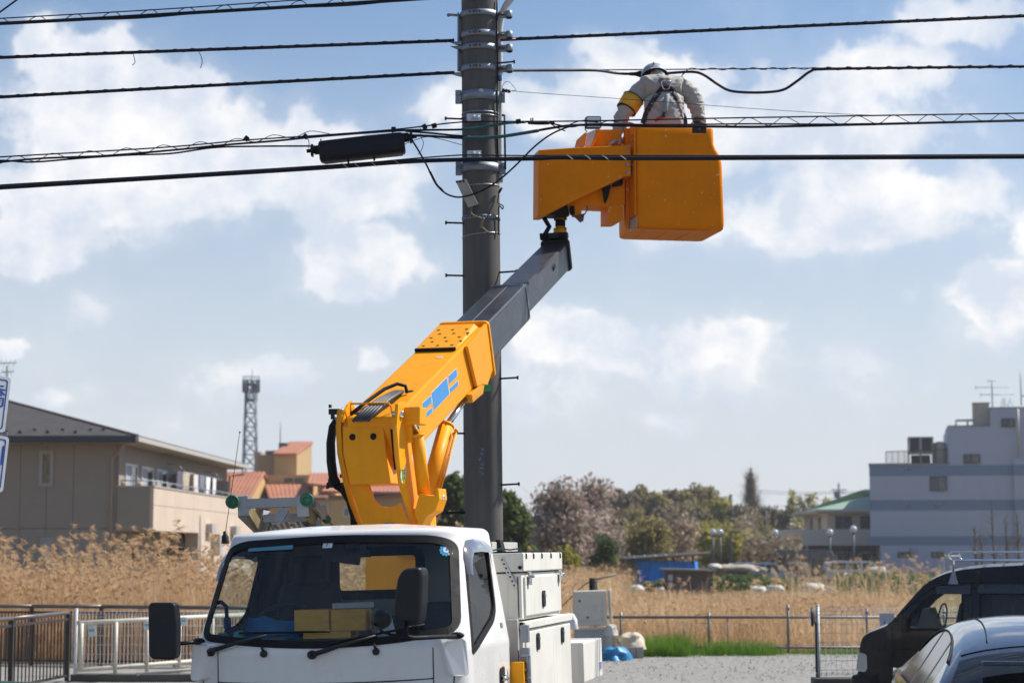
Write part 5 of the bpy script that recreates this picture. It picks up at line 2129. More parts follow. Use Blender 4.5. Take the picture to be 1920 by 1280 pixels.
def helix(path, r, pitch, rw, n=6, ph=0.0, jit=0.0):
 pts = []
 P = along(path, pitch / n)
 for i, p in enumerate(P):
  d = (P[min(i + 1, len(P) - 1)] - P[max(i - 1, 0)]).normalized()
  u = d.cross(Vector((0, 0, 1))).normalized()
  w = u.cross(d)
  a = 2 * pi * i / n + ph
  pts.append(p + (u * cos(a) + w * sin(a)) * r)
 return pts

CG = 'overhead cables on the pole'
# A: thick cable hung in loops under a messenger, top left
c = cable('overhead_cable', 'thick black cable looped under a thin messenger wire along the top left edge', CG)
main = pth([(-80, 48), (0, 44.5), (200, 34), (400, 22), (600, 10), (760, 0), (900, -10)])
mb = MB()
mb.tube(main, .0165, 8)
mb.tube([p + Vector((0, -.02, -.012 - .012 * sin(i * .4))) for i, p in enumerate(main)], .007, 6)
mb.build('cable_core', M_CABLE, c)
mes = pth([(-80, 40), (0, 35), (300, 18), (520, 3), (640, -5)])
mb = MB()
mb.tube(mes, .0055, 6)
mb.build('messenger_wire', M_CABLE, c)
mb = MB()
x = -20
while x < 620:
 ym = 44.5 - .0575 * x
 yt = 35 - .059 * x
 mb.tube(pth([(x, ym + 1), (x + 12, yt + 2), (x + 26, yt - 1), (x + 42, ym + 1)], 17.22, 4), .004, 5)
 x += 70
o = mb.build('lashing_loops', M_CABLE, c)
o['kind'] = 'stuff'
# B, C: lashed cables either side of the pole
for nm, lab, pts, Y in (
  ('overhead_cable', 'black lashed cable at left of the pole with two loose ties hanging from it', [(-80, 113), (0, 109), (300, 97.5), (600, 86.5), (852, 77)], 17.3),
  ('overhead_cable', 'black lashed cable left of the pole, just below the one with hanging ties', [(-80, 187.5), (0, 183), (400, 161), (852, 137)], 17.3),
  ('overhead_cable', 'black lashed cable with a red sleeve, topmost on the right of the pole', [(938, 75.5), (1200, 64), (1500, 50), (1920, 31), (2000, 27)], 17.5)):
 c = cable(nm, lab, CG)
 P = pth(pts, Y)
 mb = MB()
 mb.tube(P, .0115, 8)
 mb.build('cable_core', M_CABLE, c)
 mb = MB()
 mb.tube([p + Vector((0, 0, .014)) for p in P], .0045, 5)
 mb.build('messenger_wire', M_CABLE, c)
 mb = MB()
 mb.tube(helix([p + Vector((0, 0, .005)) for p in P], .0145, .155, .0035, 6), .0048, 4)
 o = mb.build('lashing_wire', M_CABLE, c)
 if 'ties' in lab and 'two' in lab:
  for q in ([(250, 101), (252, 111), (253, 117), (248, 123)], [(372, 96), (377, 106), (379, 117), (376, 128)]):
   mb = MB()
   mb.tube(pth(q, 17.27, 4), .0035, 5)
   mb.build('loose_tie', M_CABLE, c)
 if 'red' in lab:
  mb = MB()
  mb.tube([P[0], P[0].lerp(P[8], .06), P[0].lerp(P[8], .11)], .0135, 8)
  mb.build('red_sleeve', mat('red_sleeve', (.30, .055, .03), .5), c)
# C right, passing behind the worker, with a drooping slack
YC = 19.25
c = cable('overhead_cable', 'black cable with a drooping slack loop, passing behind the worker and his helmet', CG)
mes = pth([(938, 131, 17.6), (1060, 131, 18.6), (1180, 131, YC), (1480, 128.5, YC), (1920, 124, YC), (2000, 123, YC)])
mb = MB()
mb.tube(mes, .006, 6)
mb.build('messenger_wire', M_CABLE, c)
mb = MB()
P = pth([(938, 132.5, 17.6), (1060, 132, 18.6), (1120, 132.5, 18.9), (1160, 138, YC), (1200, 139, YC), (1245, 138, YC), (1295, 135, YC), (1318, 140, YC), (1345, 158, YC), (1368, 170, YC), (1400, 173.5, YC), (1440, 173, YC), (1470, 168, YC), (1495, 152, YC), (1520, 134, YC), (1545, 130, YC), (1700, 127.5, YC), (1920, 125, YC), (2000, 124, YC)])
mb.tube(P, .0135, 8)
mb.build('cable_core', M_CABLE, c)
mb = MB()
mb.tube([at(1180, 139, YC), at(1192, 139, YC), at(1200, 139, YC), at(1206, 139, YC)], [.016, .02, .035, .035], 10)
mb.build('cable_splice', M_RUB, c)
mb = MB()
mb.tube(helix(pth([(1290, 130, YC), (1480, 128.8, YC), (1545, 129, YC)]), .011, .2, .003), .004, 4)
mb.tube(helix(pth([(1545, 129, YC), (1920, 124.5, YC), (2000, 123.5, YC)]), .017, .2, .003), .005, 4)
mb.tube([at(1274, 147, YC - .03), at(1290, 130, YC - .03)], .006, 5)
o = mb.build('lashing_wire', M_CABLE, c)
# D: thin service wire
c = cable('service_wire', 'very thin wire crossing in front of the worker below the slack cable', None, 'wire')
mb = MB()
mb.tube(pth([(938, 205, 17.3), (941, 178, 17.28), (943, 160, 17.27), (952, 153, 17.26), (961, 160, 17.26), (968, 169, 17.25), (978, 172.5), (1200, 188), (1400, 203), (1560, 213), (1660, 217)], 17.24, 6), .0024, 5)
mb.build('wire_run', M_CABLE, c)
mb = MB()
for i in range(3):
 mb.box(at(944 + i * 5, 169.5 + i * 1.0, 17.3), (.02, .03, .025))
mb.bar(at(942, 169, 17.3), at(958, 172, 17.3), .012, .012)
mb.build('wire_grip', M_RUB, c)
# E: the bundle in front of the bucket
c = cable('overhead_cable', 'bundle of black cables zigzag lashed together, passing in front of the bucket rim', CG)
mes_l = pth([(-80, 301), (0, 294.5), (300, 277), (460, 263), (590, 254.5), (740, 243), (866, 229), (960, 228), (1100, 227), (1340, 222), (1600, 217.5), (1920, 212.5), (2000, 211.5)])
mb = MB()
mb.tube(mes_l, .0065, 6)
mb.build('messenger_wire', M_CABLE, c)
mb = MB()
mb.tube(pth([(-80, 311), (0, 304), (80, 297), (200, 292), (330, 281), (420, 272), (520, 264), (600, 256), (740, 245.5), (800, 244), (866, 243), (900, 239.5), (960, 230), (1010, 228.5), (1040, 230)]), .0095, 8)
mb.tube(pth([(-80, 306), (0, 301), (60, 304), (150, 297), (240, 291), (320, 288), (400, 277), (480, 274.5), (590, 274)]), .008, 8)
mb.tube(pth([(765, 254), (800, 255), (840, 257.5), (880, 259), (930, 257), (980, 250), (1030, 241), (1070, 235.5), (1120, 234.5), (1220, 237), (1340, 237.5), (1430, 238), (1600, 234), (1760, 230), (1920, 226), (2000, 224.5)]), .0115, 8)
mb.tube(pth([(760, 246), (800, 249), (850, 254), (880, 256)]), .009, 8)
mb.tube(pth([(1030, 231), (1070, 238), (1110, 233), (1250, 234), (1400, 232.5), (1560, 233), (1700, 231), (1850, 228.5), (2000, 226)], 17.21), .007, 6)
each(mb, 'cable_core', M_CABLE, c)
mb = MB()
mb.tube(pth([(866, 243), (900, 239.5), (950, 231), (985, 229)]), .0125, 8)
mb.tube(pth([(868, 258.5), (900, 258.5), (940, 256), (980, 250), (1010, 245)]), .0155, 8)
each(mb, 'teal_sleeve', M_TEAL, c)
mb = MB()
pts = []
x, up = -40, True
while x < 620:
 yt = 294.5 - .0585 * x - (.00004 * x * x if x > 0 else 0)
 pts.append((x, yt - 1 if up else yt + 13 - .008 * max(0, x)))
 x += 32 + (5 if up else 0)
 up = not up
mb.tube(pth(pts, 17.2, 4), .0035, 5)
pts = []
x, up = 1335, True
while x < 2000:
 yt = 222 - .0165 * (x - 1340)
 pts.append((x, yt - .5 if up else yt + 15.5))
 x += 30 + (8 if up else 0)
 up = not up
mb.tube(pth(pts, 17.2, 4), .0035, 5)
mb.tube(pth([(1000, 228), (1025, 229), (1045, 240), (1060, 246)], 17.2, 4), .005, 5)
mb.tube(pth([(1060, 238), (1080, 229), (1100, 226), (1120, 230)], 17.2, 4), .005, 5)
mb.tube(pth([(1125, 232), (1140, 227), (1160, 229)], 17.2, 4), .004, 5)
each(mb, 'lashing_wire', M_CABLE, c)
mb = MB()
for x, y in ((462, 260), (573, 256), (738, 243), (796, 238), (814, 236), (972, 228)):
 q = at(x, y, 17.21)
 mb.box(q, (.045, .035, .04), rot=Matrix.Rotation(x * .1, 3, 'Y'))
each(mb, 'cable_clip', M_RUB, c, bevel=.006)
mb = MB()
mb.tube(pth([(990, 230), (1010, 231), (1030, 230.5)], 17.19, 4), .016, 8)
mb.tube(pth([(996, 228), (995, 222)], 17.19, 2), .006, 5)
mb.tube(pth([(999, 227), (999, 221)], 17.19, 2), .006, 5)
mb.tube(pth([(1095, 226.5), (1110, 227.3), (1122, 227.5)], 17.19, 4), .009, 6, 0)
each(mb, 'wire_joint', M_RUB, c)
mb = MB()
mb.tube(pth([(788, 240), (789, 256), (794, 268), (790, 282), (783, 290)], 17.2, 5), .003, 5)
mb.tube(pth([(745, 277), (770, 266), (800, 257), (830, 262), (866, 272)], 17.2, 5), .003, 5)
mb.tube(pth([(572, 258), (579, 264), (579, 278)], 17.2, 5), .004, 5)
each(mb, 'tie_wire', M_CABLE, c)
# F: splice closure
cl = thing('splice_closure', 'black box-shaped cable splice closure hanging left of the pole', 'splice closure', at(690, 278, 17.2))
A_, Bq = at(601, 287, 17.22), at(757, 270, 17.22)
ax_ = (Bq - A_).normalized()
upv = Vector((0, -1, 0)).cross(ax_) * -1
upv = ax_.cross(Vector((0, 1, 0))) * -1
upv = Vector((-ax_.z, 0, ax_.x))
mb = MB()
rr_ = []
L_ = (Bq - A_).length
for t, sc in ((-.012, .80), (0, .95), (.03, 1.0), (.5, 1.03), (.97, 1.0), (1.0, .93), (1.012, .78)):
 pol_ = rounded([(-.075, -.088), (.075, -.088), (.09, -.02), (.085, .095), (-.085, .095), (-.09, -.02)], .03)
 rr_.append([A_.lerp(Bq, t) + Vector((0, 1, 0)) * (p[0] * sc) + upv * (p[1] * sc) for p in pol_])
mb.grid(rr_, 0, True, close=True)
mb.add(rr_[0], [list(range(len(rr_[0])))])
mb.add(rr_[-1], [list(range(len(rr_[-1])))[::-1]])
mb.build('closure_body', mat('closure_black', (.006, .008, .016), .45, var=.3, spec=.22, dirt=.12, dirtcol=(.08, .06, .05), bump=.1, bscale=20), cl)
mb = MB()
mb.bar(A_ - upv * .078 + ax_ * .02, Bq - upv * .078 - ax_ * .02, .20, .016, up=upv)
mb.build('closure_flange', M_RUB, cl, bevel=.004)
for P_, s_, y_ in ((A_, -1, .03), (Bq, 1, .055)):
 mb = MB()
 q = P_ + upv * y_
 mb.tube([q, q + ax_ * s_ * .05, q + ax_ * s_ * .052, q + ax_ * s_ * .085], [.042, .040, .030, .030], 12)
 mb.box(q + ax_ * s_ * .07, (.02, .09, .10))
 mb.tube([q + ax_ * s_ * .085, q + ax_ * s_ * .12], .018, 8)
 mb.build('closure_neck', M_RUB, cl, bevel=.003)
for t, dy in ((.02, .10), (.88, .10)):
 mb = MB()
 q = A_.lerp(Bq, t)
 mb.tube([q + upv * .08, q + upv * .125], .006, 6)
 mb.build('closure_hanger', M_RUB, cl)
for t in (.32, .63):
 mb = MB()
 q = A_.lerp(Bq, t) - upv * .085
 mb.tube([q, q - upv * .035], .010, 6)
 mb.build('closure_foot', M_RUB, cl)
# G: the heavy lowest cable
c = cable('overhead_cable', 'heavy smooth black cable, lowest of all, crossing in front of pole and bucket', CG)
mb = MB()
mb.tube(pth([(-80, 357.5), (0, 352), (300, 333.5), (600, 315), (760, 303.5), (866, 299.5), (1000, 297.5), (1050, 295.5), (1160, 297), (1400, 296.5), (1920, 294), (2000, 293.5)], 17.22), .0195, 10)
mb.build('cable_core', M_CABLE, c)
mb = MB()
mb.tube(pth([(-80, 353), (0, 347), (300, 329.5), (600, 311), (700, 304), (780, 297), (866, 291), (930, 291.5), (1000, 292), (1060, 291.5), (1400, 292), (1920, 290), (2000, 289.5)], 17.24), .0062, 6)
mb.build('messenger_wire', M_CABLE, c)
mb = MB()
M_TIE = mat('pale_tie', (.35, .33, .30), .5)
for x, y in ((1068, 293), (1102, 293.5), (1135, 294), (1168, 294), (646, 309), (668, 308), (700, 306), (744, 303)):
 mb.tube(pth([(x - 6, y - 3), (x, y + 1), (x + 6, y + 6)], 17.195, 3), .0035, 5)
each(mb, 'spiral_tie', M_TIE, c)
# H: slack drop cable
c = cable('overhead_cable', 'thin black drop cable sagging in a loop across the pole from the splice closure', CG)
mb = MB()
mb.tube(pth([(772, 262), (785, 283), (800, 310), (815, 340), (832, 360), (850, 368.5), (868, 369), (895, 361), (930, 342), (965, 312), (1000, 277), (1030, 254), (1060, 240), (1085, 234)], 17.12, 6), .0078, 8)
mb.tube(pth([(806, 322), (818, 345), (830, 358)], 17.12, 4), .0105, 8)
each(mb, 'cable_core', M_CABLE, c)
# I: corner wire
c = cable('overhead_cable', 'short length of black wire cutting across the extreme top left corner', CG)
mb = MB()
mb.tube(pth([(-60, 66), (0, 23), (36, -3), (90, -42)], 16.9), .008, 6)
mb.build('cable_core', M_CABLE, c)

# ------------------------------------------------------------------ the bucket truck
PSI, ROLL = radians(11.8), radians(1.7)
TRUCK = thing('bucket_truck', 'white cab-over bucket truck with raised yellow and grey boom in front of the pole', 'truck', (-1.070, 11.7, 0.0))
TRUCK.rotation_euler = (0, -ROLL, -PSI)
TM = Matrix.Translation((-1.070, 11.7, 0)) @ Matrix.Rotation(-PSI, 4, 'Z') @ Matrix.Rotation(-ROLL, 4, 'Y')
WM[TRUCK.name] = TM
TMi = TM.inverted()

def tl(px, py, ax, val):
 """where the sight line through (px, py) meets a plane of the truck's own frame"""
 o = TMi @ Vector((0, 0, CH))
 d = TMi.to_3x3() @ ray(px, py)
 return o + d * ((val - o[ax]) / d[ax])

CD, CN = 0.26, 2.6

def cw(z):
 if z < 1.0:
  return 0.85
 if z < 1.4:
  return 0.85
 return 0.85 - (z - 1.4) * 0.169

def cf(z):
 if z < 1.0:
  return 0.015
 t = max(0.0, z - 1.40)
 return 0.0 + t * t / 0.10 * 0.5 * 0.53 if t < 0.1 else 0.0265 + (t - 0.1) * 0.53

def front_y(x, z):
 q = min(1.0, abs(x) / cw(z))
 return cf(z) + CD * (1 - (1 - q ** CN) ** (1 / CN))

def side_x(y, z):
 q = (cf(z) + CD - y) / CD
 if q <= 0:
  return cw(z)
 q = min(q, 1.0)
 return cw(z) * (1 - q ** CN) ** (1 / CN)

REAR = 1.28

def pFront(a, b, off=0.0):
 y = front_y(a, b)
 e = 0.004
 gx = (front_y(a + e, b) - front_y(a - e, b)) / (2 * e)
 gz = (front_y(a, b + e) - front_y(a, b - e)) / (2 * e)
 n = Vector((gx, -1, gz)).normalized()
 return Vector((a, y, b)) + n * off

def pSide(sg):
 def f(a, b, off=0.0):
  x = side_x(a, b)
  e = 0.004
  gy = (side_x(a + e, b) - side_x(a - e, b)) / (2 * e)
  gz = (side_x(a, b + e) - side_x(a, b - e)) / (2 * e)
  n = Vector((1, -gy, -gz)).normalized()
  p = Vector((x, a, b)) + n * off
  return Vector((p.x * sg, p.y, p.z))
 return f

def pRear(a, b, off=0.0):
 return Vector((a, REAR + off, b))

WS = rounded([(-.788, 1.495), (-.4, 1.452), (0, 1.435), (.4, 1.452), (.788, 1.505), (.715, 2.02), (.60, 2.058), (0, 2.078), (-.60, 2.058), (-.715, 2.02)],
    [.08, .2, .2, .2, .08, .07, .1, .2, .1, .07])
SW = rounded([(.135, 1.37), (1.02, 1.575), (1.07, 1.64), (1.145, 1.965), (1.10, 2.0), (.50, 2.005), (.405, 1.93)], [.05, .06, .05, .05, .05, .06, .1])
SW = [Vector(p) for p in SW]
SW = rounded([(.225, 1.375), (.92, 1.545), (1.03, 1.61), (1.06, 1.67), (1.15, 1.965), (1.10, 2.0), (.58, 2.005), (.49, 1.93)], [.05, .08, .06, .05, .05, .05, .06, .1])
RW = rounded([(-.285, 1.715), (.285, 1.715), (.285, 1.99), (-.285, 1.99)], .06)

# --- cab shell: one loop of points per height
NF, NS, NR = 110, 64, 44
zs = [0.62, 0.75, 0.9] + [1.0 + 0.0175 * i for i in range(62)]

def loop(z, inset=0.0):
 w, f = cw(z) - inset, cf(z) + inset
 pts, chart = [], []
 for i in range(NF):
  t = -pi / 2 + pi * i / NF
  q = abs(sin(t)) ** (2 / CN)
  x = w * q * (1 if t > 0 else -1)
  y = f + CD * (1 - max(0.0, abs(cos(t))) ** (2 / CN))
  pts.append(Vector((x, y, z)))
  chart.append(('F', x, z, 1))
 for i in range(NS):
  y = f + CD + (REAR - inset - f - CD) * i / NS
  pts.append(Vector((w, y, z)))
  chart.append(('S', y, z, 1))
 for i in range(NR):
  x = w - 2 * w * i / NR
  pts.append(Vector((x, REAR - inset, z)))
  chart.append(('R', x, z, 1))
 for i in range(NS):
  y = REAR - inset - (REAR - inset - f - CD) * i / NS
  pts.append(Vector((-w, y, z)))
  chart.append(('S', y, z, -1))
 return pts, chart

WSg = grow(dense(WS), -0.0)
rows, charts = zip(*[loop(z) for z in zs])
NL = len(rows[0])
shell, lining = MB(), MB()
keep = []
zc = [(zs[i] + zs[i + 1]) / 2 for i in range(len(zs) - 1)]
for i in range(len(zs) - 1):
 for j in range(NL):
  j2 = (j + 1) % NL
  c = (rows[i][j] + rows[i][j2] + rows[i + 1][j] + rows[i + 1][j2]) / 4
  k = charts[i][j][0]
  cut = False
  if k == 'F':
   cut = inside((c.x, c.z), WS) or (c.z > 1.2 and inside((c.y, c.z), SW) and abs(c.x) > 0.55 and c.y > 0.1 and not inside((c.x, c.z), WS) and abs(c.x) > side_x(0.20, c.z) * 0.9)
  elif k == 'S':
   cut = inside((c.y, c.z), SW)
  else:
   cut = inside((c.x, c.z), RW)
  if not cut:
   keep.append((i * NL + j, i * NL + j2, (i + 1) * NL + j2, (i + 1) * NL + j))
vs = [p for r in rows for p in r]
shell.add(vs, keep, 0, True)
# roof: rounded edge then a gently crowned top
zt = zs[-1]
roof_rows = [rows[-1]]
for k in range(1, 6):
 a = k / 5 * pi / 2
 ins = 0.055 * (1 - cos(a))
 pts, _ = loop(zt, ins)
 roof_rows.append([p + Vector((0, 0, 0.05 * sin(a))) for p in pts])
cen = Vector((0, 0.82, zt + 0.078))
for k in range(1, 7):
 t = k / 7
 roof_rows.append([p.lerp(cen, t) * 1 + Vector((0, 0, 0.022 * sin(t * pi / 2) - t * 0.0)) for p in roof_rows[5]])
roof_rows = [[Vector((p.x, p.y, min(p.z, zt + 0.085))) for p in r] for r in roof_rows]
shell.grid(roof_rows, 0, True, close=True)
bb = len(shell.v)
shell.add(roof_rows[-1], [list(range(NL))], 0, True)
shell.build('cab', [M_WHITE], TRUCK, local=True, fix=True)
# lining inside the cab
inner_v = []
for i, r in enumerate(rows):
 ctr = Vector((0, 0.75, zs[i]))
 for p in r:
  q = p + (ctr - p).normalized() * 0.022
  inner_v.append(q)
lining.add(inner_v, [f[::-1] for f in keep if vs[f[0]].z > 0.95], 0, True)
lining.add([p + (Vector((0, .75, zt)) - p) * 0.03 - Vector((0, 0, 0.012)) for p in rows[-1]], [list(range(NL))[::-1]], 0)
M_TRIM = mat('cab_trim', (0.24, 0.235, 0.20), 0.75, var=0.15)
lining.build('cab_lining', M_TRIM, TRUCK, local=True)

def ribbon(name, poly, chartf, a, b, off, m, parent=TRUCK, thick=0.008, local=True, smooth=True):
 """a band that follows an outline on the body: from a inside to b outside, standing off the surface"""
 P = dense(poly, 0.025)
 pi_, po = grow(P, a), grow(P, b)
 n = len(P)
 rows_ = []
 ws = [(pi_, off - thick), (pi_, off), (po, off), (po, off - thick)]
 for pl, o_ in ws:
  rows_.append([chartf(p[0], p[1], o_) for p in pl])
 mb = MB()
 mb.grid(rows_, 0, False, close=True)
 return mb.build(name, m, parent, local=local)

def pane(name, poly, chartf, off, m, parent=TRUCK, step=0.04):
 """a curved sheet of glass filling an outline"""
 P = dense(poly, 0.03)
 cx = sum(p[0] for p in P) / len(P)
 cy = sum(p[1] for p in P) / len(P)
 c2 = Vector((cx, cy))
 rws = []
 for k in range(13):
  t = 1 - k / 12 * 0.995
  rws.append([chartf(*(c2 + (Vector(p) - c2) * t), off) for p in P])
 mb = MB()
 mb.grid(rws, 0, True, close=True)
 return mb.build(name, m, parent, local=True)

wsp = pane('windscreen', grow(dense(WS), 0.012), pFront, -0.006, G_SCREEN)
ribbon('windscreen_seal', WS, pFront, -0.034, 0.010, 0.005, M_RUB)
# the dark printed band along the foot of the screen
mb = MB()
low = [p for p in dense(WS, 0.025) if p[1] < 1.53 and abs(p[0]) < .78]
low.sort(key=lambda p: p[0])
mb.grid([[pFront(p[0], p[1] + d, -0.003) for p in low] for d in (0.0, 0.012, 0.022)], 0, True)
mb.build('screen_band', M_BLACK, TRUCK, local=True)
for sg in (1, -1):
 d_ = MB()
 f_ = pSide(sg)
 pane('side_window', grow(dense(SW), 0.008), f_, -0.006, G_CLEAR)
 ribbon('window_seal', SW, f_, -0.022, 0.016, 0.005, M_RUB)
 # smoked rain visor along the top of the door window
 vz = MB()
 vis = [(.44, 1.83), (.46, 1.93), (.50, 1.99), (.58, 2.035), (.80, 2.045), (1.05, 2.04), (1.165, 2.01), (1.19, 1.955)]
 vo = [Vector(p) for p in vis]
 vi = [Vector((.47, 1.82)), Vector((.50, 1.88)), Vector((.54, 1.92)), Vector((.60, 1.955)), Vector((.80, 1.96)), Vector((1.04, 1.955)), Vector((1.14, 1.94)), Vector((1.165, 1.93))]
 vz.grid([[f_(p[0], p[1], 0.004) for p in vo], [f_(p[0], p[1], 0.03) for p in [a.lerp(b, .35) for a, b in zip(vo, vi)]], [f_(p[0], p[1], 0.036) for p in vi]], 0, True)
 vz.build('rain_visor', mat('smoked_visor', (0.20, 0.19, 0.20), 0.08, 0.35, var=0.1, coat=1.0), TRUCK, local=True)
 # door seam, handle
 sm = MB()
 seam = [(.10, .70), (.085, 1.0), (.10, 1.33)]
 for q in ([(.115, .70), (.10, 1.0), (.115, 1.34)], [(1.20, .70), (1.20, 1.2), (1.20, 1.95)]):
  sm.tube([f_(a, b, 0.0005) for a, b in q], 0.004, 6)
 each(sm, 'door_seam', M_RUB, TRUCK, local=True)
 h_ = MB()
 h_.prism([f_(a, b, 0.002) for a, b in rounded([(.955, 1.145), (1.085, 1.155), (1.085, 1.255), (.955, 1.245)], .03)], Vector((0.006 * sg, 0, 0)))
 hh = h_.build('door_handle', M_BLACK, TRUCK, local=True)
 g_ = MB()
 g_.tube([f_(.97, 1.185, .012), f_(1.0, 1.18, .03), f_(1.04, 1.18, .03), f_(1.075, 1.185, .012)], 0.013, 8)
 g_.build('handle_grip', M_CHROME, hh, local=True)
 # turn-signal blister below the pillar
 t_ = MB()
 t_.prism([f_(a, b, 0.0) for a, b in rounded([(.085, 1.25), (.155, 1.25), (.155, 1.475), (.075, 1.475)], .03)], Vector((.035 * sg, -.03, 0)))
 t_.build('corner_trim', M_WHITE, TRUCK, local=True, bevel=.012)
# small square emblem on the door edge
mb = MB()
mb.prism([pSide(1)(a, b, .001) for a, b in rounded([(1.10, 1.49), (1.16, 1.49), (1.16, 1.52), (1.10, 1.52)], .004)], Vector((.003, 0, 0)))
mb.build('door_emblem', M_STEEL, TRUCK, local=True)
pane('rear_window', grow(dense(RW), 0.008), pRear, -0.010, G_CLEAR)
ribbon('rear_window_seal', RW, pRear, -0.022, 0.016, 0.006, M_RUB)
ribbon('rear_window_seal', RW, lambda a, b, off: Vector((a, REAR - .03 - off, b)), -0.03, 0.03, 0.006, M_RUB)

# front panel joints
mb = MB()
for sg in (-1, 1):
 mb.tube([pFront(sg * .655 + sg * .10 * (z - 1.1) * .0, z, .0005) for z in (.80, .95, 1.1, 1.24, 1.35, 1.42)], .0035, 6)
mb.tube([pFront(x, 1.243 - .015 * (1 - (x / .66) ** 2), .0005) for x in [-.655 + .0655 * 2 * i for i in range(11)]], .004, 6)
each(mb, 'panel_joint', M_RUB, TRUCK, local=True)
# lower front, bumper, lamps: mostly below the picture
mb = MB()
mb.span((-.84, -.06, .36), (.84, .30, .62))
mb.build('bumper', M_WHITE, TRUCK, local=True, bevel=.05)
mb = MB()
mb.prism([pFront(x, z, .006) for x, z in rounded([(-.60, .78), (.60, .78), (.60, 1.0), (-.60, 1.0)], .04)], (0, -.012, 0))
mb.build('grille', M_BLACK, TRUCK, local=True)
for sg in (-1, 1):
 mb = MB()
 mb.prism([pFront(x * sg, z, .006) for x, z in rounded([(.64, .66), (.80, .66), (.80, .92), (.64, .92)], .04)], (0, -.012, 0))
 mb.build('headlight', mat('lamp_lens', (.6, .62, .64), .08, .3, coat=1), TRUCK, local=True)
for y_, x_ in ((.75, .70), (.75, -.70), (3.3, .68), (3.3, -.68)):
 mb = MB()
 sg = 1 if x_ > 0 else -1
 mb.lathe((x_ - .1 * sg, y_, .36), [(.2, 0), (.335, 0.0), (.355, .02), (.355, .18), (.335, .2), (.2, .2)], 28, axis=(sg, 0, 0))
 w_ = mb.build('wheel', M_RUB, TRUCK, local=True)
 mb = MB()
 mb.lathe((x_ - .1 * sg, y_, .36), [(.0, .15), (.07, .19), (.09, .17), (.17, .16), (.205, .195), (.205, 0)], 28, axis=(sg, 0, 0))
 mb.build('rim', M_STEEL, w_, local=True)
mb = MB()
for sg in (-1, 1):
 mb.span((sg * .36 - .04, .2, .52), (sg * .36 + .04, 4.9, .68))
for y_ in (1.5, 2.6, 3.7, 4.85):
 mb.span((-.32, y_ - .04, .53), (.32, y_ + .04, .67))
mb.build('chassis', M_BLACK, TRUCK, local=True)

# wipers, washer nozzles
for (ax_, az_), (bx_, bz_), (cx_, cz_), (dx_, dz_) in (((-.70, 1.418), (-.33, 1.495), (-.52, 1.520), (.05, 1.520)), ((-.05, 1.395), (.33, 1.482), (.05, 1.45), (.60, 1.545))):
 mb = MB()
 mb.tube([pFront(ax_, az_, -.005), pFront(ax_, az_, .03)], .026, 14)
 mb.tube([pFront(ax_, az_, .03), pFront(ax_ * .75 + bx_ * .25, az_ * .75 + bz_ * .25, .04), pFront((ax_ + bx_) / 2, (az_ + bz_) / 2, .045), pFront(bx_, bz_, .035)], [.016, .014, .010, .008], 8)
 w_ = mb.build('wiper', M_BLACK, TRUCK, local=True)
 mb = MB()
 pts = []
 for i in range(9):
  t = i / 8
  a_ = Vector((bx_ - .30, bz_ + .0)) if cx_ < 0 and dx_ > 0.01 and ax_ < -.5 else None
  pts.append(pFront(cx_ + (dx_ - cx_) * t, cz_ + (dz_ - cz_) * t, .012))
 mb.tube(pts, .007, 6)
 mb.tube([p + Vector((0, -.014, .004)) for p in pts[1:-1]], .004, 6)
 mb.build('wiper_blade', M_RUB, w_, local=True)
for px_ in (-.35, .33):
 mb = MB()
 mb.tube([pFront(px_, 1.405, -.004), pFront(px_, 1.405, .018)], .021, 12)
 mb.tube([pFront(px_, 1.42, .016), pFront(px_ - .012, 1.448, .024)], .008, 6)
 mb.build('washer_nozzle', M_BLACK, TRUCK, local=True)

# mirrors
mb = MB()
pol = rounded([(-1.024, 1.392), (-.852, 1.385), (-.848, 1.60), (-.858, 1.705), (-.875, 1.718), (-1.01, 1.722), (-1.026, 1.70)], [.045, .05, .04, .05, .04, .045, .04])
mb.prism([Vector((p[0], -.02, p[1])) for p in pol], (0, -.085, 0))
m_ = mb.build('mirror', M_BLACK, TRUCK, local=True, bevel=.028, seg=4)
mb = MB()
mb.tube([Vector((-.90, -.02, 1.475)), Vector((-.83, .03, 1.478)), Vector((-.76, .10, 1.482))], [.012, .013, .016], 10)
mb.ball((-.79, .10, 1.482), .024, 10, 6, sc=(1.8, 1, .9))
mb.build('mirror_arm', M_BLACK, m_, local=True)
mb = MB()
mb.prism([Vector((p[0], -.018, p[1])) for p in grow(pol, -.018)], (0, .006, 0))
mb.build('mirror_glass', M_CHROME, m_, local=True)

mb = MB()
pol = rounded([(.545, 1.60), (.672, 1.565), (.690, 1.655), (.700, 1.845), (.690, 1.882), (.600, 1.880), (.565, 1.83), (.545, 1.70)], [.04, .035, .05, .04, .025, .05, .06, .06])
mb.prism([Vector((p[0], -.36 + (p[0] - .6) * .3, p[1])) for p in pol], (.02, .10, 0))
m_ = mb.build('mirror', M_BLACK, TRUCK, local=True, bevel=.03, seg=4)
mb = MB()
mb.tube([Vector((.80, .06, 1.480)), Vector((.72, -.16, 1.487)), Vector((.64, -.33, 1.490)), Vector((.610, -.345, 1.50)), Vector((.600, -.33, 1.53)), Vector((.60, -.31, 1.60))], [.013, .013, .013, .013, .013, .016], 10)
mb.tube([Vector((.66, -.28, 1.490)), Vector((.52, -.34, 1.512)), Vector((.47, -.36, 1.53)), Vector((.455, -.36, 1.55))], .008, 8)
mb.ball((.80, .065, 1.485), .026, 10, 6, sc=(1.7, 1, .8))
mb.build('mirror_arm', M_RUB, m_, local=True)
mb = MB()
mb.lathe((.47, -.36, 1.60), [(.012, -.055), (.045, -.04), (.058, 0), (.05, .03), (.0, .04)], 14, axis=(.45, .7, .5))
mb.build('mirror_under', M_BLACK, m_, local=True)

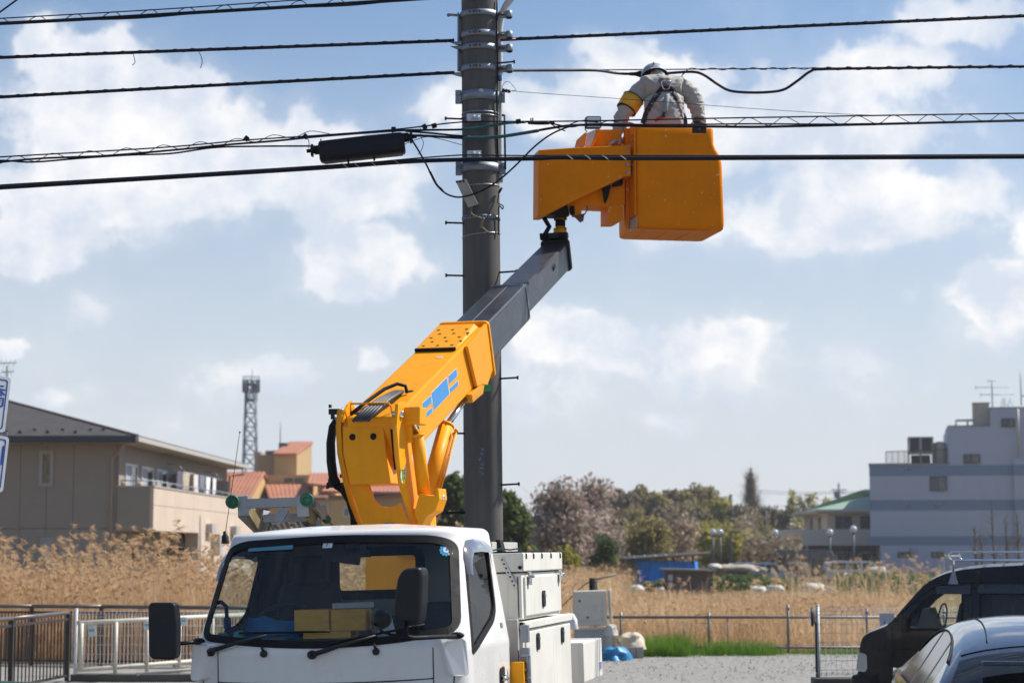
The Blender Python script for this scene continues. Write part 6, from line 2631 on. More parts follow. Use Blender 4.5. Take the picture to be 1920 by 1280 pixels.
# roof antenna
mb = MB()
mb.lathe((-.745, .46, 2.06), [(.024, 0), (.022, .045), (.014, .055), (.013, .075), (0, .078)], 12)
mb.tube([Vector((-.745, .46, 2.11)), Vector((-.655, .50, 2.745))], .0022, 5)
mb.ball((-.655, .50, 2.745), .006, 8, 6)
mb.build('antenna', M_BLACK, TRUCK, local=True)

# inside: dashboard, wheel, seats, rear-view mirror, camera
M_DASH = mat('dashboard', (0.020, 0.021, 0.023), 0.6, var=0.2)
mb = MB()
prof = [(.13, 1.445), (.34, 1.468), (.52, 1.462), (.60, 1.42), (.60, 1.0), (.10, 1.0)]
mb.prism([Vector((-.74, y, z)) for y, z in prof], (1.48, 0, 0))
mb.build('dashboard', M_DASH, TRUCK, local=True, bevel=.02)
mb = MB()
rim_c, tn = Vector((-.47, .74, 1.52)), Vector((0, -.75, .66)).normalized()
u_ = tn.orthogonal().normalized()
w2_ = tn.cross(u_)
mb.tube([rim_c + (u_ * cos(2 * pi * i / 28) + w2_ * sin(2 * pi * i / 28)) * .21 for i in range(29)], .014, 8)
mb.tube([rim_c - u_ * .2, rim_c + tn * -.03, rim_c + u_ * .2], .014, 6)
mb.tube([rim_c - tn * .03, rim_c - tn * .3], .03, 8)
mb.build('steering_wheel', M_DASH, TRUCK, local=True)
# grab bar with a blue clip in the near corner of the screen
mb = MB()
mb.tube([Vector((-.80, .40, 1.70)), Vector((-.76, .42, 1.705)), Vector((-.73, .42, 1.68)), Vector((-.725, .42, 1.60)), Vector((-.725, .42, 1.46))], .013, 8)
h_ = mb.build('grab_bar', M_BLACK, TRUCK, local=True)
mb = MB()
mb.lathe((-.725, .42, 1.545), [(.022, 0), (.024, .005), (.024, .06), (.020, .065)], 12)
mb.build('bar_clip', mat('blue_plastic', (.006, .05, .36), .35), h_, local=True)
M_SEAT = mat('seat_cloth', (0.014, 0.015, 0.016), 0.9, var=0.3, scale=10)
for sx, sw_ in ((-.42, .50), (.13, .36), (.50, .42)):
 mb = MB()
 mb.hexa([Vector((sx - sw_ / 2, .66, 1.18)), Vector((sx + sw_ / 2, .66, 1.18)), Vector((sx + sw_ / 2, 1.1, 1.18)), Vector((sx - sw_ / 2, 1.1, 1.18)),
    Vector((sx - sw_ / 2, .64, 1.34)), Vector((sx + sw_ / 2, .64, 1.34)), Vector((sx + sw_ / 2, 1.1, 1.30)), Vector((sx - sw_ / 2, 1.1, 1.30))])
 s_ = mb.build('seat', M_SEAT, TRUCK, local=True, bevel=.05, seg=3)
 zt_ = 1.80 if sx < 0 else (1.58 if sx < .3 else 1.66)
 mb = MB()
 mb.hexa([Vector((sx - sw_ / 2, 1.02, 1.25)), Vector((sx + sw_ / 2, 1.02, 1.25)), Vector((sx + sw_ / 2, 1.13, 1.25)), Vector((sx - sw_ / 2, 1.13, 1.25)),
    Vector((sx - sw_ * .4, 1.10, zt_)), Vector((sx + sw_ * .4, 1.10, zt_)), Vector((sx + sw_ * .4, 1.19, zt_)), Vector((sx - sw_ * .4, 1.19, zt_))])
 mb.build('backrest', M_SEAT, s_, local=True, bevel=.05, seg=3)
 if sx < 0:
  mb = MB()
  mb.box((sx, 1.12, 1.88), (.27, .10, .20))
  mb.build('headrest', M_SEAT, s_, local=True, bevel=.05, seg=3)
mb = MB()
mb.box((.02, .38, 1.955), (.235, .03, .068), rot=Matrix.Rotation(.15, 3, 'Y'))
mb.tube([Vector((.04, .38, 1.98)), Vector((.04, .345, 2.05))], .010, 8)
mb.build('interior_mirror', M_BLACK, TRUCK, local=True, bevel=.014)
mb = MB()
mb.box((.165, .36, 1.972), (.085, .03, .042))
mb.box((.165, .36, 2.01), (.04, .03, .05))
mb.lathe((.175, .348, 1.972), [(.017, 0), (.017, .016), (.011, .017), (.0, .012)], 14, axis=(0, -1, 0))
mb.build('dash_camera', M_BLACK, TRUCK, local=True)
mb = MB()
mb.prism([pFront(x, z, -.02) for x, z in ((-.03, 1.985), (.07, 1.985), (.045, 2.05), (-.005, 2.05))], (0, .05, 0))
mb.build('sensor_housing', M_BLACK, TRUCK, local=True)
# sun-blind cloth hanging dark behind the driver and at the far corner
mb = MB()
for x0, x1, zb in ((-.775, -.56, 1.40),):
 mb.grid([[Vector((x0 + (x1 - x0) * i / 14, 1.14 + .02 * sin(i * 1.9), z)) for i in range(15)] for z in (2.0, 1.8, 1.6, zb)], 0, True)
mb.build('cab_curtain', M_SEAT, TRUCK, local=True)
# stickers on the screen
M_STK = mat('sticker_pale', (.62, .74, .74), .5, var=.02)
mb = MB()
mb.grid([[pFront(x, z, .0015) for x in (-.072, -.012)] for z in (2.012, 2.056)], 0)
s7 = mb.build('inspection_sticker', M_STK, TRUCK, local=True)
mb = MB()
mb.grid([[pFront(x, z, .0015) for x in [-.56 + .03 * i for i in range(11)]] for z in (2.005, 2.0405)], 0)
mb.v = [Vector((p.x, p.y, p.z + (p.x + .56) * .02)) for p in mb.v]
mb.build('film_strip', mat('blue_film', (.10, .28, .38), .3, var=.1), TRUCK, local=True)
mb = MB()
c_ = (.672, 1.982)
pts = []
for i in range(48):
 a = 2 * pi * i / 48
 r_ = .040 if i % 4 in (0, 1) else .034
 pts.append(pFront(c_[0] + r_ * cos(a), c_[1] + r_ * sin(a), .0015))
mb.add(pts, [list(range(48))])
sb = mb.build('round_sticker', mat('sticker_blue', (.02, .30, .55), .4, var=.02), TRUCK, local=True)
mb = MB()
mb.add([pFront(c_[0] + .019 * cos(2 * pi * i / 24), c_[1] + .019 * sin(2 * pi * i / 24), .003) for i in range(24)], [list(range(24))])
mb.add([pFront(c_[0] + .022 + .011 * cos(2 * pi * i / 16), c_[1] - .026 + .011 * sin(2 * pi * i / 16), .003) for i in range(16)], [list(range(16))])
mb.build('sticker_disc', M_STK, sb, local=True)

letters('7', .05, 'sticker_number', M_BLACK, s7, lambda u, v: pFront(-.044 + u, 2.036 + v, .0035))
letters('8', .026, 'sticker_number', M_BLUEINK, sb, lambda u, v: pFront(c_[0] + u, c_[1] + v, .0045))

# --- body behind the cab: equipment cabinets
M_GAP = M_RUB

def cabinet(x0, x1, y0, y1, z0, z1, gaps, handles, name='equipment_cabinet'):
 mb = MB()
 mb.span((x0, y0, z0), (x1, y1, z1))
 c = mb.build(name, M_CREAM, TRUCK, local=True, bevel=.008)
 return c

cu_ = cabinet(.34, .90, 1.47, 2.83, 1.525, 1.825, None, None)
mb = MB()
mb.span((.915, 1.53, 1.545), (.897, 2.80, 1.80))
d_ = mb.build('cabinet_door', M_CREAM, cu_, local=True, bevel=.006)
mb = MB()
mb.span((.33, 1.455, 1.833), (.922, 2.845, 1.955))
lid = mb.build('cabinet_lid', M_CREAM, TRUCK, local=True, bevel=.008)
mb = MB()
for y_ in (1.53, 1.78, 2.07, 2.40, 2.75):
 mb.tube([Vector((.60, y_, 1.962)), Vector((.90, y_, 1.960)), Vector((.926, y_, 1.945)), Vector((.926, y_, 1.915))], .006, 6)
each(mb, 'lid_strap', M_RUB, lid, local=True)
mb = MB()
mb.span((.345, 1.4665, 1.8262), (.895, 2.82, 1.8322))
mb.build('lid_seal', M_RUB, lid, local=True)
for y_ in (1.62, 2.72):
 mb = MB()
 mb.box((.926, y_, 1.815), (.014, .075, .03))
 mb.box((.930, y_, 1.780), (.016, .05, .07))
 mb.tube([Vector((.945, y_ - .03, 1.80)), Vector((.945, y_ + .03, 1.80))], .012, 8)
 mb.build('toggle_latch', M_CHROME, cu_, local=True, bevel=.004)

def slot_handle(y_, z_, par, x_=.916):
 mb = MB()
 pol_ = rounded([(y_ - .045, z_ - .055), (y_ + .045, z_ - .055), (y_ + .045, z_ + .055), (y_ - .045, z_ + .055)], .03)
 mb.prism([Vector((x_, p[0], p[1])) for p in pol_], (.010, 0, 0))
 mb.box((x_ + .012, y_, z_ + .02), (.012, .04, .02), 1)
 return mb.build('slot_handle', [M_BLACK, M_STEEL], par, local=True, bevel=.002)

slot_handle(2.12, 1.645, cu_)
cl_ = cabinet(.30, .905, 1.45, 3.14, .72, 1.455, None, None)
mb = MB()
mb.span((.29, 1.44, 1.464), (.925, 3.165, 1.512))
mb.build('cabinet_top', M_CREAM, cl_, local=True, bevel=.006)
mb = MB()
mb.span((.918, 1.50, .74), (.899, 3.11, 1.445))
mb.build('cabinet_door', M_CREAM, cl_, local=True, bevel=.006)
slot_handle(1.86, 1.37, cl_, .919)
slot_handle(2.76, 1.375, cl_, .919)
# dark opening at the cab end of the cabinets, bolt heads
mb = MB()
mb.span((.875, 1.465, 1.54), (.880, 1.4695, 1.80))
mb.build('door_gap', M_RUB, cu_, local=True)
mb = MB()
for z_ in (1.86, 1.50):
 mb.tube([Vector((.90, 1.4655 if z_ < 1.6 else 1.4505, z_)), Vector((.90, 1.43, z_))], .012, 8)
each(mb, 'bolt', M_RUB, cl_, local=True)
# perforated strap on the front of the cabinets, wide grey post, brackets, yellow outrigger post
mb = MB()
a_, b_ = Vector((.775, 1.450, 1.93)), Vector((.865, 1.452, 1.73))
mb.bar(a_, b_, .028, .006, up=(0, 1, 0), m=0)
for i in range(7):
 p = a_.lerp(b_, (i + .6) / 7.2)
 mb.tube([p + Vector((0, -.0035, 0)), p + Vector((0, -.006, 0))], .006, 8, 1)
mb.build('perforated_strap', [M_PALE, M_RUB], cu_, local=True)
mb = MB()
mb.span((.30, 1.47, 1.20), (.66, 1.50, 1.5)) if False else None
mb.span((.45, 1.38, .9), (.885, 1.43, 1.53))
mb.build('body_bulkhead', mat('body_grey', (.40, .385, .37), .5, var=.06, dirt=.2), TRUCK, local=True, bevel=.006)
mb = MB()
mb.box((.935, 1.37, 1.44), (.05, .06, .11))
mb.box((.925, 1.40, 1.10), (.06, .05, .5))
mb.tube([Vector((.955, 1.35, 1.30)), Vector((.955, 1.35, 1.02))], .018, 8)
mb.tube([Vector((.90, 1.35, 1.30)), Vector((.97, 1.34, 1.30))], .01, 8)
mb.tube([Vector((.90, 1.35, 1.16)), Vector((.97, 1.34, 1.16))], .01, 8)
mb.build('post_bracket', M_STEEL, TRUCK, local=True, bevel=.004)
mb = MB()
mb.span((.84, 1.29, .25), (.935, 1.36, 1.265))
o_ = mb.build('outrigger_post', M_YEL, TRUCK, local=True, bevel=.006)
mb = MB()
for z_ in (1.21, 1.13, 1.05):
 mb.tube([Vector((.93, 1.325, z_)), Vector((.945, 1.325, z_))], .012, 8)
each(mb, 'post_bolt', M_RUST, o_, local=True)
mb = MB()
mb.span((.82, 1.26, .0), (.96, 1.40, .03))
mb.build('outrigger_foot', M_BLACK, o_, local=True)
# third cabinet: low box at the rear with a small maker's plate
c3 = cabinet(.40, .92, 3.62, 4.47, .985, 1.282, None, None)
mb = MB()
mb.span((.918, 4.28, 1.035), (.9225, 4.44, 1.105))
pl = mb.build('maker_plate', M_SIGNW, c3, local=True)
letters('500', .075, 'plate_number', M_BLUEINK, pl, lambda u, v: Vector((.9245, 4.36 + u, 1.07 + v)))
mb = MB()
mb.span((-.85, 1.42, .70), (.88, 4.85, .76))
mb.build('truck_bed', M_STEEL, TRUCK, local=True)
mb = MB()
mb.span((-.90, 1.45, .70), (-.38, 3.2, 1.47))
mb.span((-.90, 3.6, .70), (-.40, 4.5, 1.3))
mb.build('equipment_cabinet', M_CREAM, TRUCK, local=True, bevel=.008)
# grey deck edge that shows above the upper cabinet, cable coil on the lid
mb = MB()
mb.span((-.10, 1.9, 1.96), (.62, 2.75, 2.035))
mb.hexa([Vector((.60, 2.05, 1.963)), Vector((.66, 2.05, 1.963)), Vector((.66, 2.16, 1.963)), Vector((.60, 2.16, 1.963)), Vector((.61, 2.05, 2.05)), Vector((.64, 2.05, 2.05)), Vector((.64, 2.16, 2.05)), Vector((.61, 2.16, 2.05))], 1)
mb.build('deck_plate', [mat('body_grey', (.40, .385, .37), .5), M_RUB], TRUCK, local=True, bevel=.006)
mb = MB()
pts = [Vector((.40 + .06 * i, 1.52 + .02 * sin(i * 2.1), 1.972 + .012 * abs(sin(i * 1.3)))) for i in range(9)]
mb.tube(pts, .006, 6)
mb.build('hand_line', mat('green_rope', (.02, .09, .08), .8), TRUCK, local=True)

def onplane(px, py, P0, n):
 o = Vector((0, 0, CH))
 d = ray(px, py)
 return o + d * ((P0 - o).dot(n) / d.dot(n))

# --- boom: three telescoping box sections, seen from below and behind the tail
R1, R2 = at(775, 745, 14.0), at(1068, 447, 17.9)
bd = (R2 - R1).normalized()
br = bd.cross(Vector((0, 0, 1))).normalized()
bu = br.cross(bd)

def B(s, r, u):
 """point of the boom: s along it, r to its right, u up; from the ridge line"""
 return R1 + bd * s + br * r + bu * u

def boom_box(s0, s1, w, h, m, name, bevel=.012, off=(0, 0)):
 mb = MB()
 r1, u1 = off
 mb.hexa([B(s, r, u) for s in (s0, s1) for r, u in ((r1 - w, u1 - h), (r1, u1 - h), (r1, u1), (r1 - w, u1))])
 return mb.build(name, m, TRUCK, bevel=bevel)

base = boom_box(-.40, 1.74, .36, .37, M_YEL, 'boom_section', .012)
mid = boom_box(1.5, 3.02, .30, .315, M_BOOM, 'boom_section', .018, (-.02, -.028))
tip = boom_box(2.8, 4.50, .235, .25, M_BOOM, 'boom_section', .016, (-.045, -.055))
for nm, s_, w, h, o_, par, m_ in (('boom_collar', 1.75, .42, .47, (.042, .035), base, M_YEL), ('boom_collar', 3.02, .315, .325, (-.013, -.022), mid, M_STEEL)):
 mb = MB()
 r1, u1 = o_
 pol_ = rounded([(r1 - w, u1 - h), (r1, u1 - h), (r1, u1), (r1 - w, u1)], .045)
 mb.prism([B(s_ - .02, p[0], p[1]) for p in pol_], bd * (.03 if m_ is M_YEL else .022))
 cl2 = mb.build(nm, m_, par, bevel=.004)
 mb = MB()
 for r_, u_2 in ((r1 - w + .04, u1 - .04), (r1 - .04, u1 - .04), (r1 - .035, u1 - .10), (r1 - .03, u1 - h * .6), (r1 - .035, u1 - h + .08)):
  p = B(s_ - .02, r_, u_2)
  mb.tube([p, p - bd * .018], .010 if m_ is M_YEL else .007, 6)
 each(mb, 'collar_bolt', M_CHROME, cl2)
# step cover with non-slip holes, its side cheeks
mb = MB()
sA, sB = 1.10, 1.68
n_h = []
mb.hexa([B(sA, -.355, .004), B(sA, -.03, .004), B(sB, -.03, .004), B(sB, -.355, .004), B(sA, -.355, .022), B(sA, -.03, .022), B(sB, -.06, .035), B(sB, -.355, .035)])
st_ = mb.build('step_plate', M_YEL, base, bevel=.004)
mb = MB()
for k in range(5):
 for j in range(3):
  s_ = sA + .06 + k * .095
  r_ = -.31 + j * .115 + (.0 if k % 2 == 0 else .04)
  z_ = .022 + (s_ - sA) / (sB - sA) * .013
  c = B(s_, r_, z_)
  mb.tube([c - bu * .004, c + bu * .0022], .0125, 10)
each(mb, 'step_hole', M_RUB, st_)
mb = MB()
mb.hexa([B(sA - .02, -.355, .003), B(sA - .02, -.03, .003), B(sA, -.03, .003), B(sA, -.355, .003), B(sA - .02, -.355, .026), B(sA - .02, -.03, .026), B(sA, -.03, .026), B(sA, -.355, .026)])
mb.build('step_edge', M_RUB, st_)
mb = MB()
mb.prism([B(s_, .004, u) for s_, u in ((1.2, -.004), (1.72, .02), (1.72, -.36), (1.55, -.43), (1.42, -.38), (1.30, -.36))], br * .028)
mb.build('boom_cheek', M_YEL, base, bevel=.004)
mb = MB()
mb.hexa([B(1.15, -.38, -.372), B(1.15, .03, -.372), B(1.52, .03, -.372), B(1.52, -.38, -.372), B(1.18, -.36, -.45), B(1.18, .02, -.45), B(1.45, .02, -.47), B(1.45, -.36, -.47)][::1])
mb.build('boom_belly_guard', M_YEL, base, bevel=.006)
mb = MB()
mb.box(B(1.60, -.02, -.47), (.10, .05, .05))
mb.build('boom_marker', mat('marker_green', (.02, .36, .12), .5), base)
# blue bars on the side
mb = MB()
for q in (((792.6, 755), (808, 741), (808.5, 755), (793.5, 769)), ((794, 777), (809.5, 764), (810, 772), (795.5, 786)), ((809, 736.5), (837, 708), (842, 738.5), (813.4, 768.5)),
   ((841, 704.7), (855.4, 691), (856.5, 705.2), (842.8, 719)), ((842.8, 728), (857.8, 713.5), (858.4, 722.5), (844, 736))):
 pq = [onplane(x, y, R1 + br * .001, br) for x, y in q]
 c = (pq[0] + pq[2]) / 2
 mb.prism([p + (p - c).normalized() * .014 for p in pq], br * .0012, 1)
 mb.prism([p + br * .0013 for p in pq], br * .002, 0)
each(mb, 'boom_marking', [M_BLUE, mat('marking_edge', (.72, .62, .42), .4)], base)
# weld line and edge rail on the dark sections
mb = MB()
mb.bar(B(1.77, -.175, -.026), B(3.0, -.175, -.026), .008, .004, up=bu)
mb.bar(B(1.77, -.025, -.030), B(3.0, -.025, -.030), .012, .008, up=bu)
each(mb, 'boom_weld', mat('weld_grey', (.25, .26, .27), .4, .6), mid)
# fixed roller pads, holes on the base section top
mb = MB()
for s_, r_ in ((.14, -.07), (-.32, -.30)):
 mb.tube([B(s_, r_, -.001), B(s_, r_, .0025)], .022, 14)
mb.tube([B(.93, -.11, -.001), B(.93, -.11, .003)], .03, 14, 1)
each(mb, 'boom_port', [M_RUB, mat('pale_patch', (.74, .48, .30), .5)], base)
# boom head: black end frame, pivot, hoses
mb = MB()
pol_ = rounded([(-.295, -.32), (-.025, -.32), (-.025, -.02), (-.295, -.02)], .04)
mb.prism([B(4.48, p[0], p[1]) for p in pol_], bd * .05)
mb.tube([B(4.50, -.29, .012), B(4.50, -.03, .012)], .035, 10)
hd_ = mb.build('boom_head', M_BLACK, tip, bevel=.008)
mb = MB()
for r_ in (-.27, -.22, -.09, -.05):
 mb.tube([B(4.46, r_, .01), B(4.46, r_, .055)], .014, 6)
each(mb, 'head_bolt', M_RUB, hd_)
mb = MB()
pts = [B(4.40, -.135 + .003 * i, -.05 + .02 * sin(i)) for i in range(2)]
mb.prism([B(s_, -.041, u) for s_, u in ((3.95, -.13), (4.02, -.12), (4.02, -.16), (3.95, -.17))], br * .004)
mb.build('boom_slot', M_RUB, tip)

# --- turret: two curved side plates on a column, frame seen from the front
hr = br.copy()
hf = Vector((-br.y, br.x, 0)).normalized()          # away from the camera
hz = Vector((0, 0, 1))

LR = .065     # right plate, LL left plate: distance to the right of the boom ridge
LL = -.425
Pr, Pl = R1 + br * LR, R1 + br * LL
front_r = [(735, 786), (738, 802), (741, 850), (748, 905), (760, 945), (772, 975), (784, 1005)]
pr_front = [onplane(x, y, Pr, br) for x, y in front_r]
pl_front = [onplane(x, y, Pl, br) for x, y in [(641, 768), (638, 800), (641, 850), (652, 905), (664, 945), (676, 975), (688, 1005)]]
depth_ = [.12, .18, .24, .30, .34, .36, .36]
for side, pf, sgn in ((1, pr_front, 1), (-1, pl_front, -1)):
 mb = MB()
 back = [p + hf * d for p, d in zip(pr_front, depth_)] if side > 0 else [p + hf * d for p, d in zip(pl_front, depth_)]
 rows_ = [[p for p in pf], [p for p in back]]
 t_ = br * (.03 * sgn)
 for i in range(len(pf) - 1):
  mb.hexa([pf[i], pf[i + 1], back[i + 1], back[i], pf[i] + t_, pf[i + 1] + t_, back[i + 1] + t_, back[i] + t_])
 tp = mb.build('turret_plate', M_YEL, TRUCK, fix=True)
 mb = MB()
 # edge flange of the plate
 mb.grid([[p - hf * .004 - t_ * .2 for p in pf], [p - hf * .004 + t_ * 1.12 for p in pf], [p + hf * .03 + t_ * 1.12 for p in pf]], 0, True)
 mb.build('plate_flange', M_YEL, tp)
# column between the plates: front web with a scooped top edge, down through the deck
web = [(690, 906), (700, 935), (712, 948), (727, 951), (742, 948), (750, 943), (758, 960), (772, 990), (776, 1010), (690, 1010), (672, 960), (662, 925), (655, 906)]
P0 = pr_front[4] + hf * .10
mb = MB()
wp = [onplane(x, y, P0, hf) for x, y in web]
mb.prism(wp, hf * .03)
mb.build('turret_web', M_YEL, TRUCK)
b0 = onplane(690, 1000, P0, hf)
b1 = onplane(782, 1000, P0, hf)
mb = MB()
zb = 1.0
for z0_, z1_ in ((zb, b0.z),):
 a0 = Vector((b0.x, b0.y, 0)) - hr * .02
 a1 = Vector((b1.x, b1.y, 0)) + hr * .02
 mb.hexa([Vector((p.x, p.y, z0_)) for p in (a0, a1, a1 + hf * .5, a0 + hf * .5)] + [Vector((p.x, p.y, z1_)) for p in (a0, a1, a1 + hf * .5, a0 + hf * .5)])
col_c = (a0 + a1) / 2 + hf * .25
mb.build('turret_column', M_YEL, TRUCK, bevel=.01)
mb = MB()
mb.lathe(Vector((col_c.x, col_c.y, .62)), [(.42, 0), (.42, .06), (.36, .07), (.36, .38), (0, .38)], 32)
mb.build('slewing_ring', M_STEEL, TRUCK)
mb = MB()
p = onplane(731, 985, P0, hf) - hf * .012
mb.box(p, (.07, .02, .035))
mb.build('turret_plug', mat('teal_tag', (.08, .30, .30), .5), TRUCK)
# tail housing with two round holes
Pt = pl_front[1] + hf * (-.03)
fq = [onplane(x, y, Pt, hf) for x, y in ((642, 800), (718, 797), (724, 850), (733, 906), (656, 908), (643, 850))]
tq = [onplane(x, y, Pt + hf * .10, hf) for x, y in ((650, 773), (727, 771))]
mb = MB()
mb.add(fq + [p + hf * .45 for p in fq[1:5]] + [p + hf * .45 for p in fq[4:6]] + tq + [tq[1] + hf * .40, tq[0] + hf * .40],
  [(0, 1, 2, 3, 4, 5)], 0)
F_ = fq
Bk = [p + hf * .42 for p in fq]
mb = MB()
mb.add([F_[0], F_[1], tq[1], tq[0]], [(0, 1, 2, 3)])
mb.add([F_[0], F_[1], F_[2], F_[5]], [(3, 2, 1, 0)])
mb.add([F_[5], F_[2], F_[3], F_[4]], [(3, 2, 1, 0)])
T2 = [p + hf * .42 for p in tq]
mb.add([F_[1], F_[2], Bk[2], T2[1], tq[1]], [(0, 1, 2, 3, 4)])
mb.add([F_[2], F_[3], Bk[3], Bk[2]], [(0, 1, 2, 3)])
mb.add([F_[0], F_[5], Bk[5], T2[0], tq[0]], [(4, 3, 2, 1, 0)])
mb.add([F_[5], F_[4], Bk[4], Bk[5]], [(3, 2, 1, 0)])
mb.add([F_[3], F_[4], Bk[4], Bk[3]], [(0, 1, 2, 3)])
mb.add([tq[0], tq[1], T2[1], T2[0]], [(0, 1, 2, 3)])
hs = mb.build('tail_housing', M_YEL, TRUCK, fix=True, bevel=.006)
mb = MB()
for x, y in ((661, 819), (700, 818)):
 c = onplane(x, y, Pt, hf)
 mb.lathe(c, [(.023, -.001), (.023, .004), (0, .004)], 18, axis=-hf)
each(mb, 'housing_port', M_RUB, hs)
# hinge ears, pin and side plates on the right of the tail
mb = MB()
ear = [(741, 757), (752, 752), (760, 760), (763, 775), (757, 800), (757, 860), (752, 880), (745, 880), (738, 800)]
mb.prism([onplane(x, y, Pr + br * .03, br) for x, y in ear], br * .022)
mb.build('hinge_ear', M_YEL, TRUCK, fix=True)
mb = MB()
pc = onplane(752, 776, Pr + br * .05, br)
mb.tube([pc - br * .06, pc + br * .02], .022, 14)
mb.build('hinge_pin', M_CHROME, TRUCK)
mb = MB()
mb.bar(onplane(735, 790, Pt + hf * .02, hf), onplane(741, 850, Pt + hf * .02, hf), .022, .03)
mb.bar(onplane(750, 790, Pr + br * .036, br), onplane(751, 850, Pr + br * .036, br), .02, .012)
mb.tube([onplane(739, 850, Pt, hf), onplane(742, 880, Pt, hf)], .012, 8)
each(mb, 'hinge_gap', M_RUB, TRUCK)
# bracket that takes the rod of the side cylinder
mb = MB()
q0 = onplane(768, 772, R1 + br * .13, br)
mb.box(q0 + br * .02 + hz * -.03, (.16, .14, .12), rot=Matrix(((br.x, hf.x, 0), (br.y, hf.y, 0), (0, 0, 1))))
q1 = onplane(762, 802, R1 + br * .10, br)
mb.box(q1 - hz * .02, (.10, .10, .16), rot=Matrix(((br.x, hf.x, 0), (br.y, hf.y, 0), (0, 0, 1))))
mb.build('cylinder_bracket', M_YEL, TRUCK, bevel=.008)

def upm(p):
 return p

# side lift cylinder
Pq = R1 + br * .165
c0, c1, c2 = onplane(795, 925, Pq, br), onplane(782, 816, Pq, br), onplane(776, 772, Pq, br)
Pc = c0
mb = MB()
mb.tube([c0, c1], .046, 20)
mb.tube([c1, c1 + (c1 - c0).normalized() * .02], .050, 20)
mb.build('lift_cylinder', M_YEL, TRUCK)
mb = MB()
mb.tube([c1, c2], .023, 16)
mb.ball(c2, .03, 12, 8)
mb.build('cylinder_rod', M_CHROME, TRUCK)
# lift cylinder below the boom
Pd = Pr + hf * .62 - br * .10
e0, e1, e2 = onplane(800, 930, Pd, hf), onplane(836, 800, Pd + hf * .30, hf), onplane(872, 748, Pd + hf * .62, hf)
mb = MB()
mb.tube([e0, e1], .058, 20)
mb.tube([e1, e1 + (e1 - e0).normalized() * .02], .062, 20)
mb.build('lift_cylinder', M_YEL, TRUCK)
mb = MB()
mb.tube([e1, e2], .024, 14)
mb.build('cylinder_rod', M_CHROME, TRUCK)
mb = MB()
mb.tube([e0 + br * .075, e1 + br * .075 + (e0 - e1) * .1], .010, 8)
mb.tube([e0 + br * .095, e1 + br * .095 + (e0 - e1) * .08], .007, 8)
mb.ball(e1 + br * .09 + (e0 - e1) * .06, .018, 10, 6)
mb.build('cylinder_pipe', M_YEL, TRUCK)
# cylinder foot bracket
mb = MB()
fb = [(786, 925), (816, 930), (816, 915), (822, 915), (824, 935), (816, 958), (800, 968), (788, 990), (776, 962)]
mb.prism([onplane(x, y, Pc - hf * .08, hf) for x, y in fb], hf * .16)
ft = mb.build('cylinder_foot', M_YEL, TRUCK, fix=True, bevel=.006)
mb = MB()
p = onplane(822, 932, Pc, hf)
mb.tube([p - br * .02, p + br * .03], .02, 10)
mb.ball(p + br * .03, .02, 10, 6)
mb.build('foot_bolt', M_CHROME, ft)
# side panel beneath with the round mast cover
mb = MB()
sp = [(784, 1005), (800, 968), (806, 960), (808, 1005)]
mb.prism([onplane(x, y, Pc + hf * .06, hf) for x, y in sp], hf * .12)
mb.build('turret_side_panel', M_YEL, TRUCK, fix=True)
# oval sticker on the right plate
mb = MB()
oc = [onplane(x, y, Pr + br * .031, br) for x, y in ((756, 881),)][0]
pts = []
for i in range(28):
 a = 2 * pi * i / 28
 pts.append(onplane(756.5 + 5.5 * cos(a) + 1.0 * sin(a), 881 - 25 * sin(a), Pr + br * .0325, br))
mb.add(pts, [list(range(28))])
ov = mb.build('oval_sticker', mat('sticker_green_pale', (.55, .68, .36), .5, var=.04), TRUCK)
mb = MB()
for yy, hh, ww in ((866, 6, 3.5), (880, 4, 2.2), (887, 3, 2.8), (896, 4, 3.2)):
 mb.add([onplane(756.5 + a, yy + b, Pr + br * .034, br) for a, b in ((-ww, hh), (ww, hh * .6), (ww * .7, -hh), (-ww * .6, -hh * .7))], [(0, 1, 2, 3)])
each(mb, 'sticker_print', mat('sticker_green', (.04, .30, .13), .5), ov)
# black hose guide on the left: upper and lower clamps and the bowed hose between them
Pg = Pl - br * .06 + hf * .14
g = lambda x, y, d=0.0: onplane(x, y, Pg + hf * d, hf)
mb = MB()
mb.span(g(616, 766) , g(637, 777, .05))
mb.span(g(620, 777), g(628, 786, .05))
mb.span(g(612, 904), g(648, 914, .06))
mb.span(g(615, 897), g(622, 906, .05))
for x, y in ((619, 764), (614, 916), (640, 895)):
 mb.tube([g(x, y), g(x, y - 6)], .012, 6)
hc = mb.build('hose_clamp', M_BLACK, TRUCK)
mb = MB()
mb.tube([g(631, 788), g(624, 800), g(620, 830), g(621, 865), g(625, 895), g(632, 906)], [.026, .030, .032, .034, .034, .030], 10)
mb.tube([g(630, 910), g(642, 918, .05), g(655, 938, .10), g(664, 968, .14), g(667, 1000, .15)], [.026, .024, .026, .030, .034], 10)
mb.build('hose_guide', M_RUB, TRUCK)
mb = MB()
mb.tube([g(632, 782), g(630, 795)], .02, 10)
mb.tube([g(636, 772), g(645, 766, .05)], .012, 8)
mb.build('hose_fitting', M_STEEL, hc)
mb = MB()
Pk = Pr + hf * .55
mb.tube([onplane(x, y, Pk, hf) for x, y in ((806, 955), (812, 975), (816, 1000))], .022, 8)
mb.build('hose_guide', M_RUB, TRUCK)
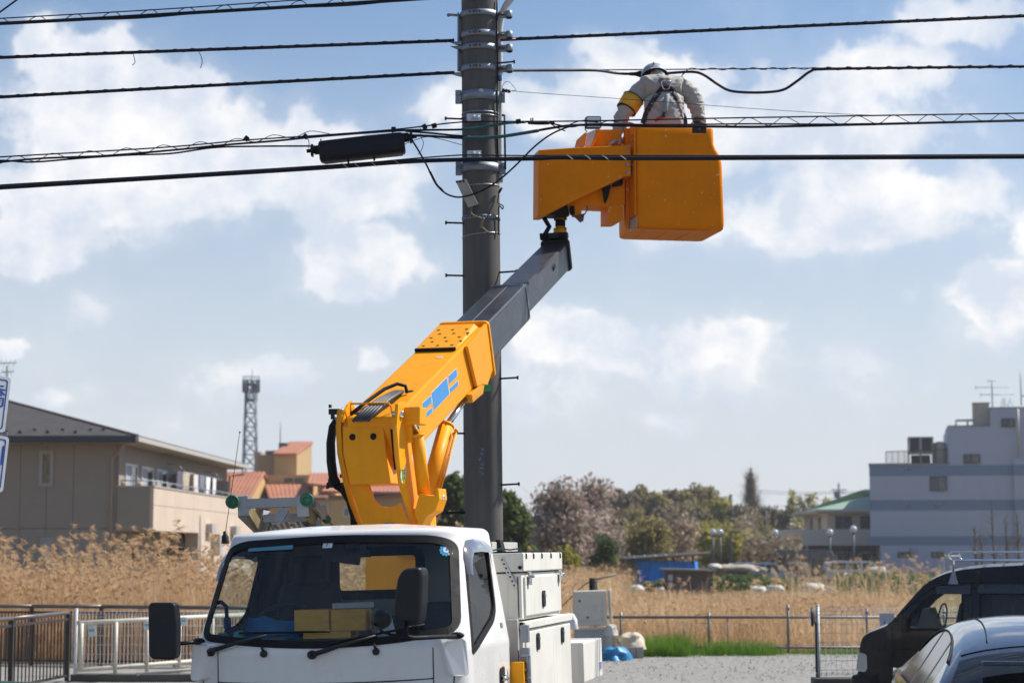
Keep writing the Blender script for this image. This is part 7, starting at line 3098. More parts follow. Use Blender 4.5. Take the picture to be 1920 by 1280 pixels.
# bundle of hoses lying over the tail of the boom
mb = MB()
for i in range(5):
 o_ = i * .026
 mb.tube([B(-.56, -.24 + o_, .03), B(-.40, -.215 + o_, .055), B(-.22, -.175 + o_ * .8, .065), B(-.06, -.135 + o_ * .6, .058), B(.05, -.145 + o_ * .5, .03), B(.06, -.165 + o_ * .4, .005)], .0125, 8)
mb.build('hose_bundle', M_STEEL if False else mat('grey_hose', (.05, .05, .053), .5, var=.2), TRUCK)
mb = MB()
mb.tube([B(-.36, -.335, .012), B(-.2, -.28, .04), B(-.02, -.20, .075), B(.06, -.13, .085), B(.085, -.08, .06), B(.07, -.07, .01)], .013, 8)
mb.build('hose_loop', M_CABLE, TRUCK)
mb = MB()
mb.tube([B(-.33, -.35, .004), B(-.33, -.34, .075), B(-.33, -.06, .075), B(-.33, -.045, .055), B(-.33, -.045, .004)], .007, 8)
mb.build('hose_hoop', M_YEL, TRUCK)
mb = MB()
mb.prism([B(s_, -.372, u) for s_, u in ((-.42, -.03), (-.42, .02), (-.30, .06), (-.22, .06), (-.18, -.03))], br * -.016)
mb.build('boom_fin', M_YEL, TRUCK)

# --- bucket with its jib housing
BA = radians(11)
bx, by = Vector((cos(BA), sin(BA), 0)), Vector((-sin(BA), cos(BA), 0))
BO = at(1195, 426, 18.1)                       # near lower left corner

def K(a, b, c):
 return BO + bx * a + by * b + hz * c

BW, BD, BH = .835, .74, .945

def bloop(z, w0, w1, y0, y1, r=.06, k=5):
 pol_ = rounded([(w0, y0), (w1, y0), (w1, y1), (w0, y1)], r, k)
 return [K(p[0], p[1], z) for p in pol_]

mb = MB()
lv = [(-.0, .02, BW - .012, .018, BD - .02, .06), (.012, .004, BW, .003, BD, .065), (.06, 0, BW + .01, 0, BD, .065), (.62, 0, BW - .005, 0, BD, .065), (.70, 0, BW - .02, 0, BD, .065), (.755, 0, BW - .06, 0.0, BD, .06), (.80, .0, BW - .085, 0.0, BD, .05), (BH, 0.0, BW - .09, 0.0, BD, .045)]
rows_ = [bloop(*q) for q in lv]
inn = [bloop(BH + .012, .008, BW - .098, .008, BD - .008, .045), bloop(BH, .03, BW - .12, .03, BD - .03, .04), bloop(.06, .03, BW - .12, .03, BD - .03, .04)]
mb.grid(rows_ + inn, 0, True, close=True)
n_ = len(rows_[0])
mb.add(rows_[0], [list(range(n_))[::-1]])
mb.add(inn[-1], [list(range(n_))])
bk = mb.build('bucket', M_YEL2, TRUCK, fix=True, bevel=0)
mb = MB()
for a in (.13, .33, .55):
 mb.span((0, 0, 0), (0, 0, 0)) if False else None
 mb.hexa([K(a, .06, -.008), K(a + .10, .06, -.008), K(a + .10, BD - .06, -.008), K(a, BD - .06, -.008), K(a, .06, .004), K(a + .10, .06, .004), K(a + .10, BD - .06, .004), K(a, BD - .06, .004)])
each(mb, 'bucket_rib', M_YEL2, bk, bevel=.006)
mb = MB()
mb.hexa([K(-.015, .03, -.01), K(.70, .03, -.01), K(.70, .16, -.01), K(-.015, .16, -.01), K(-.015, .04, .01), K(.70, .04, .01), K(.70, .16, .01), K(-.015, .16, .01)])
mb.build('bucket_skirt', M_YEL2, bk, bevel=.004)
# bolted flange down the left side
mb = MB()
mb.hexa([K(-.018, .02, .12), K(-.002, .02, .12), K(-.002, .24, .12), K(-.018, .24, .12), K(-.018, .02, .97), K(-.002, .02, .97), K(-.002, .24, .97), K(-.018, .24, .97)])
mb.hexa([K(-.05, .22, .02), K(-.018, .22, .02), K(-.018, .30, .02), K(-.05, .30, .02), K(-.05, .22, .97), K(-.018, .22, .97), K(-.018, .30, .97), K(-.05, .30, .97)])
fl = mb.build('bucket_flange', M_YEL2, bk, bevel=.004)
mb = MB()
for c in (.14, .52, .60, .66, .82, .87):
 mb.tube([K(-.018, .08, c), K(-.032, .08, c)], .013, 6)
each(mb, 'flange_bolt', M_STEEL, fl)
mb = MB()
mb.hexa([K(-.014, .24, -.005), K(-.002, .03, -.0), K(-.001, .03, .10), K(-.014, .24, .10), K(-.004, .24, -.005), K(.004, .03, 0), K(.004, .03, .10), K(-.004, .24, .10)])
mb.build('corner_plate', mat('plate_grey', (.42, .41, .43), .5, dirt=.3), bk)  # thin mottled grey plate low on the bucket's left face
# jib housing to the left of the bucket
JP = K(-.02, .06, 0)

def J(px, py, d=0.0):
 return onplane(px, py, JP + by * d, by)

mb = MB()
hp = [(1010, 281), (1085, 276), (1183, 272), (1183, 331), (1172, 331), (1060, 385), (1021, 405), (1009, 405)]
hpw = [J(x, y) for x, y in hp]
mb.prism(hpw, by * .24, 0)
jh = mb.build('jib_housing', M_YEL2, TRUCK, fix=True, bevel=.008)
mb = MB()
for x, y in ((1176, 283), (1176, 293), (1176, 309), (1174, 323), (1178, 274)):
 p = J(x, y)
 mb.tube([p, p - by * .014], .011 if y != 309 else .016, 6)
each(mb, 'housing_bolt', M_STEEL, jh)
mb = MB()
q = [(1062, 385), (1140, 348), (1166, 342), (1172, 330), (1172, 384), (1165, 388), (1100, 385), (1075, 393), (1052, 398)]
mb.prism([J(x, y, .12) for x, y in q], by * .30)
mb.prism([J(x, y, .10) for x, y in ((1140, 384), (1168, 384), (1168, 412), (1160, 416), (1140, 416))], by * .30)
mb.prism([J(x, y, .08) for x, y in ((1076, 384), (1092, 384), (1090, 406), (1076, 404))], by * .10)
each(mb, 'jib_bracket', M_YEL2, TRUCK, fix=True, bevel=.006)
mb = MB()
mb.prism([J(x, y, .06) for x, y in ((1024, 403), (1064, 384), (1068, 404))], by * .20)
mb.prism([J(x, y, .06) for x, y in ((1131, 350), (1146, 346), (1140, 372), (1136, 380))], by * .06)
mb.prism([J(x, y, .06) for x, y in ((1150, 343), (1168, 335), (1168, 346), (1150, 349))], by * .06)
mb.tube([J(1070, 395, .05), J(1076, 395, .05)], .045, 12)
mb.build('jib_motor', M_RUB, TRUCK)
mb = MB()
mb.tube([J(1100, 386, .05), J(1102, 392, .03), J(1096, 402, .03), J(1090, 406, .05)], .006, 6)
mb.prism([J(x, y, .06) for x, y in ((1078, 404), (1096, 400), (1094, 414), (1090, 416))], by * .05)
mb.build('jib_wiring', M_RUST, TRUCK)
# mast from the boom head to the housing
mt0 = J(1050, 440, .18)
mt1 = J(1051, 404, .20)
mb = MB()
mb.tube([mt0, mt0.lerp(mt1, .25), mt0.lerp(mt1, .26), mt1 + hz * .05], [.062, .062, .042, .042], 16)
mb.tube([mt0.lerp(mt1, .40), mt0.lerp(mt1, .72)], .047, 16, 1)
for t in (.3, .8):
 p = mt0.lerp(mt1, t)
 mb.tube([p - br * .06, p + br * .06], .012, 8, 2)
mb.build('jib_mast', [M_YEL, M_RUB, M_RUST], TRUCK)
mb = MB()
mb.tube([B(4.44, -.24, .03), J(1030, 425, .15), J(1018, 405, .15), J(1016, 395, .2)], .022, 8)
mb.build('jib_hose', M_RUB, TRUCK)
# control box with white sloping face
mb = MB()
mb.prism([J(x, y, .18) for x, y in ((1116, 274), (1118, 243), (1166, 243), (1166, 274))], by * .30)
mb.prism([J(x, y, .14) for x, y in ((1108, 274), (1122, 242), (1126, 242), (1114, 274))], by * .36)
mb.prism([J(x, y, .16) for x, y in ((1090, 274), (1096, 249), (1101, 249), (1097, 274))], by * .34)
cb = mb.build('control_box', M_YEL2, TRUCK, fix=True, bevel=.004)
mb = MB()
mb.prism([J(x, y, .15) for x, y in ((1098, 274), (1102, 249), (1119, 242), (1110, 274))], by * .02)
mb.build('control_panel', mat('panel_white', (.60, .56, .55), .4), cb)
mb = MB()
mb.tube([J(1158, 262, .15), J(1148, 268, .13), J(1140, 274, .15)], .018, 8)
mb.tube([J(1162, 262, .15), J(1160, 272, .13)], .012, 8)
mb.build('control_lever', mat('lever_beige', (.45, .36, .26), .6), cb)
# round-cornered work lamp
mb = MB()
pol_ = rounded([Vector((x, y)) for x, y in ((1099, 218), (1127, 218), (1128, 240), (1099, 240))], 3)
mb.prism([J(p[0], p[1], .16) for p in pol_], by * .06)
wl = mb.build('work_mirror', M_BLACK, TRUCK, fix=True)
mb = MB()
pol2 = rounded([Vector((x, y)) for x, y in ((1100.5, 219.5), (1125.5, 219.5), (1126.2, 238.5), (1100.5, 238.5))], 2)
mb.prism([J(p[0], p[1], .157) for p in pol2], by * .004)
mb.build('mirror_face', mat('mirror_pale', (.55, .54, .52), .15, .6), wl, bevel=0)
mb = MB()
mb.tube([J(1098, 236, .18), J(1097, 243, .18), J(1101, 248, .18)], .005, 6)
mb.build('mirror_stalk', M_RUB, wl)

# ------------------------------------------------------------------ the worker in the bucket, seen from behind
from mathutils.bvhtree import BVHTree
M_WORK = mat('work_jacket', (.40, .37, .335), .85, var=.06, scale=5, bump=.5, bscale=16, sheen=.2)
M_SKIN = mat('skin', (.42, .25, .17), .55, var=.05)
M_GLOVE = mat('glove_dark', (.02, .022, .03), .7, var=.2)
M_GLOVE2 = mat('glove_tan', (.34, .255, .17), .8, var=.15)
WK = thing('person', 'worker in grey work jacket, harness and white helmet leaning forward in the bucket', 'person', K(.33, .42, .06))

def skin_mesh(verts, edges, radii, sub=2, root=0):
 """one continuous surface grown over joints with a radius each"""
 me = bpy.data.meshes.new('body_tmp')
 me.from_pydata([tuple(v) for v in verts], edges, [])
 o = bpy.data.objects.new('body_tmp', me)
 C.objects.link(o)
 o.modifiers.new('skin', 'SKIN')
 for i, r in enumerate(radii):
  d = me.skin_vertices[0].data[i]
  d.radius = r if isinstance(r, tuple) else (r, r)
  d.use_root = (i == root)
 s_ = o.modifiers.new('sub', 'SUBSURF')
 s_.levels = s_.render_levels = sub
 bpy.context.view_layer.update()
 r = bpy.data.meshes.new_from_object(o.evaluated_get(bpy.context.evaluated_depsgraph_get()))
 vs = [v.co.copy() for v in r.vertices]
 fs = [list(p.vertices) for p in r.polygons]
 bpy.data.objects.remove(o)
 bpy.data.meshes.remove(me)
 bpy.data.meshes.remove(r)
 return vs, fs

Yb = 18.50
p_ = lambda x, y, Y=Yb: at(x, y, Y)
floor_ = K(.33, .42, .06)
pel = p_(1246, 244, 18.42)
spine = p_(1246, 214, 18.44)
chest = p_(1244, 183, 18.52)
upch = p_(1243, 166, 18.60)
neck = p_(1238, 153, 18.68)
head = p_(1228, 139, 18.80)
V_ = [pel, spine, chest, upch, neck, head,
  p_(1212, 164, 18.60), p_(1192, 178, 18.58), p_(1179, 199, 18.54), p_(1164, 222, 18.52), p_(1160, 240, 18.50), p_(1157, 254, 18.48),
  p_(1276, 165, 18.60), p_(1295, 177, 18.58), p_(1305, 196, 18.54), p_(1311, 216, 18.52), p_(1311, 229, 18.50),
  pel + Vector((-.10, 0, -.08)), pel + Vector((-.11, .04, -.48)), floor_ + Vector((-.16, 0, .07)), floor_ + Vector((-.16, .20, .03)),
  pel + Vector((.10, 0, -.08)), pel + Vector((.13, .04, -.48)), floor_ + Vector((.14, .02, .07)), floor_ + Vector((.14, .22, .03))]
E_ = [(0, 1), (1, 2), (2, 3), (3, 4), (4, 5), (3, 6), (6, 7), (7, 8), (8, 9), (9, 10), (10, 11), (3, 12), (12, 13), (13, 14), (14, 15), (15, 16), (0, 17), (17, 18), (18, 19), (19, 20), (0, 21), (21, 22), (22, 23), (23, 24)]
Rr = [q * 1.09 if not isinstance(q, tuple) else (q[0] * 1.06, q[1] * 1.06) for q in [(.175, .13), (.185, .135), (.205, .14), (.16, .12), .062, .085,
  .108, .092, .080, .072, .062, .050, .108, .092, .080, .070, .055, .105, .075, .055, .045, .105, .075, .055, .045]]
bv, bf = skin_mesh(V_, E_, Rr, 4)
# cloth folds: ridges that pull from shoulders and armpits to the waist
foc = [p_(1212, 200, 18.4), p_(1283, 200, 18.4)]
nv = []
for v in bv:
 k = noise.noise(v * 9) * .5 + noise.noise(v * 21 + Vector((3, 1, 7))) * .35
 w = 0
 for q in foc:
  d = (v - q)
  a = atan2(d.z, d.x)
  w += sin(a * 9 + noise.noise(v * 5) * 3) * math.exp(-d.length / .13) * .016
 arm = noise.noise(Vector((v.x * 4, v.y * 4, v.z * 34))) * (.020 if (v.x < p_(1205, 200).x or v.x > p_(1284, 200).x) else .004)
 q = Vector((v.x * 5 + v.z * 4, v.y * 4, v.z * 11 - abs(v.x - spine.x) * 9))
 crease = (1 - abs(noise.noise(q))) ** 5 * .017 - (1 - abs(noise.noise(q * 1.9 + Vector((4, 2, 9))))) ** 6 * .012
 nv.append(v + Vector((0, -1, 0)) * (k * .012 + w + crease) + (v - spine).normalized() * arm)
bv = nv
zn = p_(1240, 152, 18.66)
mb = MB()
mb.add(bv, bf, 0, True)
for k, f_ in enumerate(mb.f):
 c = sum((bv[i] for i in f_), Vector((0, 0, 0))) / len(f_)
 if (c - head).length < .105 or (c - neck).length < .045:
  mb.m[k] = 1
mb.build('body', [M_WORK, M_SKIN], WK)
bvh = BVHTree.FromPolygons(bv, bf)

def onbody(x, y, off=.008):
 d = ray(x, y).normalized()
 h = bvh.ray_cast(Vector((0, 0, CH)), d)
 if h[0] is None:
  return p_(x, y, 18.42)
 return h[0] - d * off

def strap(name, pts, w, m, off=.010, thick=.006):
 P = [Vector((x, y)) for x, y in pts]
 S2 = []
 for a, b in zip(P, P[1:]):
  for k in range(5):
   S2.append(a.lerp(b, k / 5))
 S2.append(P[-1])
 rows_ = []
 for i, q in enumerate(S2):
  d = (S2[min(i + 1, len(S2) - 1)] - S2[max(0, i - 1)]).normalized()
  n = Vector((-d.y, d.x)) * w / 2
  l_, c_2, r_ = onbody(q.x + n.x, q.y + n.y, off), onbody(q.x, q.y, off), onbody(q.x - n.x, q.y - n.y, off)
  rows_.append([l_ + Vector((0, thick * 1.8, 0)), l_, c_2, r_, r_ + Vector((0, thick * 1.8, 0))])
 mb = MB()
 mb.grid(rows_, 0, True)
 return mb.build(name, m, WK)

M_WEB = mat('harness_webbing', (.014, .016, .028), .7, var=.2, bump=.2, bscale=200)
strap('harness_strap', [(1246, 160), (1236, 172), (1222, 192), (1211, 212), (1205, 232)], 9, M_WEB)
strap('harness_strap', [(1252, 160), (1262, 172), (1271, 188)], 9, M_WEB)
strap('harness_strap', [(1271, 188), (1278, 202), (1282, 214)], 8, mat('webbing_label', (.30, .24, .24), .8, var=.5, scale=30))
strap('harness_strap', [(1281, 212), (1285, 224), (1286, 234)], 7, M_WEB)
pad = [(1234, 150), (1240, 146), (1254, 146), (1260, 152), (1257, 162), (1241, 162)]
mb = MB()
mb.prism([onbody(x, y, .016) for x, y in pad], (0, .02, 0))
mb.build('harness_pad', mat('pad_grey', (.16, .14, .14), .8), WK, fix=True, bevel=.004)
mb = MB()
c = onbody(1249, 158, .026)
u_, w_ = Vector((1, 0, 0)), Vector((0, -.25, 1)).normalized()
mb.tube([c + u_ * .045 * a + w_ * .05 * b for a, b in ((-.8, .6), (.8, .6), (1, .2), (.6, -.9), (-.6, -.9), (-1, .2), (-.8, .6))], .007, 8)
mb.build('harness_ring', M_CHROME, WK)
mb = MB()
mb.tube([onbody(1249, 166, .03), onbody(1249, 172, .03)], .013, 8)
mb.build('snap_hook', mat('hook_red', (.36, .03, .05), .4, .2), WK)
mb = MB()
mb.tube([onbody(1252, 178, .03), onbody(1251, 181, .034), onbody(1247, 206, .034), onbody(1246.5, 211, .03)], [.014, .026, .026, .016], 10)
mb.build('shock_pack', mat('pack_grey', (.22, .27, .28), .6, var=.1), WK)
mb = MB()
mb.tube([onbody(1246, 210, .03), onbody(1244, 219, .03)], .014, 8)
mb.build('lanyard', M_WEB, WK)
mb = MB()
mb.tube([onbody(1246, 217, .025), onbody(1238, 221, .025), onbody(1228, 226, .02)], .013, 8)
mb.build('lanyard_rope', mat('rope_red', (.24, .04, .05), .8, var=.5, scale=30), WK)

def band(name, A_, B_, r0, r1, m, over=.012):
 d = (B_ - A_)
 mb = MB()
 mb.lathe(A_, [(r0, 0), (r0 + over, .004), ((r0 + r1) / 2 + over * 1.1, d.length * .5), (r1 + over, d.length - .004), (r1, d.length)], 24, axis=d)
 return mb.build(name, m, WK)

ua = V_[7].lerp(V_[8], .35)
ub = V_[8].lerp(V_[9], .30)
ad = (ub - ua).normalized()
band('armband', ua, ub, .091, .086, mat('armband_yellow', (.78, .40, .008), .5, var=.06), .014)
band('armband_edge', ua - ad * .008, ua + ad * .004, .094, .094, M_CABLE, .014)
band('armband_edge', ub - ad * .004, ub + ad * .008, .088, .087, M_CABLE, .014)
# helmet: shell with brim lip, dark inside, white neck cloth
hc_ = p_(1226.5, 141, 18.80)
tilt_ = Vector((-.10, .50, .86)).normalized()      # the crown points up and away: head bowed
mb = MB()
pr = []
for k in range(13):
 a = k / 12 * pi / 2
 pr.append((.130 * cos(a) ** .75 if k < 12 else 0, -.03 + .135 * sin(a)))
pr = [(.138, -.036), (.132, -.028)] + pr
mb.lathe(hc_, pr, 32, axis=tilt_)
mb.lathe(hc_, [(.134, -.038), (.120, -.02), (.115, .03), (.06, .08), (0, .09)], 32, axis=tilt_, m=1)
hl = mb.build('helmet', [mat('helmet_white', (.34, .37, .42), .35, var=.06, coat=.2), M_GLOVE], WK)
mb = MB()
mb.bar(hc_ - tilt_ * .02 + Vector((0, .10, 0)), hc_ + tilt_ * .10, .012, .004, up=(1, 0, 0)) if False else None
rib = []
side = tilt_.cross(Vector((1, 0, 0))).normalized()
for k in range(9):
 a = -pi * .42 + pi * .84 * k / 8
 rib.append(hc_ + tilt_ * (.108 * cos(a)) + side * (.134 * sin(a)))
mb.tube(rib, .006, 6)
mb.build('helmet_rib', mat('helmet_white', (.34, .37, .42), .35), hl)
mb = MB()
mb.lathe(neck + Vector((-.0, .02, -.035)), [(.105, -.03), (.095, .01), (.082, .045), (.074, .06), (.066, .055)], 20, axis=(-.12, .45, .88))
mb.build('collar', mat('collar_pale', (.56, .54, .52), .85, var=.05), WK)
mb = MB()
mb.tube([p_(1225, 149, 18.68), p_(1232, 143, 18.68), p_(1240, 142, 18.66), p_(1248, 148, 18.64), p_(1250, 153, 18.62)], .014, 8)
mb.build('neck_towel', mat('towel_white', (.66, .64, .66), .9, var=.08), WK)

def hand(name, W0, dirv, upv, s, curl, m):
 """palm and five separate bent fingers grown from the wrist"""
 d = dirv.normalized()
 sd = d.cross(upv).normalized()
 n = sd.cross(d)
 V2, E2, R2 = [W0, W0 + d * .05], [(0, 1)], [.030, .034]
 V2.append(W0 + d * .085)
 E2.append((1, 2))
 R2.append(.032)
 vs_, fs_ = skin_mesh(V2, E2, [(r * 1.15, r * .75) for r in R2], 2)
 mb = MB()
 mb.add(vs_, fs_, 0, True)
 for k, L in enumerate((.072, .082, .076, .060)):
  b0 = W0 + d * .075 + sd * (.027 - .018 * k)
  c1 = b0 + d * L * .45 - n * L * .15 * curl
  c2 = c1 + (d * (1 - curl) - n * curl).normalized() * L * .35
  c3 = c2 + (d * (.3 - curl) - n).normalized() * L * .3 if curl > .3 else c2 + d * L * .3
  v3, f3 = skin_mesh([b0, c1, c2, c3], [(0, 1), (1, 2), (2, 3)], [.011, .0105, .0095, .008], 1)
  mb.add(v3, f3, 0, True)
 t0 = W0 + d * .03 + sd * .028
 v3, f3 = skin_mesh([t0, t0 + (d + sd * .9).normalized() * .035, t0 + (d + sd * .5).normalized() * .062 - n * .012 * curl], [(0, 1), (1, 2)], [.013, .012, .009], 1)
 mb.add(v3, f3, 0, True)
 return mb.build(name, m, WK)

hand('glove', V_[11], Vector((.02, -.05, -1)), Vector((0, 1, 0)), 1, .6, M_GLOVE2)
hr_ = V_[16]
hand('glove', hr_ + Vector((0, 0, .01)), Vector((-.05, -.55, -.45)), Vector((0, .5, -1)) * -1, 1, .9, M_GLOVE)
band('cuff', V_[15].lerp(V_[16], .55), V_[16] + (V_[16] - V_[15]) * .25, .060, .056, mat('cuff_tan', (.20, .15, .09), .8), .006)
band('cuff', V_[16] + (V_[16] - V_[15]) * .2, V_[16] + (V_[16] - V_[15]) * .75, .058, .060, M_GLOVE, .006)
mb = MB()
q = p_(1311, 241, 18.02)
mb.box(q, (.13, .03, .085))
mb.tube([q + Vector((.0, -.016, -.01)), q + Vector((0, -.022, -.01))], .014, 10, 1)
mb.tube([q + Vector((-.05, -.0, .03)), q + Vector((-.07, 0, .055))], .010, 6)
tag(mb.build('rim_bracket', [M_BLACK, M_RUST], bevel=.008), 'black clip bracket hooked over the bucket rim under the worker\'s right glove', 'bracket')
mb = MB()
mb.tube(smooth_path([p_(1168, 234, 18.3), p_(1176, 231, 18.25), p_(1186, 233, 18.2), p_(1194, 236, 18.2)], 4), .014, 8)
tag(mb.build('coiled_rope', mat('rope_pink', (.50, .16, .17), .85, var=.6, scale=25)), 'short red and white rope lying on the bucket rim by the worker\'s left arm', 'rope')

# ------------------------------------------------------------------ cars
M_BLKCAR = mat('car_black', (.004, .005, .007), .25, 0, var=.1, coat=.35, spec=.3, dirt=.03, dirtcol=(.10, .09, .08))
M_SLATE2 = mat('car_slate', (.030, .042, .068), .25, .4, var=.06, coat=1.0)
M_TYRE = M_RUB

def seal(chartf, poly, name, m, par, a=-.014, b=.014, off=.004, th=.008):
 return ribbon(name, poly, chartf, a, b, off, m, par, th, local=False)

# black box van, side on, nose to the left
VY = 24.2
van = thing('parked_van', 'black box-shaped van with silver roof rack, nose to the left, at right edge', 'van', (at(1592, 1150, VY).x, VY, 0))
VTH = radians(19)
VX0 = at(1592, 1150, VY).x
Zv = lambda y: at(960, y, VY).z

def Xv(x):
 k = (x - 960) / FPX
 # distance along the van's side, which runs from nose to tail and towards the camera
 return VX0 + (k * VY - VX0) / (cos(VTH) + k * sin(VTH))

def vside(x, z, off=0.0):
 """outer skin of the near side: leans in above the belt"""
 zb = 1.02
 y = VY + (max(0, z - zb) ** 1.5) * .22 + max(0, .45 - z) * .15
 xf = at(1592, 1200, VY).x
 y += .16 * math.exp(-((x - xf) / .16))
 return Vector((x, y - off, z))

def vfar(x, z, off=0.0):
 p = vside(x, z, 0)
 return Vector((x, 2 * (VY + .73) - p.y + off, z))

prof = [(1591, 1300), (1592, 1272), (1600, 1258), (1603, 1212), (1609, 1193), (1622, 1185), (1640, 1178), (1657, 1171), (1668, 1160), (1690, 1134), (1713, 1108), (1727, 1094), (1742, 1084), (1765, 1074), (1795, 1067), (1840, 1062), (1920, 1058), (2010, 1057), (2110, 1062), (2128, 1080), (2134, 1200), (2136, 1300)]
PV = [(Xv(x), Zv(y)) for x, y in prof]
PV += [(PV[-1][0], .32), (PV[0][0] + .02, .32)]
win = lambda pts, r=.03: [Vector(p) for p in rounded([(Xv(x), Zv(y)) for x, y in pts], r)]
w1 = win([(1697, 1178), (1700, 1152), (1722, 1128), (1748, 1110), (1797, 1107), (1797, 1178)][::-1])
w2 = win([(1830, 1178), (1830, 1108), (1925, 1106), (1990, 1106), (1990, 1178)][::-1])
w3 = win([(2000, 1178), (2000, 1106), (2100, 1107), (2112, 1178)][::-1])
PVd = [Vector(p) for p in rounded(PV[:-2], .04, 2)] + [Vector(p) for p in PV[-2:]]
PVd = dense(PVd, .07)
body = MB()
for fn in (vside, vfar):
 vs_, fs_ = cdt(PVd, [dense(w, .06) for w in (w1, w2, w3)], fn, .11)
 body.add(vs_, fs_, 0, True)
# skin across the van: screen opening left free between hood and roof
for (i0, i1) in [(0, len(PVd))]:
 for i in range(len(PVd)):
  a, b = PVd[i], PVd[(i + 1) % len(PVd)]
  mid_ = (a + b) / 2
  if Xv(1659) < mid_.x < Xv(1738) and mid_.y > Zv(1172):
   continue
  n = 5
  rows_ = []
  for p in (a, b):
   s0, s1 = vside(p.x, p.y), vfar(p.x, p.y)
   rr = []
   for k in range(n + 1):
    u = k / n
    q = s0.lerp(s1, u)
    bul = sin(pi * u) ** .6 * .035
    nrm = Vector((b.y - a.y, 0, -(b.x - a.x))).normalized()
    if nrm.x > 0 and p.x < Xv(1700):
     nrm = -nrm
    if nrm.z < 0 and p.x >= Xv(1700) and p.y > 1.2:
     nrm = -nrm
    rr.append(q + (nrm * bul if p.y > .6 else Vector((0, 0, 0))))
   rows_.append(rr)
  body.grid(rows_, 0, True)
body.build('van_body', M_BLKCAR, van)
scr = MB()
sp = [p for p in PVd if Xv(1657) <= p.x <= Xv(1742) and p.y > Zv(1176)]
scr.grid([[vside(p.x, p.y).lerp(vfar(p.x, p.y), .02 + .96 * k / 6) + Vector((-.02, 0, .02)) * sin(pi * k / 6) for k in range(7)] for p in sp], 0, True)
scr.build('windscreen', G_CLEAR, van)
for w, g_ in ((w1, G_CLEAR), (w2, G_DARK), (w3, G_DARK)):
 for fn in (vside, vfar):
  vs_, fs_ = cdt(dense(w, .08), [], fn, .25, -.006)
  mb = MB()
  mb.add(vs_, fs_)
  mb.build('side_window', g_, van)
 seal(vside, w, 'window_seal', M_RUB, van)
# drip rail, visor strips, seams, pillar
mb = MB()
mb.tube([vside(Xv(x), Zv(y), .006) for x, y in ((1680, 1150), (1722, 1112), (1748, 1096), (1790, 1091), (1850, 1089), (2000, 1088))], .011, 6)
mb.build('drip_rail', M_BLACK, van)
for a0, a1, zt in (((1748, 1108), (1812, 1099), 1096), ((1826, 1106), (1995, 1106), 1094)):
 mb = MB()
 mb.grid([[vside(Xv(x), Zv(y), o) for x in (a0[0], (a0[0] + a1[0]) / 2, a1[0])] for y, o in ((zt, .006), (zt + 7, .03), (a0[1] + 4, .038))], 0, True)
 mb.build('rain_visor', mat('visor_smoke', (.03, .03, .033), .12, coat=1), van)
mb = MB()
mb.tube([vside(Xv(1815), Zv(y), .001) for y in (1090, 1150, 1200, 1300)], .005, 5)
mb.tube([vside(Xv(x), Zv(y), .001) for x, y in ((1665, 1172), (1668, 1220), (1672, 1300))], .005, 5)
mb.tube([vside(Xv(x), Zv(y), .001) for x, y in ((1600, 1214), (1640, 1216), (1700, 1214), (1800, 1212))], .004, 5)
each(mb, 'body_seam', M_RUB, van)
mb = MB()
hp_ = [Vector(p) for p in rounded([(Xv(x), Zv(y)) for x, y in ((1597, 1257), (1601, 1226), (1606, 1222), (1617, 1226), (1618, 1254), (1614, 1259))], .02)]
mb.prism([vside(p.x, p.y, .004) for p in hp_], (-.012, -.012, 0))
mb.build('headlight', mat('van_lamp', (.50, .50, .47), .15, .2, coat=1), van, fix=True, bevel=.004)
mb = MB()
mb.span((PV[0][0] - .03, VY + .02, .25), (PV[0][0] + .35, VY + 1.44, Zv(1264)))
mb.build('bumper', M_BLKCAR, van, bevel=.05, seg=3)
mb = MB()
c = Vector((Xv(1690), VY - .06, Zv(1169)))
mb.box(c, (.075, .10, .17))
mb.box(c + Vector((.03, .06, -.04)), (.05, .10, .05))
mb.build('door_mirror', M_BLKCAR, van, bevel=.02, seg=3)
for x_ in (1655, 2050):
 mb = MB()
 mb.lathe((Xv(x_), VY + .02, .28), [(.16, 0), (.27, 0), (.285, .02), (.285, .14), (.16, .15)], 24, axis=(0, 1, 0))
 w_ = mb.build('wheel', M_TYRE, van)
 mb = MB()
 mb.lathe((Xv(x_), VY + .015, .28), [(0, .0), (.16, .01), (.17, .04)], 20, axis=(0, 1, 0))
 mb.build('rim', M_STEEL, w_)
# inside: seats, wheel, dash, folded paper on the dash
mb = MB()
for y_ in (.36, 1.0):
 mb.box((Xv(1790), VY + y_, 1.05), (.15, .42, .65), rot=Matrix.Rotation(.22, 3, 'Y'))
 mb.box((Xv(1803), VY + y_, 1.42), (.09, .24, .18))
each(mb, 'van_seat', M_SEAT, van, bevel=.04)
mb = MB()
mb.hexa([Vector((Xv(x), VY + y_, Zv(yy))) for y_ in (.08, 1.38) for x, yy in ((1668, 1178), (1668, 1260), (1715, 1260), (1712, 1182))])
mb.build('van_dash', M_DASH, van)
c = Vector((Xv(1741), VY + 1.0, Zv(1160)))
mb = MB()
mb.tube([c + Vector((.06 * cos(a) * .5 + .07 * sin(a) * .3, .17 * cos(a), .17 * sin(a))) for a in [2 * pi * i / 20 for i in range(21)]], .011, 6)
mb.build('steering_wheel', M_DASH, van)
mb = MB()
mb.hexa([Vector((Xv(x), VY + y_, Zv(yy))) for y_ in (.25, .9) for x, yy in ((1706, 1182), (1745, 1184), (1730, 1140), (1718, 1140))])
fc = tag(mb.build('folded_cover', mat('cover_grey', (.16, .14, .12), .8, var=.2)), 'grey folded cover on the dashboard inside the black van', 'cover')
fc.matrix_world = Matrix.Translation((VX0, VY, 0)) @ Matrix.Rotation(-VTH, 4, 'Z') @ Matrix.Translation((-VX0, -VY, 0))
mb = MB()
mb.span((Xv(1820), VY + .08, .3), (Xv(1828), VY + 1.38, 1.75))
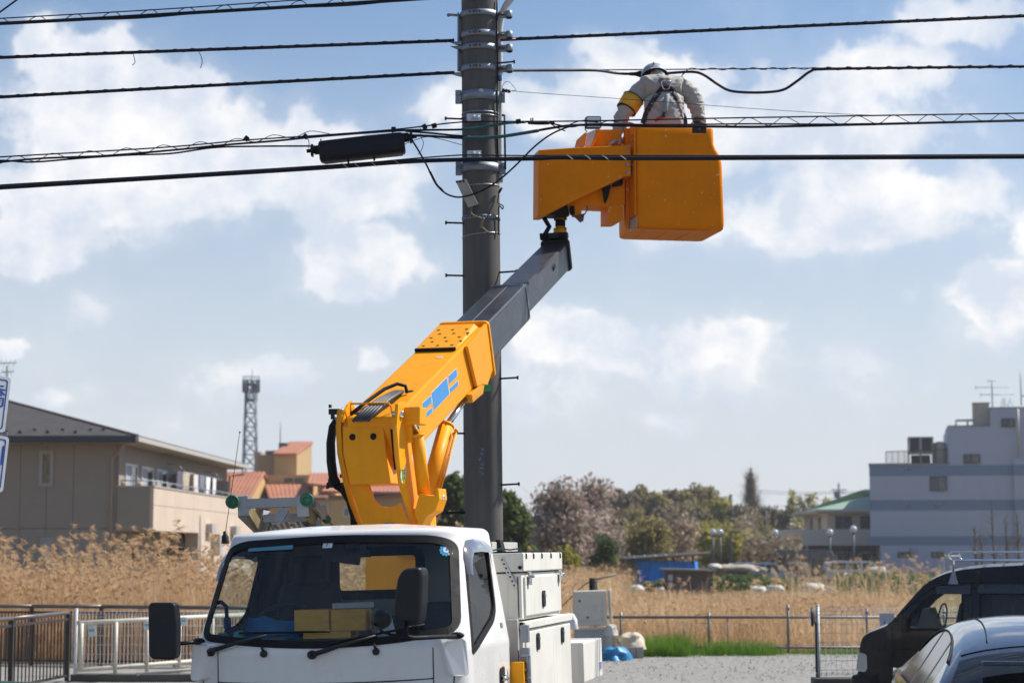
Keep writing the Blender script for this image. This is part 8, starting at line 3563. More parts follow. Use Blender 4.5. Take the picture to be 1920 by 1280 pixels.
mb.build('cabin_divider', M_SEAT, van)
# roof rack
rk = lambda x, y, d: at(x, y, VY + d)
z_lo, z_hi = Zv(1050), Zv(1034)
x0_, x1_ = Xv(1772), Xv(2100)
ya, yb_ = VY + .16, VY + 1.30
mb = MB()
for y_, dz in ((ya, 0), (yb_, 0)):
 lo = [Vector((x1_, y_, z_lo))] + [Vector((x0_ + .05, y_, z_lo))]
 arc_ = [Vector((x0_ + .05 - .055 * sin(a), y_, (z_lo + z_hi) / 2 - (z_hi - z_lo) / 2 * cos(a))) for a in [pi * k / 8 for k in range(9)]]
 mb.tube([Vector((x1_, y_, z_lo))] + arc_ + [Vector((x1_, y_, z_hi))], .013, 8)
mb.tube([Vector((x0_, ya + (yb_ - ya) * k / 6, (z_lo + z_hi) / 2)) for k in range(7)], .012, 8)
mb.tube([Vector((x0_ + .03, ya + (yb_ - ya) * k / 6, z_hi)) for k in range(7)], .012, 8)
each(mb, 'rack_rail', M_CHROME, van)
mb = MB()
for k in range(9):
 x = x0_ + .12 + k * .24
 mb.tube([Vector((x, ya, z_lo)), Vector((x + .0, yb_, z_lo))], .010, 6)
each(mb, 'rack_bar', M_CHROME, van)
for x in (1780, 1930, 2080):
 mb = MB()
 q = vside(Xv(x), Zv(1088), .012)
 mb.tube([Vector((Xv(x), ya, z_lo)), q + Vector((0, .02, .10))], .014, 8)
 mb.hexa([q + Vector(p) for p in ((-.055, -.01, -.02), (.055, -.01, -.02), (.055, .01, -.02), (-.055, .01, -.02), (-.014, .01, .11), (.014, .01, .11), (.014, .035, .11), (-.014, .035, .11))])
 mb.box(q + Vector((0, -.012, -.025)), (.11, .01, .022))
 mb.build('rack_foot', M_STEEL, van)

van.rotation_euler.z = -VTH
# slate-blue car, nearest, cut by the corner
CY = 14.4
car = thing('parked_car', 'slate-blue metallic car seen from behind, cut off by lower right corner', 'car', (4.0, 14.0, 0))
cp = lambda x, y, Y: at(x, y, Y)
# stations along the car (Y) : half section from the left sill over the belt and rail to the roof middle
st = [(13.75, .00, .95, .86), (13.95, .03, 1.12, 1.0), (14.25, .05, 1.29, 1.16), (14.6, .06, 1.385, 1.26), (15.1, .065, 1.455, 1.33), (15.7, .065, 1.485, 1.36), (16.3, .06, 1.475, 1.345), (16.8, .04, 1.42, 1.27), (17.3, .0, 1.27, 1.10), (17.8, .0, 1.04, .97), (18.3, .0, .93, .86)]
XC = 3.80

def csec(Y, top, rail):
 """left half of the section at Y, from the sill to the roof middle"""
 w_b, w_r = .93, .93 - max(0, (rail - .88)) * .66
 pts = [(w_b - .03, .25), (w_b, .55), (w_b + .01, .80), (w_b - .03, .93)]
 for k in range(1, 6):
  u = k / 5
  zz_ = .93 + (rail - .93) * u
  pts.append((w_b - .03 + (w_r - w_b + .03) * u, max(zz_, .93) if rail > .93 else .93 - .0))
 pts[-1] = (w_r, rail)
 for k in range(1, 9):
  u = k / 8
  pts.append((w_r * (1 - u), rail + (top - rail) * sin(u * pi / 2) ** .55))
 return pts

secs = []
for Y, _, top, rail in st:
 h = csec(Y, top, rail)
 secs.append([Vector((XC - x, Y, z)) for x, z in h] + [Vector((XC + x, Y, z)) for x, z in h[::-1][1:]])
fine_ = []
for j in range(len(secs[0])):
 fine_.append(smooth_path([s[j] for s in secs], 4))
rows_ = [[fine_[j][i] for j in range(len(fine_))] for i in range(len(fine_[0]))]
NJ = len(rows_[0])

def isw(i, j):
 y = rows_[i][0].y
 jj = j if j < NJ // 2 else NJ - 2 - j
 return 3 <= jj <= 7 and 14.42 < y < 17.2

mb, gl, pl_ = MB(), MB(), MB()
for i in range(len(rows_) - 1):
 for j in range(NJ - 1):
  q = [rows_[i][j], rows_[i][j + 1], rows_[i + 1][j + 1], rows_[i + 1][j]]
  y = rows_[i][0].y
  if isw(i, j):
   (pl_ if any(abs(y - p) < .07 for p in (14.96, 15.98)) else gl).add(q, [(0, 1, 2, 3)], 0, True)
  elif y < 14.25 and 9 <= j <= NJ - 11:
   gl.add(q, [(0, 1, 2, 3)], 1, True)
  else:
   mb.add(q, [(0, 1, 2, 3)], 0, True)
mb.add(rows_[0], [list(range(NJ))[::-1]], 0)
mb.build('car_body', M_SLATE2, car, fix=True)
gl.build('window_glass', [mat('tinted_glass', (.012, .015, .018), .06, var=.1, spec=.5), mat('rear_glass', (.010, .011, .013), .03, var=.1, spec=.8)], car, fix=True)
each(pl_, 'door_pillar', M_BLACK, car, fix=True)
mb = MB()
mb.tube([p + Vector((-.004, 0, .004)) for p in [r[8] for r in rows_] if 14.3 < p.y < 17.2], .009, 6)
mb.tube([p + Vector((-.006, 0, .0)) for p in [r[3] for r in rows_] if 14.2 < p.y < 17.2], .010, 6)
mb.tube([rows_[i][j] + Vector((0, 0, .002)) for i, j in [(9, k) for k in range(9, NJ - 9)]], .005, 5)
mb.tube([r[11] + Vector((0, 0, .003)) for r in rows_ if 14.5 < r[0].y < 16.8], .006, 5)
each(mb, 'body_trim', M_RUB, car)
mb = MB()
mb.box((XC, 13.95, 1.215), (1.05, .16, .03))
mb.build('roof_spoiler', M_SLATE2, car, bevel=.012)
for x_ in (-.84, .84):
 for y_ in (14.55, 17.5):
  mb = MB()
  mb.lathe((XC + x_ - .1, y_, .31), [(.2, 0), (.29, 0), (.31, .02), (.31, .18), (.29, .2), (.2, .2)], 24, axis=(1, 0, 0))
  mb.build('wheel', M_TYRE, car)

car.rotation_euler.z = -radians(8)
# far cars half hidden in the field
def far_car(label, px, ybase, Y, L, H, m, van_=False, rz=0.0):
 q = at(px, ybase, Y)
 t = thing('distant_car', label, 'car', (q.x, Y, 0), rz)
 w = 1.5
 pr = [(-.5, .2), (-.5, .62), (-.46, .95), (-.30, 1.0), (.18, .98), (.32, .66), (.49, .55), (.5, .2)] if not van_ else [(-.5, .15), (-.5, .85), (-.47, .98), (-.4, 1.0), (.30, 1.0), (.40, .92), (.48, .55), (.5, .15)]
 R_ = Matrix.Rotation(rz, 3, 'Z')
 o_ = Vector((q.x, Y, 0))
 mb = MB()
 pp = [Vector(p) for p in rounded([(a * L, b * H) for a, b in pr], .12)]
 mb.prism([o_ + R_ @ Vector((p[0], -w / 2, p[1])) for p in pp], R_ @ Vector((0, w, 0)), smooth=False)
 mb.build('car_body', m, t, fix=True, bevel=.06)
 mb = MB()
 for a, b in ((-.42, -.20), (-.17, .02), (.05, .22)):
  mb.prism([o_ + R_ @ Vector((x * L, -w / 2 - .012, z * H)) for x, z in ((a, .64), (b, .64), (b * .93, .92), (a * .96, .92))], R_ @ Vector((0, .006, 0)))
 each(mb, 'side_window', G_HOUSE, t)
 mb = MB()
 for a in (-.3, .32):
  mb.lathe(o_ + R_ @ Vector((a * L, -w / 2 - .02, .3)), [(0, 0), (.16, .0), (.30, .02), (.30, .2)], 16, axis=R_ @ Vector((0, 1, 0)))
 each(mb, 'wheel', M_TYRE, t)

MC = lambda n, c: mat('car_' + n, c, .3, .3, var=.05, coat=.8)
far_car('dark grey car parked behind the truck cabinets, far off', 1030, 1040, 96, 3.9, 1.55, MC('grey', (.10, .11, .12)))
far_car('pale blue car half hidden behind the straw heap in the field', 1428, 1095, 104, 3.6, 1.35, MC('ltblue', (.16, .28, .36)))
far_car('dark van parked beneath the white balcony, half hidden by stalks', 1510, 1072, 128, 4.2, 2.0, MC('dkvan', (.045, .045, .05)), True)
far_car('silver car half hidden by dry stalks left of the black van', 1608, 1090, 118, 4.0, 1.35, MC('silver', (.42, .44, .47)))
far_car('white van partly hidden among the reeds at the left edge', 8, 1130, 47, 3.6, 1.4, MC('white', (.70, .70, .70)), True)

# ------------------------------------------------------------------ street lamps, sheds, heaps, things in the cab
M_POST = mat('lamp_post', (.10, .105, .115), .5, .4, var=.1)
M_GLOBE = mat('lamp_globe', (.66, .68, .72), .12, .1, var=.04, coat=1)
for px, yt, yb, Y, lab in ((1337, 991, 1060, 140, 'globe street lamp, left one of the close pair'), (1350.5, 991, 1060, 141, 'globe street lamp, right one of the close pair'), (1453, 992, 1060, 139, 'globe street lamp standing alone left of the white balcony'),
       (1556, 991, 1060, 137, 'globe street lamp in front of the white balcony middle'), (1600, 985, 1060, 132, 'globe street lamp before the balcony, close to the office block'), (1436, 946, 1000, 210, 'small distant globe lamp beside the conical tree')):
 q = at(px, yt, Y)
 r = 6.2 / FPX * 140
 t = thing('street_lamp', lab, 'street lamp', (q.x, Y, 0), 0, 'globe street lamps')
 mb = MB()
 mb.ball((q.x, Y, q.z - r), r, 16, 12)
 mb.build('lamp_globe', M_GLOBE, t)
 mb = MB()
 mb.tube([Vector((q.x, Y, 0)), Vector((q.x, Y, q.z - 2 * r))], [.075, .055], 8)
 mb.lathe((q.x, Y, q.z - 2 * r - .10), [(.06, 0), (.12, .06), (.13, .12)], 12)
 mb.build('lamp_post', M_POST, t)
q = at(1370, 998, 140)
t = thing('street_lamp', 'dark flat-headed street lamp just right of the paired globe lamps', 'street lamp', (q.x, 140, 0))
mb = MB()
mb.tube(smooth_path([Vector((q.x, 140, 0)), Vector((q.x, 140, q.z - .3)), q, q + Vector((.4, 0, .05))], 5), .06, 8)
mb.build('lamp_post', M_POST, t)
mb = MB()
mb.box(q + Vector((.35, 0, .05)), (.6, .3, .14))
mb.build('lamp_head', M_POST, t, bevel=.04)
# blue tarpaulin shelter
SYD = 92
t = thing('tarpaulin_shelter', 'small shelter walled with bright blue tarpaulin under a tilted grey roof', 'shelter', at(1245, 1100, SYD))
M_TARP = mat('blue_tarp', (.008, .25, .85), .5, var=.18, scale=2, bump=.4, bscale=6)
mb = MB()
rows_ = []
for j in range(7):
 v = j / 6
 row = []
 for i in range(25):
  u = i / 24
  x = 1193 + (1303 - 1193) * u
  yb = 1098 - 8 * u
  yt = 1051 + 2 * u
  row.append(at(x + 3 * v * (1 - u), yt + (yb - yt) * v, SYD) + Vector((0, .10 * sin(u * 19) * v + .06 * sin(u * 41 + v * 3), 0)))
 rows_.append(row)
mb.grid(rows_, 0, True)
r2 = [[p + Vector((.3, 1.9, 0)) for p in r] for r in rows_]
mb.grid(r2, 0, True)
mb.grid([[r[0] for r in rows_], [r[0] for r in r2]], 0, True)
mb.grid([[r[-1] for r in rows_], [r[-1] for r in r2]], 0, True)
mb.build('tarp_wall', M_TARP, t)
for k in range(7):
 u0, u1 = k / 7, (k + 1) / 7 - .012
 a = at(1170 + 140 * u0, 1046.5 - 9 * u0, SYD - .7)
 b = at(1170 + 140 * u1, 1046.5 - 9 * u1, SYD - .7)
 mb = MB()
 d = Vector((.3, 3.2, -.05))
 mb.hexa([a, b, b + d, a + d] + [p + Vector((0, 0, .10)) for p in (a, b, b + d, a + d)])
 mb.build('roof_sheet', mat('roof_sheet_a', (.62, .61, .58), .7, var=.2) if k < 4 else mat('roof_sheet_b', (.34, .37, .38), .6, var=.2), t)
mb = MB()
for x, y0, y1 in ((1186, 1046, 1102), (1262, 1041, 1052), (1299, 1038, 1056)):
 mb.tube([at(x, y0, SYD - .3), at(x, y1, SYD - .3)], .05, 6)
mb.tube([at(1165, 1050, SYD - .75), at(1330, 1036, SYD - .75)], .06, 6)
each(mb, 'shelter_pole', mat('old_wood', (.12, .095, .075), .85, var=.25), t)
# wooden hutch in front
HY = 86
t = thing('wooden_hutch', 'weathered grey wooden hutch with a flat overhanging top, before the blue shelter', 'hutch', at(1290, 1110, HY))
M_WOODG = mat('grey_wood', (.13, .105, .095), .85, var=.25, stretch=(1, 1, 6), scale=3)
for k in range(8):
 y0, y1 = 1070 + 42 * k / 8, 1070 + 42 * (k + 1) / 8 - .5
 mb = MB()
 sl = lambda y: 1252 - (y - 1070) * .05
 mb.hexa([at(sl(y1), y1, HY), at(1333 + (y1 - 1070) * .08, y1, HY), at(1333 + (y1 - 1070) * .08, y1, HY) + Vector((0, .06, 0)), at(sl(y1), y1, HY) + Vector((0, .06, 0)), at(sl(y0), y0, HY), at(1333 + (y0 - 1070) * .08, y0, HY), at(1333 + (y0 - 1070) * .08, y0, HY) + Vector((0, .06, 0)), at(sl(y0), y0, HY) + Vector((0, .06, 0))])
 mb.build('board', M_WOODG, t)
mb = MB()
a, b = at(1250, 1112, HY + .1), at(1336, 1070, HY + .1)
mb.span((a.x, HY + .1, 0), (b.x, HY + 1.6, b.z))
mb.build('hutch_box', M_WOODG, t)
mb = MB()
for y_ in (1082, 1096):
 c = at(1257, y_, HY - .03)
 mb.box(c, (.2, .02, .26))
each(mb, 'pale_sheet', mat('pale_sheet', (.40, .42, .43), .6), t)
mb = MB()
a, b = at(1243, 1066, HY - .35), at(1344, 1070, HY - .35)
mb.hexa([Vector((a.x, HY - .35, a.z - .06)), Vector((b.x, HY - .35, b.z - .02)), Vector((b.x, HY + 1.9, b.z - .02)), Vector((a.x, HY + 1.9, a.z - .06)), Vector((a.x, HY - .35, a.z + .02)), Vector((b.x, HY - .35, b.z + .05)), Vector((b.x, HY + 1.9, b.z + .05)), Vector((a.x, HY + 1.9, a.z + .02))])
mb.build('hutch_top', mat('hutch_top', (.24, .20, .19), .7, var=.2), t)

def lump(name, label, cat, px0, px1, yt, yb, Y, m, group=None, depth=.6, seed=0, amp=.2, flat=1.0):
 """a soft heap: sack, sheet or straw, with folds"""
 a, b = at(px0, yb, Y), at(px1, yb, Y)
 top = at((px0 + px1) / 2, yt, Y).z
 zb = max(0.0, a.z)
 cx, hw_ = (a.x + b.x) / 2, (b.x - a.x) / 2
 rows_ = []
 for j in range(9):
  ph = j / 8 * pi / 2
  row = []
  for i in range(24):
   th = 2 * pi * i / 24
   k = 1 + amp * noise.noise(Vector((cos(th) * 1.7 + seed, sin(th) * 1.7, ph * 1.6))) + amp * .4 * noise.noise(Vector((cos(th) * 5 + seed, sin(th) * 5, ph * 5)))
   c_ = cos(ph) ** (.55 * flat)
   row.append(Vector((cx + hw_ * cos(th) * c_ * k, Y + depth * sin(th) * c_ * k, zb + (top - zb) * sin(ph) * (1 + amp * .6 * noise.noise(Vector((cos(th) * 2 * c_ + seed, sin(th) * 2 * c_, 3)))))))
  rows_.append(row)
 mb = MB()
 mb.grid(rows_, 0, True, close=True)
 mb.add(rows_[-1], [list(range(24))])
 return tag(mb.build(name, m), label, cat, group)

M_SACK = mat('white_sack', (.56, .54, .49), .8, var=.15, scale=3, bump=.3, bscale=12)
M_STRAW = mat('straw_heap', (.30, .23, .15), .95, var=.35, scale=8, bump=.8, bscale=20)
SG = 'white sacks along the vegetable beds'
lump('white_sack', 'low white sack in the row right of the wooden hutch, first from left', 'sack', 1374, 1402, 1101, 1113, 92, M_SACK, SG, .5, 1)
lump('white_sack', 'white sack in the middle of the row right of the hutch', 'sack', 1400, 1440, 1098, 1112, 92.5, M_SACK, SG, .5, 2)
lump('white_sack', 'white sack at the right end of the row right of the hutch', 'sack', 1436, 1473, 1096, 1111, 92, M_SACK, SG, .5, 3)
lump('white_sack', 'big crumpled white sack below the dark van', 'sack', 1488, 1550, 1092, 1112, 94, M_SACK, SG, .7, 4)
lump('white_sack', 'white sack lying right of the big crumpled one', 'sack', 1546, 1592, 1100, 1114, 93, M_SACK, SG, .6, 5)
lump('white_sack', 'grey-white sheeted heap left of the wooden hutch', 'sack', 1177, 1210, 1096, 1113, 84, M_SACK, SG, .5, 6)
lump('wash_basin', 'small upturned metal basin beside the hutch', 'basin', 1230, 1247, 1100, 1110, 84, M_ALU, None, .2, 7, .02, .6)
lump('straw_heap', 'brown heap of straw and sticks roofed with a white sheet', 'heap', 1335, 1412, 1058, 1096, 100, M_STRAW, None, 1.2, 8)
lump('white_sheet', 'white sheet spread over the straw heap', 'sheet', 1326, 1354, 1056, 1064, 99, M_SACK, None, .7, 9, .2)
lump('plank_pile', 'flat pile of weathered boards and matting on the straw heap', 'pile', 1340, 1428, 1058, 1070, 99.4, mat('mat_tan', (.36, .31, .25), .9, var=.4, scale=5), None, .9, 10, .5, .8)
lump('compost_heap', 'dark bristly compost heap under the dark van', 'heap', 1462, 1520, 1052, 1082, 112, mat('compost_dark', (.05, .042, .036), .95, var=.4), None, 1.2, 11, .3)
random.seed(9)
mb = MB()
for _ in range(70):
 a = at(random.uniform(1330, 1610), 1080, 98)
 a = Vector((a.x, random.uniform(95, 103), random.uniform(.1, 1.0)))
 d = Vector((random.uniform(-1, 1), random.uniform(-.5, .5), random.uniform(-.35, .45)))
 mb.bar(a, a + d * random.uniform(.5, 1.5), random.uniform(.04, .22), .03, m=random.choice((0, 0, 1, 2)))
tag(mb.build('debris', [M_WOODG, M_STRAW, M_SACK]), 'loose boards, sticks and scraps strewn about the heaps in the field', None, None, 'stuff')
t = thing('water_tank', 'white cylindrical tank lying in the field left of the black van', 'tank', at(1640, 1088, 112))
a, b = at(1625, 1073, 112), at(1660, 1072, 112)
mb = MB()
mb.tube([a, a + Vector((.05, 0, 0)), b - Vector((.05, 0, 0)), b], [.22, .30, .30, .22], 18)
mb.build('tank_shell', M_SACK, t)
mb = MB()
for f_ in (.15, .85):
 q = a.lerp(b, f_)
 mb.box((q.x, 112, q.z / 2 - .12), (.12, .5, max(.1, q.z - .2)))
each(mb, 'tank_foot', M_CONC, t)
lump('green_bin', 'teal plastic bin in the field just left of the black van', 'bin', 1700, 1722, 1090, 1114, 78, mat('bin_teal', (.01, .14, .13), .5), None, .22, 12, .03, .35)
mb = MB()
for k in range(14):
 a = at(1650 + k * 9, 1078, 104)
 mb.box((a.x, 104, .55), (.26, .04, .55))
o = each(mb, 'sheet_panel', mat('sheet_blue', (.06, .13, .26), .5, var=.2), None)
t = thing('blue_sheet_fence', 'low fence of blue sheet panels across the field before the office block', 'fence', (at(1650, 1078, 104).x, 104, 0))
for q in o:
 q.parent = t
 q.matrix_parent_inverse = WM[t.name].inverted()

# discarded appliances and sacking at the end of the rail fence
AY = 37.2
t = thing('white_cabinet', 'white plastic cabinet with a pale rim standing on its back on another', 'cabinet', at(1108, 1172, AY))
M_APP = mat('appliance_cream', (.56, .54, .46), .5, var=.06, dirt=.25, dirtcol=(.34, .29, .2))
q4 = [at(x, y, AY) for x, y in ((1074, 1174), (1139, 1172), (1137, 1106), (1076, 1108))]
mb = MB()
mb.prism([Vector(p) for p in q4], (0, .45, 0))
mb.build('cabinet_body', M_APP, t, bevel=.02)
ed = [Vector((x, y)) for x, y in ((1076, 1173), (1138, 1171), (1136, 1107), (1078, 1109))]
mb = MB()
o1, o2 = [at(p.x, p.y, AY - .02) for p in ed], [at(1107 + (p.x - 1107) * .80, 1141 + (p.y - 1141) * .74, AY - .02) for p in ed]
for i in range(4):
 j = (i + 1) % 4
 mb.hexa([o1[i], o1[j], o2[j], o2[i]] + [p + Vector((0, .03, 0)) for p in (o1[i], o1[j], o2[j], o2[i])])
mb.build('cabinet_rim', M_APP, t)
mb = MB()
for x, y in ((1087, 1126), (1102, 1157)):
 mb.tube([at(x, y, AY - .001), at(x, y, AY - .012)], .02, 10)
each(mb, 'cabinet_knob', M_RUB, t)
mb = MB()
mb.box(at(1116.5, 1140, AY - .004), (.075, .008, .13))
mb.build('cabinet_label', mat('label_grey', (.48, .48, .48), .6), t)
mb = MB()
mb.bar(at(1142, 1104, AY + .1), at(1146, 1168, AY + .1), .05, .25, up=(0, 1, 0))
mb.build('cabinet_edge', mat('foam_edge', (.62, .56, .46), .9, var=.2), t, bevel=.02)
t = thing('grey_cabinet', 'pale cabinet with a grey open front under the white plastic one', 'cabinet', at(1110, 1222, AY))
mb = MB()
mb.hexa([at(x, y, Y) for Y in (AY + .02, AY + .55) for x, y in ((1076, 1222), (1150, 1222), (1150, 1178), (1076, 1178))])
mb.build('cabinet_body', M_APP, t, bevel=.01)
mb = MB()
mb.hexa([at(x, y, Y) for Y in (AY - .01, AY + .018) for x, y in ((1078, 1221), (1136, 1221), (1136, 1183), (1078, 1183))])
mb.build('cabinet_front', mat('front_grey', (.36, .38, .38), .6, var=.08), t)
mb = MB()
mb.hexa([at(x, y, Y) for Y in (AY - .03, AY + .56) for x, y in ((1076, 1180), (1152, 1178), (1152, 1174), (1076, 1176))])
mb.build('cabinet_top', M_APP, t)
for x0, y0, x1, y1, w, lab in ((1144, 1180, 1176, 1228, .055, 'pale plank leaning diagonally against the grey cabinet'), (1151, 1178, 1152, 1220, .06, 'short pale board standing beside the leaning plank')):
 mb = MB()
 mb.bar(at(x0, y0, AY - .1), at(x1, y1, AY - .25), w, .03, up=(0, 1, 0))
 tag(mb.build('plank', mat('plank_pine', (.42, .31, .20), .7, var=.15, scale=5), bevel=.004), lab, 'plank')
lump('plastic_sheet', 'crumpled white plastic on the head of the leaning plank', 'sheet', 1134, 1158, 1170, 1190, 36.9, M_SACK, None, .15, 13, .35)
lump('canvas_cover', 'crumpled cream canvas thrown over blocks beside the green tuft', 'cover', 1158, 1210, 1186, 1216, 37.6, mat('canvas_cream', (.52, .45, .36), .9, var=.12, scale=5, bump=.6, bscale=8), None, .35, 14, .45)
lump('blue_sheet', 'crumpled bright blue sheet on the gravel by the cabinets', 'sheet', 1124, 1180, 1214, 1236, 36.6, mat('sheet_bright', (.02, .24, .50), .45, var=.25, bump=.8, bscale=9), None, .34, 15, .6, .8)
lump('white_bag', 'small white bag wedged behind the cabinets of the truck', 'bag', 1052, 1084, 1150, 1178, 30.0, mat('bag_white', (.62, .62, .64), .7, var=.2, bump=.5, bscale=10), None, .15, 16, .3)
for x0, x1, lab in ((1182, 1192, 'grey concrete block under the canvas, left'), (1193, 1206, 'grey concrete block under the canvas, at its right end')):
 mb = MB()
 a, b = at(x0, 1232, 37.2), at(x1, 1212, 37.2)
 mb.span((a.x, 37.15, .0), (b.x, 37.4, b.z))
 tag(mb.build('concrete_block', mat('block_grey', (.30, .28, .26), .9, var=.15), bevel=.006), lab, 'block', 'blocks under the canvas')
q = at(1112, 1085, 42)
t = thing('fence_stump', 'short black stump post with a leaning grey pole and a wire on it', 'post', (q.x, 42, 0))
mb = MB()
mb.tube([Vector((q.x, 42, 0)), at(1112, 1083, 42)], .085, 10)
mb.build('stump', M_RUB, t)
mb = MB()
mb.tube([at(1118, 1086, 41.9), at(1156, 1076, 41.9)], .022, 6)
mb.tube([at(1119, 1090, 41.9), at(1119, 1106, 41.9)], .022, 6)
mb.build('leaning_pole', mat('pole_weathered', (.32, .29, .25), .8), t)
mb = MB()
mb.tube(smooth_path([at(1106, 1090, 41.9), at(1094, 1097, 41.9), at(1082, 1108, 41.8), at(1070, 1120, 41.7), at(1054, 1136, 41.6)], 4), .012, 6)
mb.build('stump_wire', M_CABLE, t)

# --- carried on or in the truck
T3 = lambda x, y, z: TM @ Vector((x, y, z))
lad = thing('ladder', 'folded aluminium ladder frame with round green end caps lying above the cab', 'ladder', T3(-.85, 1.9, 1.9))
ly = 1.75
l_ = lambda x, y, d=0.0: TM @ tl(x, y, 1, ly + d)
mb = MB()
mb.bar(l_(459, 944), l_(560, 941), .05, .065)
mb.bar(l_(495, 972, .2), l_(575, 969, .2), .05, .055)
each(mb, 'cross_bar', M_ALU, lad, bevel=.004)
mb = MB()
mb.bar(l_(455, 930), l_(458, 967), .06, .075, up=(1, 0, 0))
mb.bar(l_(566, 928), l_(569, 968), .06, .08, up=(1, 0, 0))
mb.bar(l_(500, 962, .2), l_(492, 992, .3), .06, .055, up=(1, 0, 0))
each(mb, 'end_bracket', M_ALU, lad, bevel=.004)
mb = MB()
mb.bar(l_(453, 962), l_(492, 1000, .7), .05, .055)
mb.bar(l_(566, 958), l_(608, 1000, .9), .05, .06)
mb.bar(l_(588, 944, .1), l_(611, 972, .5), .045, .055)
mb.bar(l_(611, 975, .5), l_(628, 995, .7), .03, .035)
each(mb, 'ladder_rail', mat('rail_dull', (.28, .275, .26), .5, .6, var=.2), lad, bevel=.004)
mb = MB()
mb.bar(l_(466, 955, .05), l_(484, 985, .4), .025, .09, up=(0, 0, 1))
mb.bar(l_(578, 955, .05), l_(592, 975, .4), .03, .12, up=(0, 0, 1))
mb.bar(l_(485, 990, .4), l_(503, 998, .4), .03, .10, up=(0, 0, 1))
each(mb, 'wear_plate', mat('plate_yellow', (.20, .16, .07), .6, var=.3, dirt=.5), lad)
mb = MB()
for x, y in ((436, 940.5), (575.5, 936.5)):
 c = l_(x, y, -.06)
 ax = TM.to_3x3() @ Vector((.25, -1, 0))
 mb.lathe(c, [(.0, .026), (.018, .026), (.02, .022), (.034, .022), (.036, .03), (.044, .03), (.047, .02), (.047, -.02), (0, -.022)], 20, axis=ax)
c = l_(612, 973, .45)
mb.lathe(c, [(0, .03), (.028, .028), (.03, -.02), (0, -.02)], 14, axis=TM.to_3x3() @ Vector((.6, -1, -.2)))
each(mb, 'end_cap', M_GREEN, lad)
mb = MB()
for k in range(9):
 x = 505 + k * 10
 mb.tube(smooth_path([l_(x, 978 + 6 * sin(k * 2), .3), l_(x + 6, 988 + 4 * sin(k), .25), l_(x + 10, 999, .35)], 3), .010, 6)
mb.box(l_(528, 965, .0), (.06, .08, .10), rot=Matrix.Rotation(.5, 3, 'Y'))
mb.box(l_(585, 985, .35), (.12, .10, .08))
o = mb.build('ladder_fittings', M_STEEL, lad)
o['kind'] = 'stuff'

def cabbox(name, label, cat, x0, x1, y0, y1, z0, z1, m, rz=0.0, grp=None, bev=.006):
 mb = MB()
 c = Vector(((x0 + x1) / 2, (y0 + y1) / 2, (z0 + z1) / 2))
 R_ = Matrix.Rotation(rz, 3, 'Z')
 mb.box((0, 0, 0), (x1 - x0, y1 - y0, z1 - z0), 0, R_)
 mb.v = [TM @ (p + c) for p in mb.v]
 return tag(mb.build(name, m, bevel=bev), label, cat, grp)

M_CARD = mat('box_wood', (1.0, .50, .07), .7, var=.18, scale=9, stretch=(1, 1, 4))
cabbox('wooden_box', 'left of two tan wooden boxes on the truck dashboard', 'box', -.298, -.078, .42, .56, 1.515, 1.645, M_CARD, 0, 'boxes on the dashboard')
cabbox('wooden_box', 'right of two tan wooden boxes on the dashboard, pale packet on top', 'box', -.066, .150, .42, .56, 1.513, 1.643, M_CARD, 0, 'boxes on the dashboard')
cabbox('wooden_tray', 'shallow tan tray under the two boxes on the dashboard', 'tray', -.24, .06, .41, .57, 1.470, 1.512, M_CARD)
cabbox('paper_packet', 'pale flat packet lying on the right wooden box in the cab', 'packet', -.06, .165, .43, .57, 1.647, 1.680, mat('packet_pale', (.60, .62, .60), .6))
cabbox('glass_jar', 'clear plastic jar standing right of the wooden boxes in the cab', 'jar', .165, .235, .46, .53, 1.47, 1.64, mat('jar_grey', (.22, .19, .17), .25, coat=1), 0, None, .03)
mb = MB()
mb.grid([[TM @ Vector((-.66 + .34 * u + .05 * (1 - v), .40 + .22 * v + .02 * sin(u * 7), 1.472 + .135 * v * (1 - .25 * u) + .012 * sin(u * 9 + v * 5))) for u in [i / 12 for i in range(13)]] for v in [j / 6 for j in range(7)]], 0, True)
mb.grid([[TM @ Vector((-.66 + .34 * u, .62 + .06 * v, 1.60 - .12 * v - .03 * u)) for u in [i / 12 for i in range(13)]] for v in (0, 1)], 0, True)
tag(mb.build('blue_jacket', mat('jacket_blue', (.012, .19, .42), .7, var=.2, bump=.5, bscale=14)), 'folded blue jacket lying on the left of the dashboard', 'jacket')

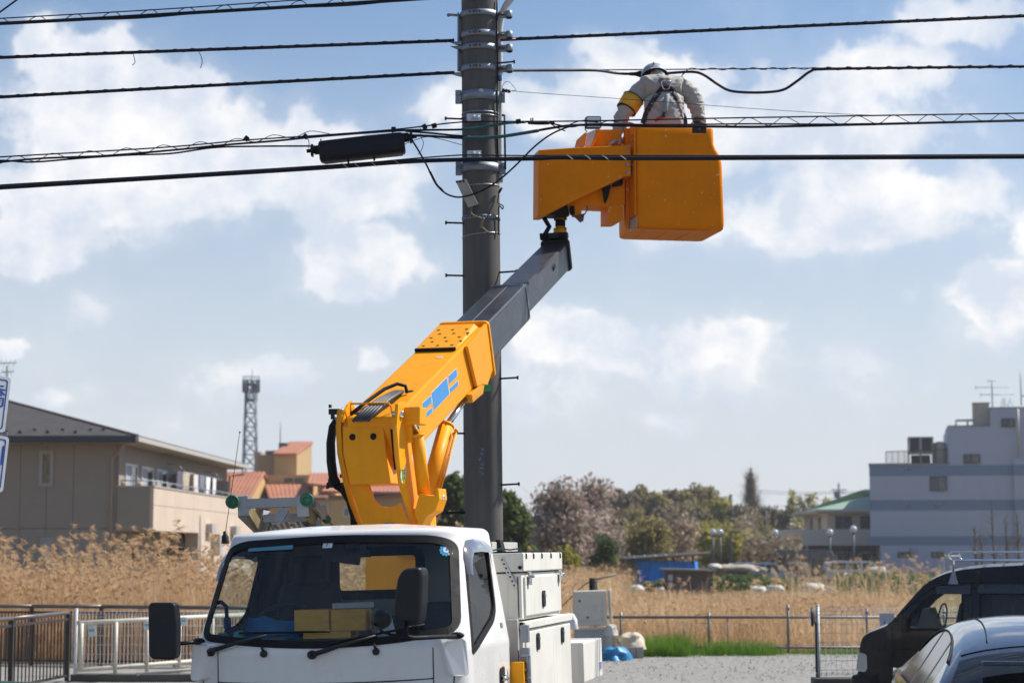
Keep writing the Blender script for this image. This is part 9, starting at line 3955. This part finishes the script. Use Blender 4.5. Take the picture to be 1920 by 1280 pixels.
def caplump(name, label, cat, x0, x1, yc, zb, zt, m, dep=.06, seed=0):
 rows_ = []
 for j in range(7):
  ph = j / 6 * pi / 2
  rows_.append([TM @ Vector(((x0 + x1) / 2 + (x1 - x0) / 2 * cos(t_) * cos(ph) ** .6 * (1 + .25 * noise.noise(Vector((cos(t_) * 2 + seed, sin(t_) * 2, ph)))), yc + dep * sin(t_) * cos(ph) ** .6, zb + (zt - zb) * sin(ph) * (1 + .2 * noise.noise(Vector((cos(t_) * 3, seed, ph * 2)))))) for t_ in [2 * pi * i / 18 for i in range(18)]])
 mb = MB()
 mb.grid(rows_, 0, True, close=True)
 mb.add(rows_[-1], [list(range(18))])
 tag(mb.build(name, m), label, cat)

M_GTEAL = mat('glove_teal', (.18, .66, .62), .7, var=.12)
caplump('work_glove', 'pale teal rubber glove in the far left corner of the dashboard', 'glove', -.76, -.66, .30, 1.462, 1.520, M_GTEAL, .05, 1)
caplump('work_glove', 'pale teal rubber glove lying against the blue jacket', 'glove', -.665, -.575, .34, 1.464, 1.530, M_GTEAL, .05, 2)
caplump('dark_bundle', 'dark bundle lying behind the teal gloves', 'bundle', -.77, -.62, .44, 1.47, 1.55, M_SEAT, .05, 3)
caplump('cloth_roll', 'grey cloth lying at the foot of the windscreen, centre left', 'cloth', -.40, -.27, .20, 1.452, 1.505, mat('cloth_grey', (.16, .185, .18), .9, var=.2), .05, 4)
caplump('plastic_bag', 'crumpled white plastic bag right of the boxes in the cab', 'bag', .22, .33, .44, 1.47, 1.60, mat('bag_white', (.62, .62, .64), .7), .05, 5)
caplump('white_paper', 'crumpled pale paper at the right foot of the windscreen', 'paper', .36, .56, .30, 1.462, 1.495, mat('paper_pale', (.42, .50, .45), .8), .06, 6)

# ------------------------------------------------------------------ spring haze
mb = MB()
mb.span((-420, -60, -1), (420, 420, 40))
hz_ = mb.build('haze', [])
m = bpy.data.materials.new('haze_air')
m.use_nodes = True
nt = m.node_tree
nt.nodes.remove(nt.nodes['Principled BSDF'])
pv = nt.nodes.new('ShaderNodeVolumePrincipled')
pv.inputs['Color'].default_value = (.92, .95, 1.0, 1)
pv.inputs['Density'].default_value = 0.00034
nt.links.new(pv.outputs[0], nt.nodes['Material Output'].inputs['Volume'])
hz_.data.materials.append(m)
tag(hz_, 'thin pale spring haze filling the air', None, None, 'stuff')
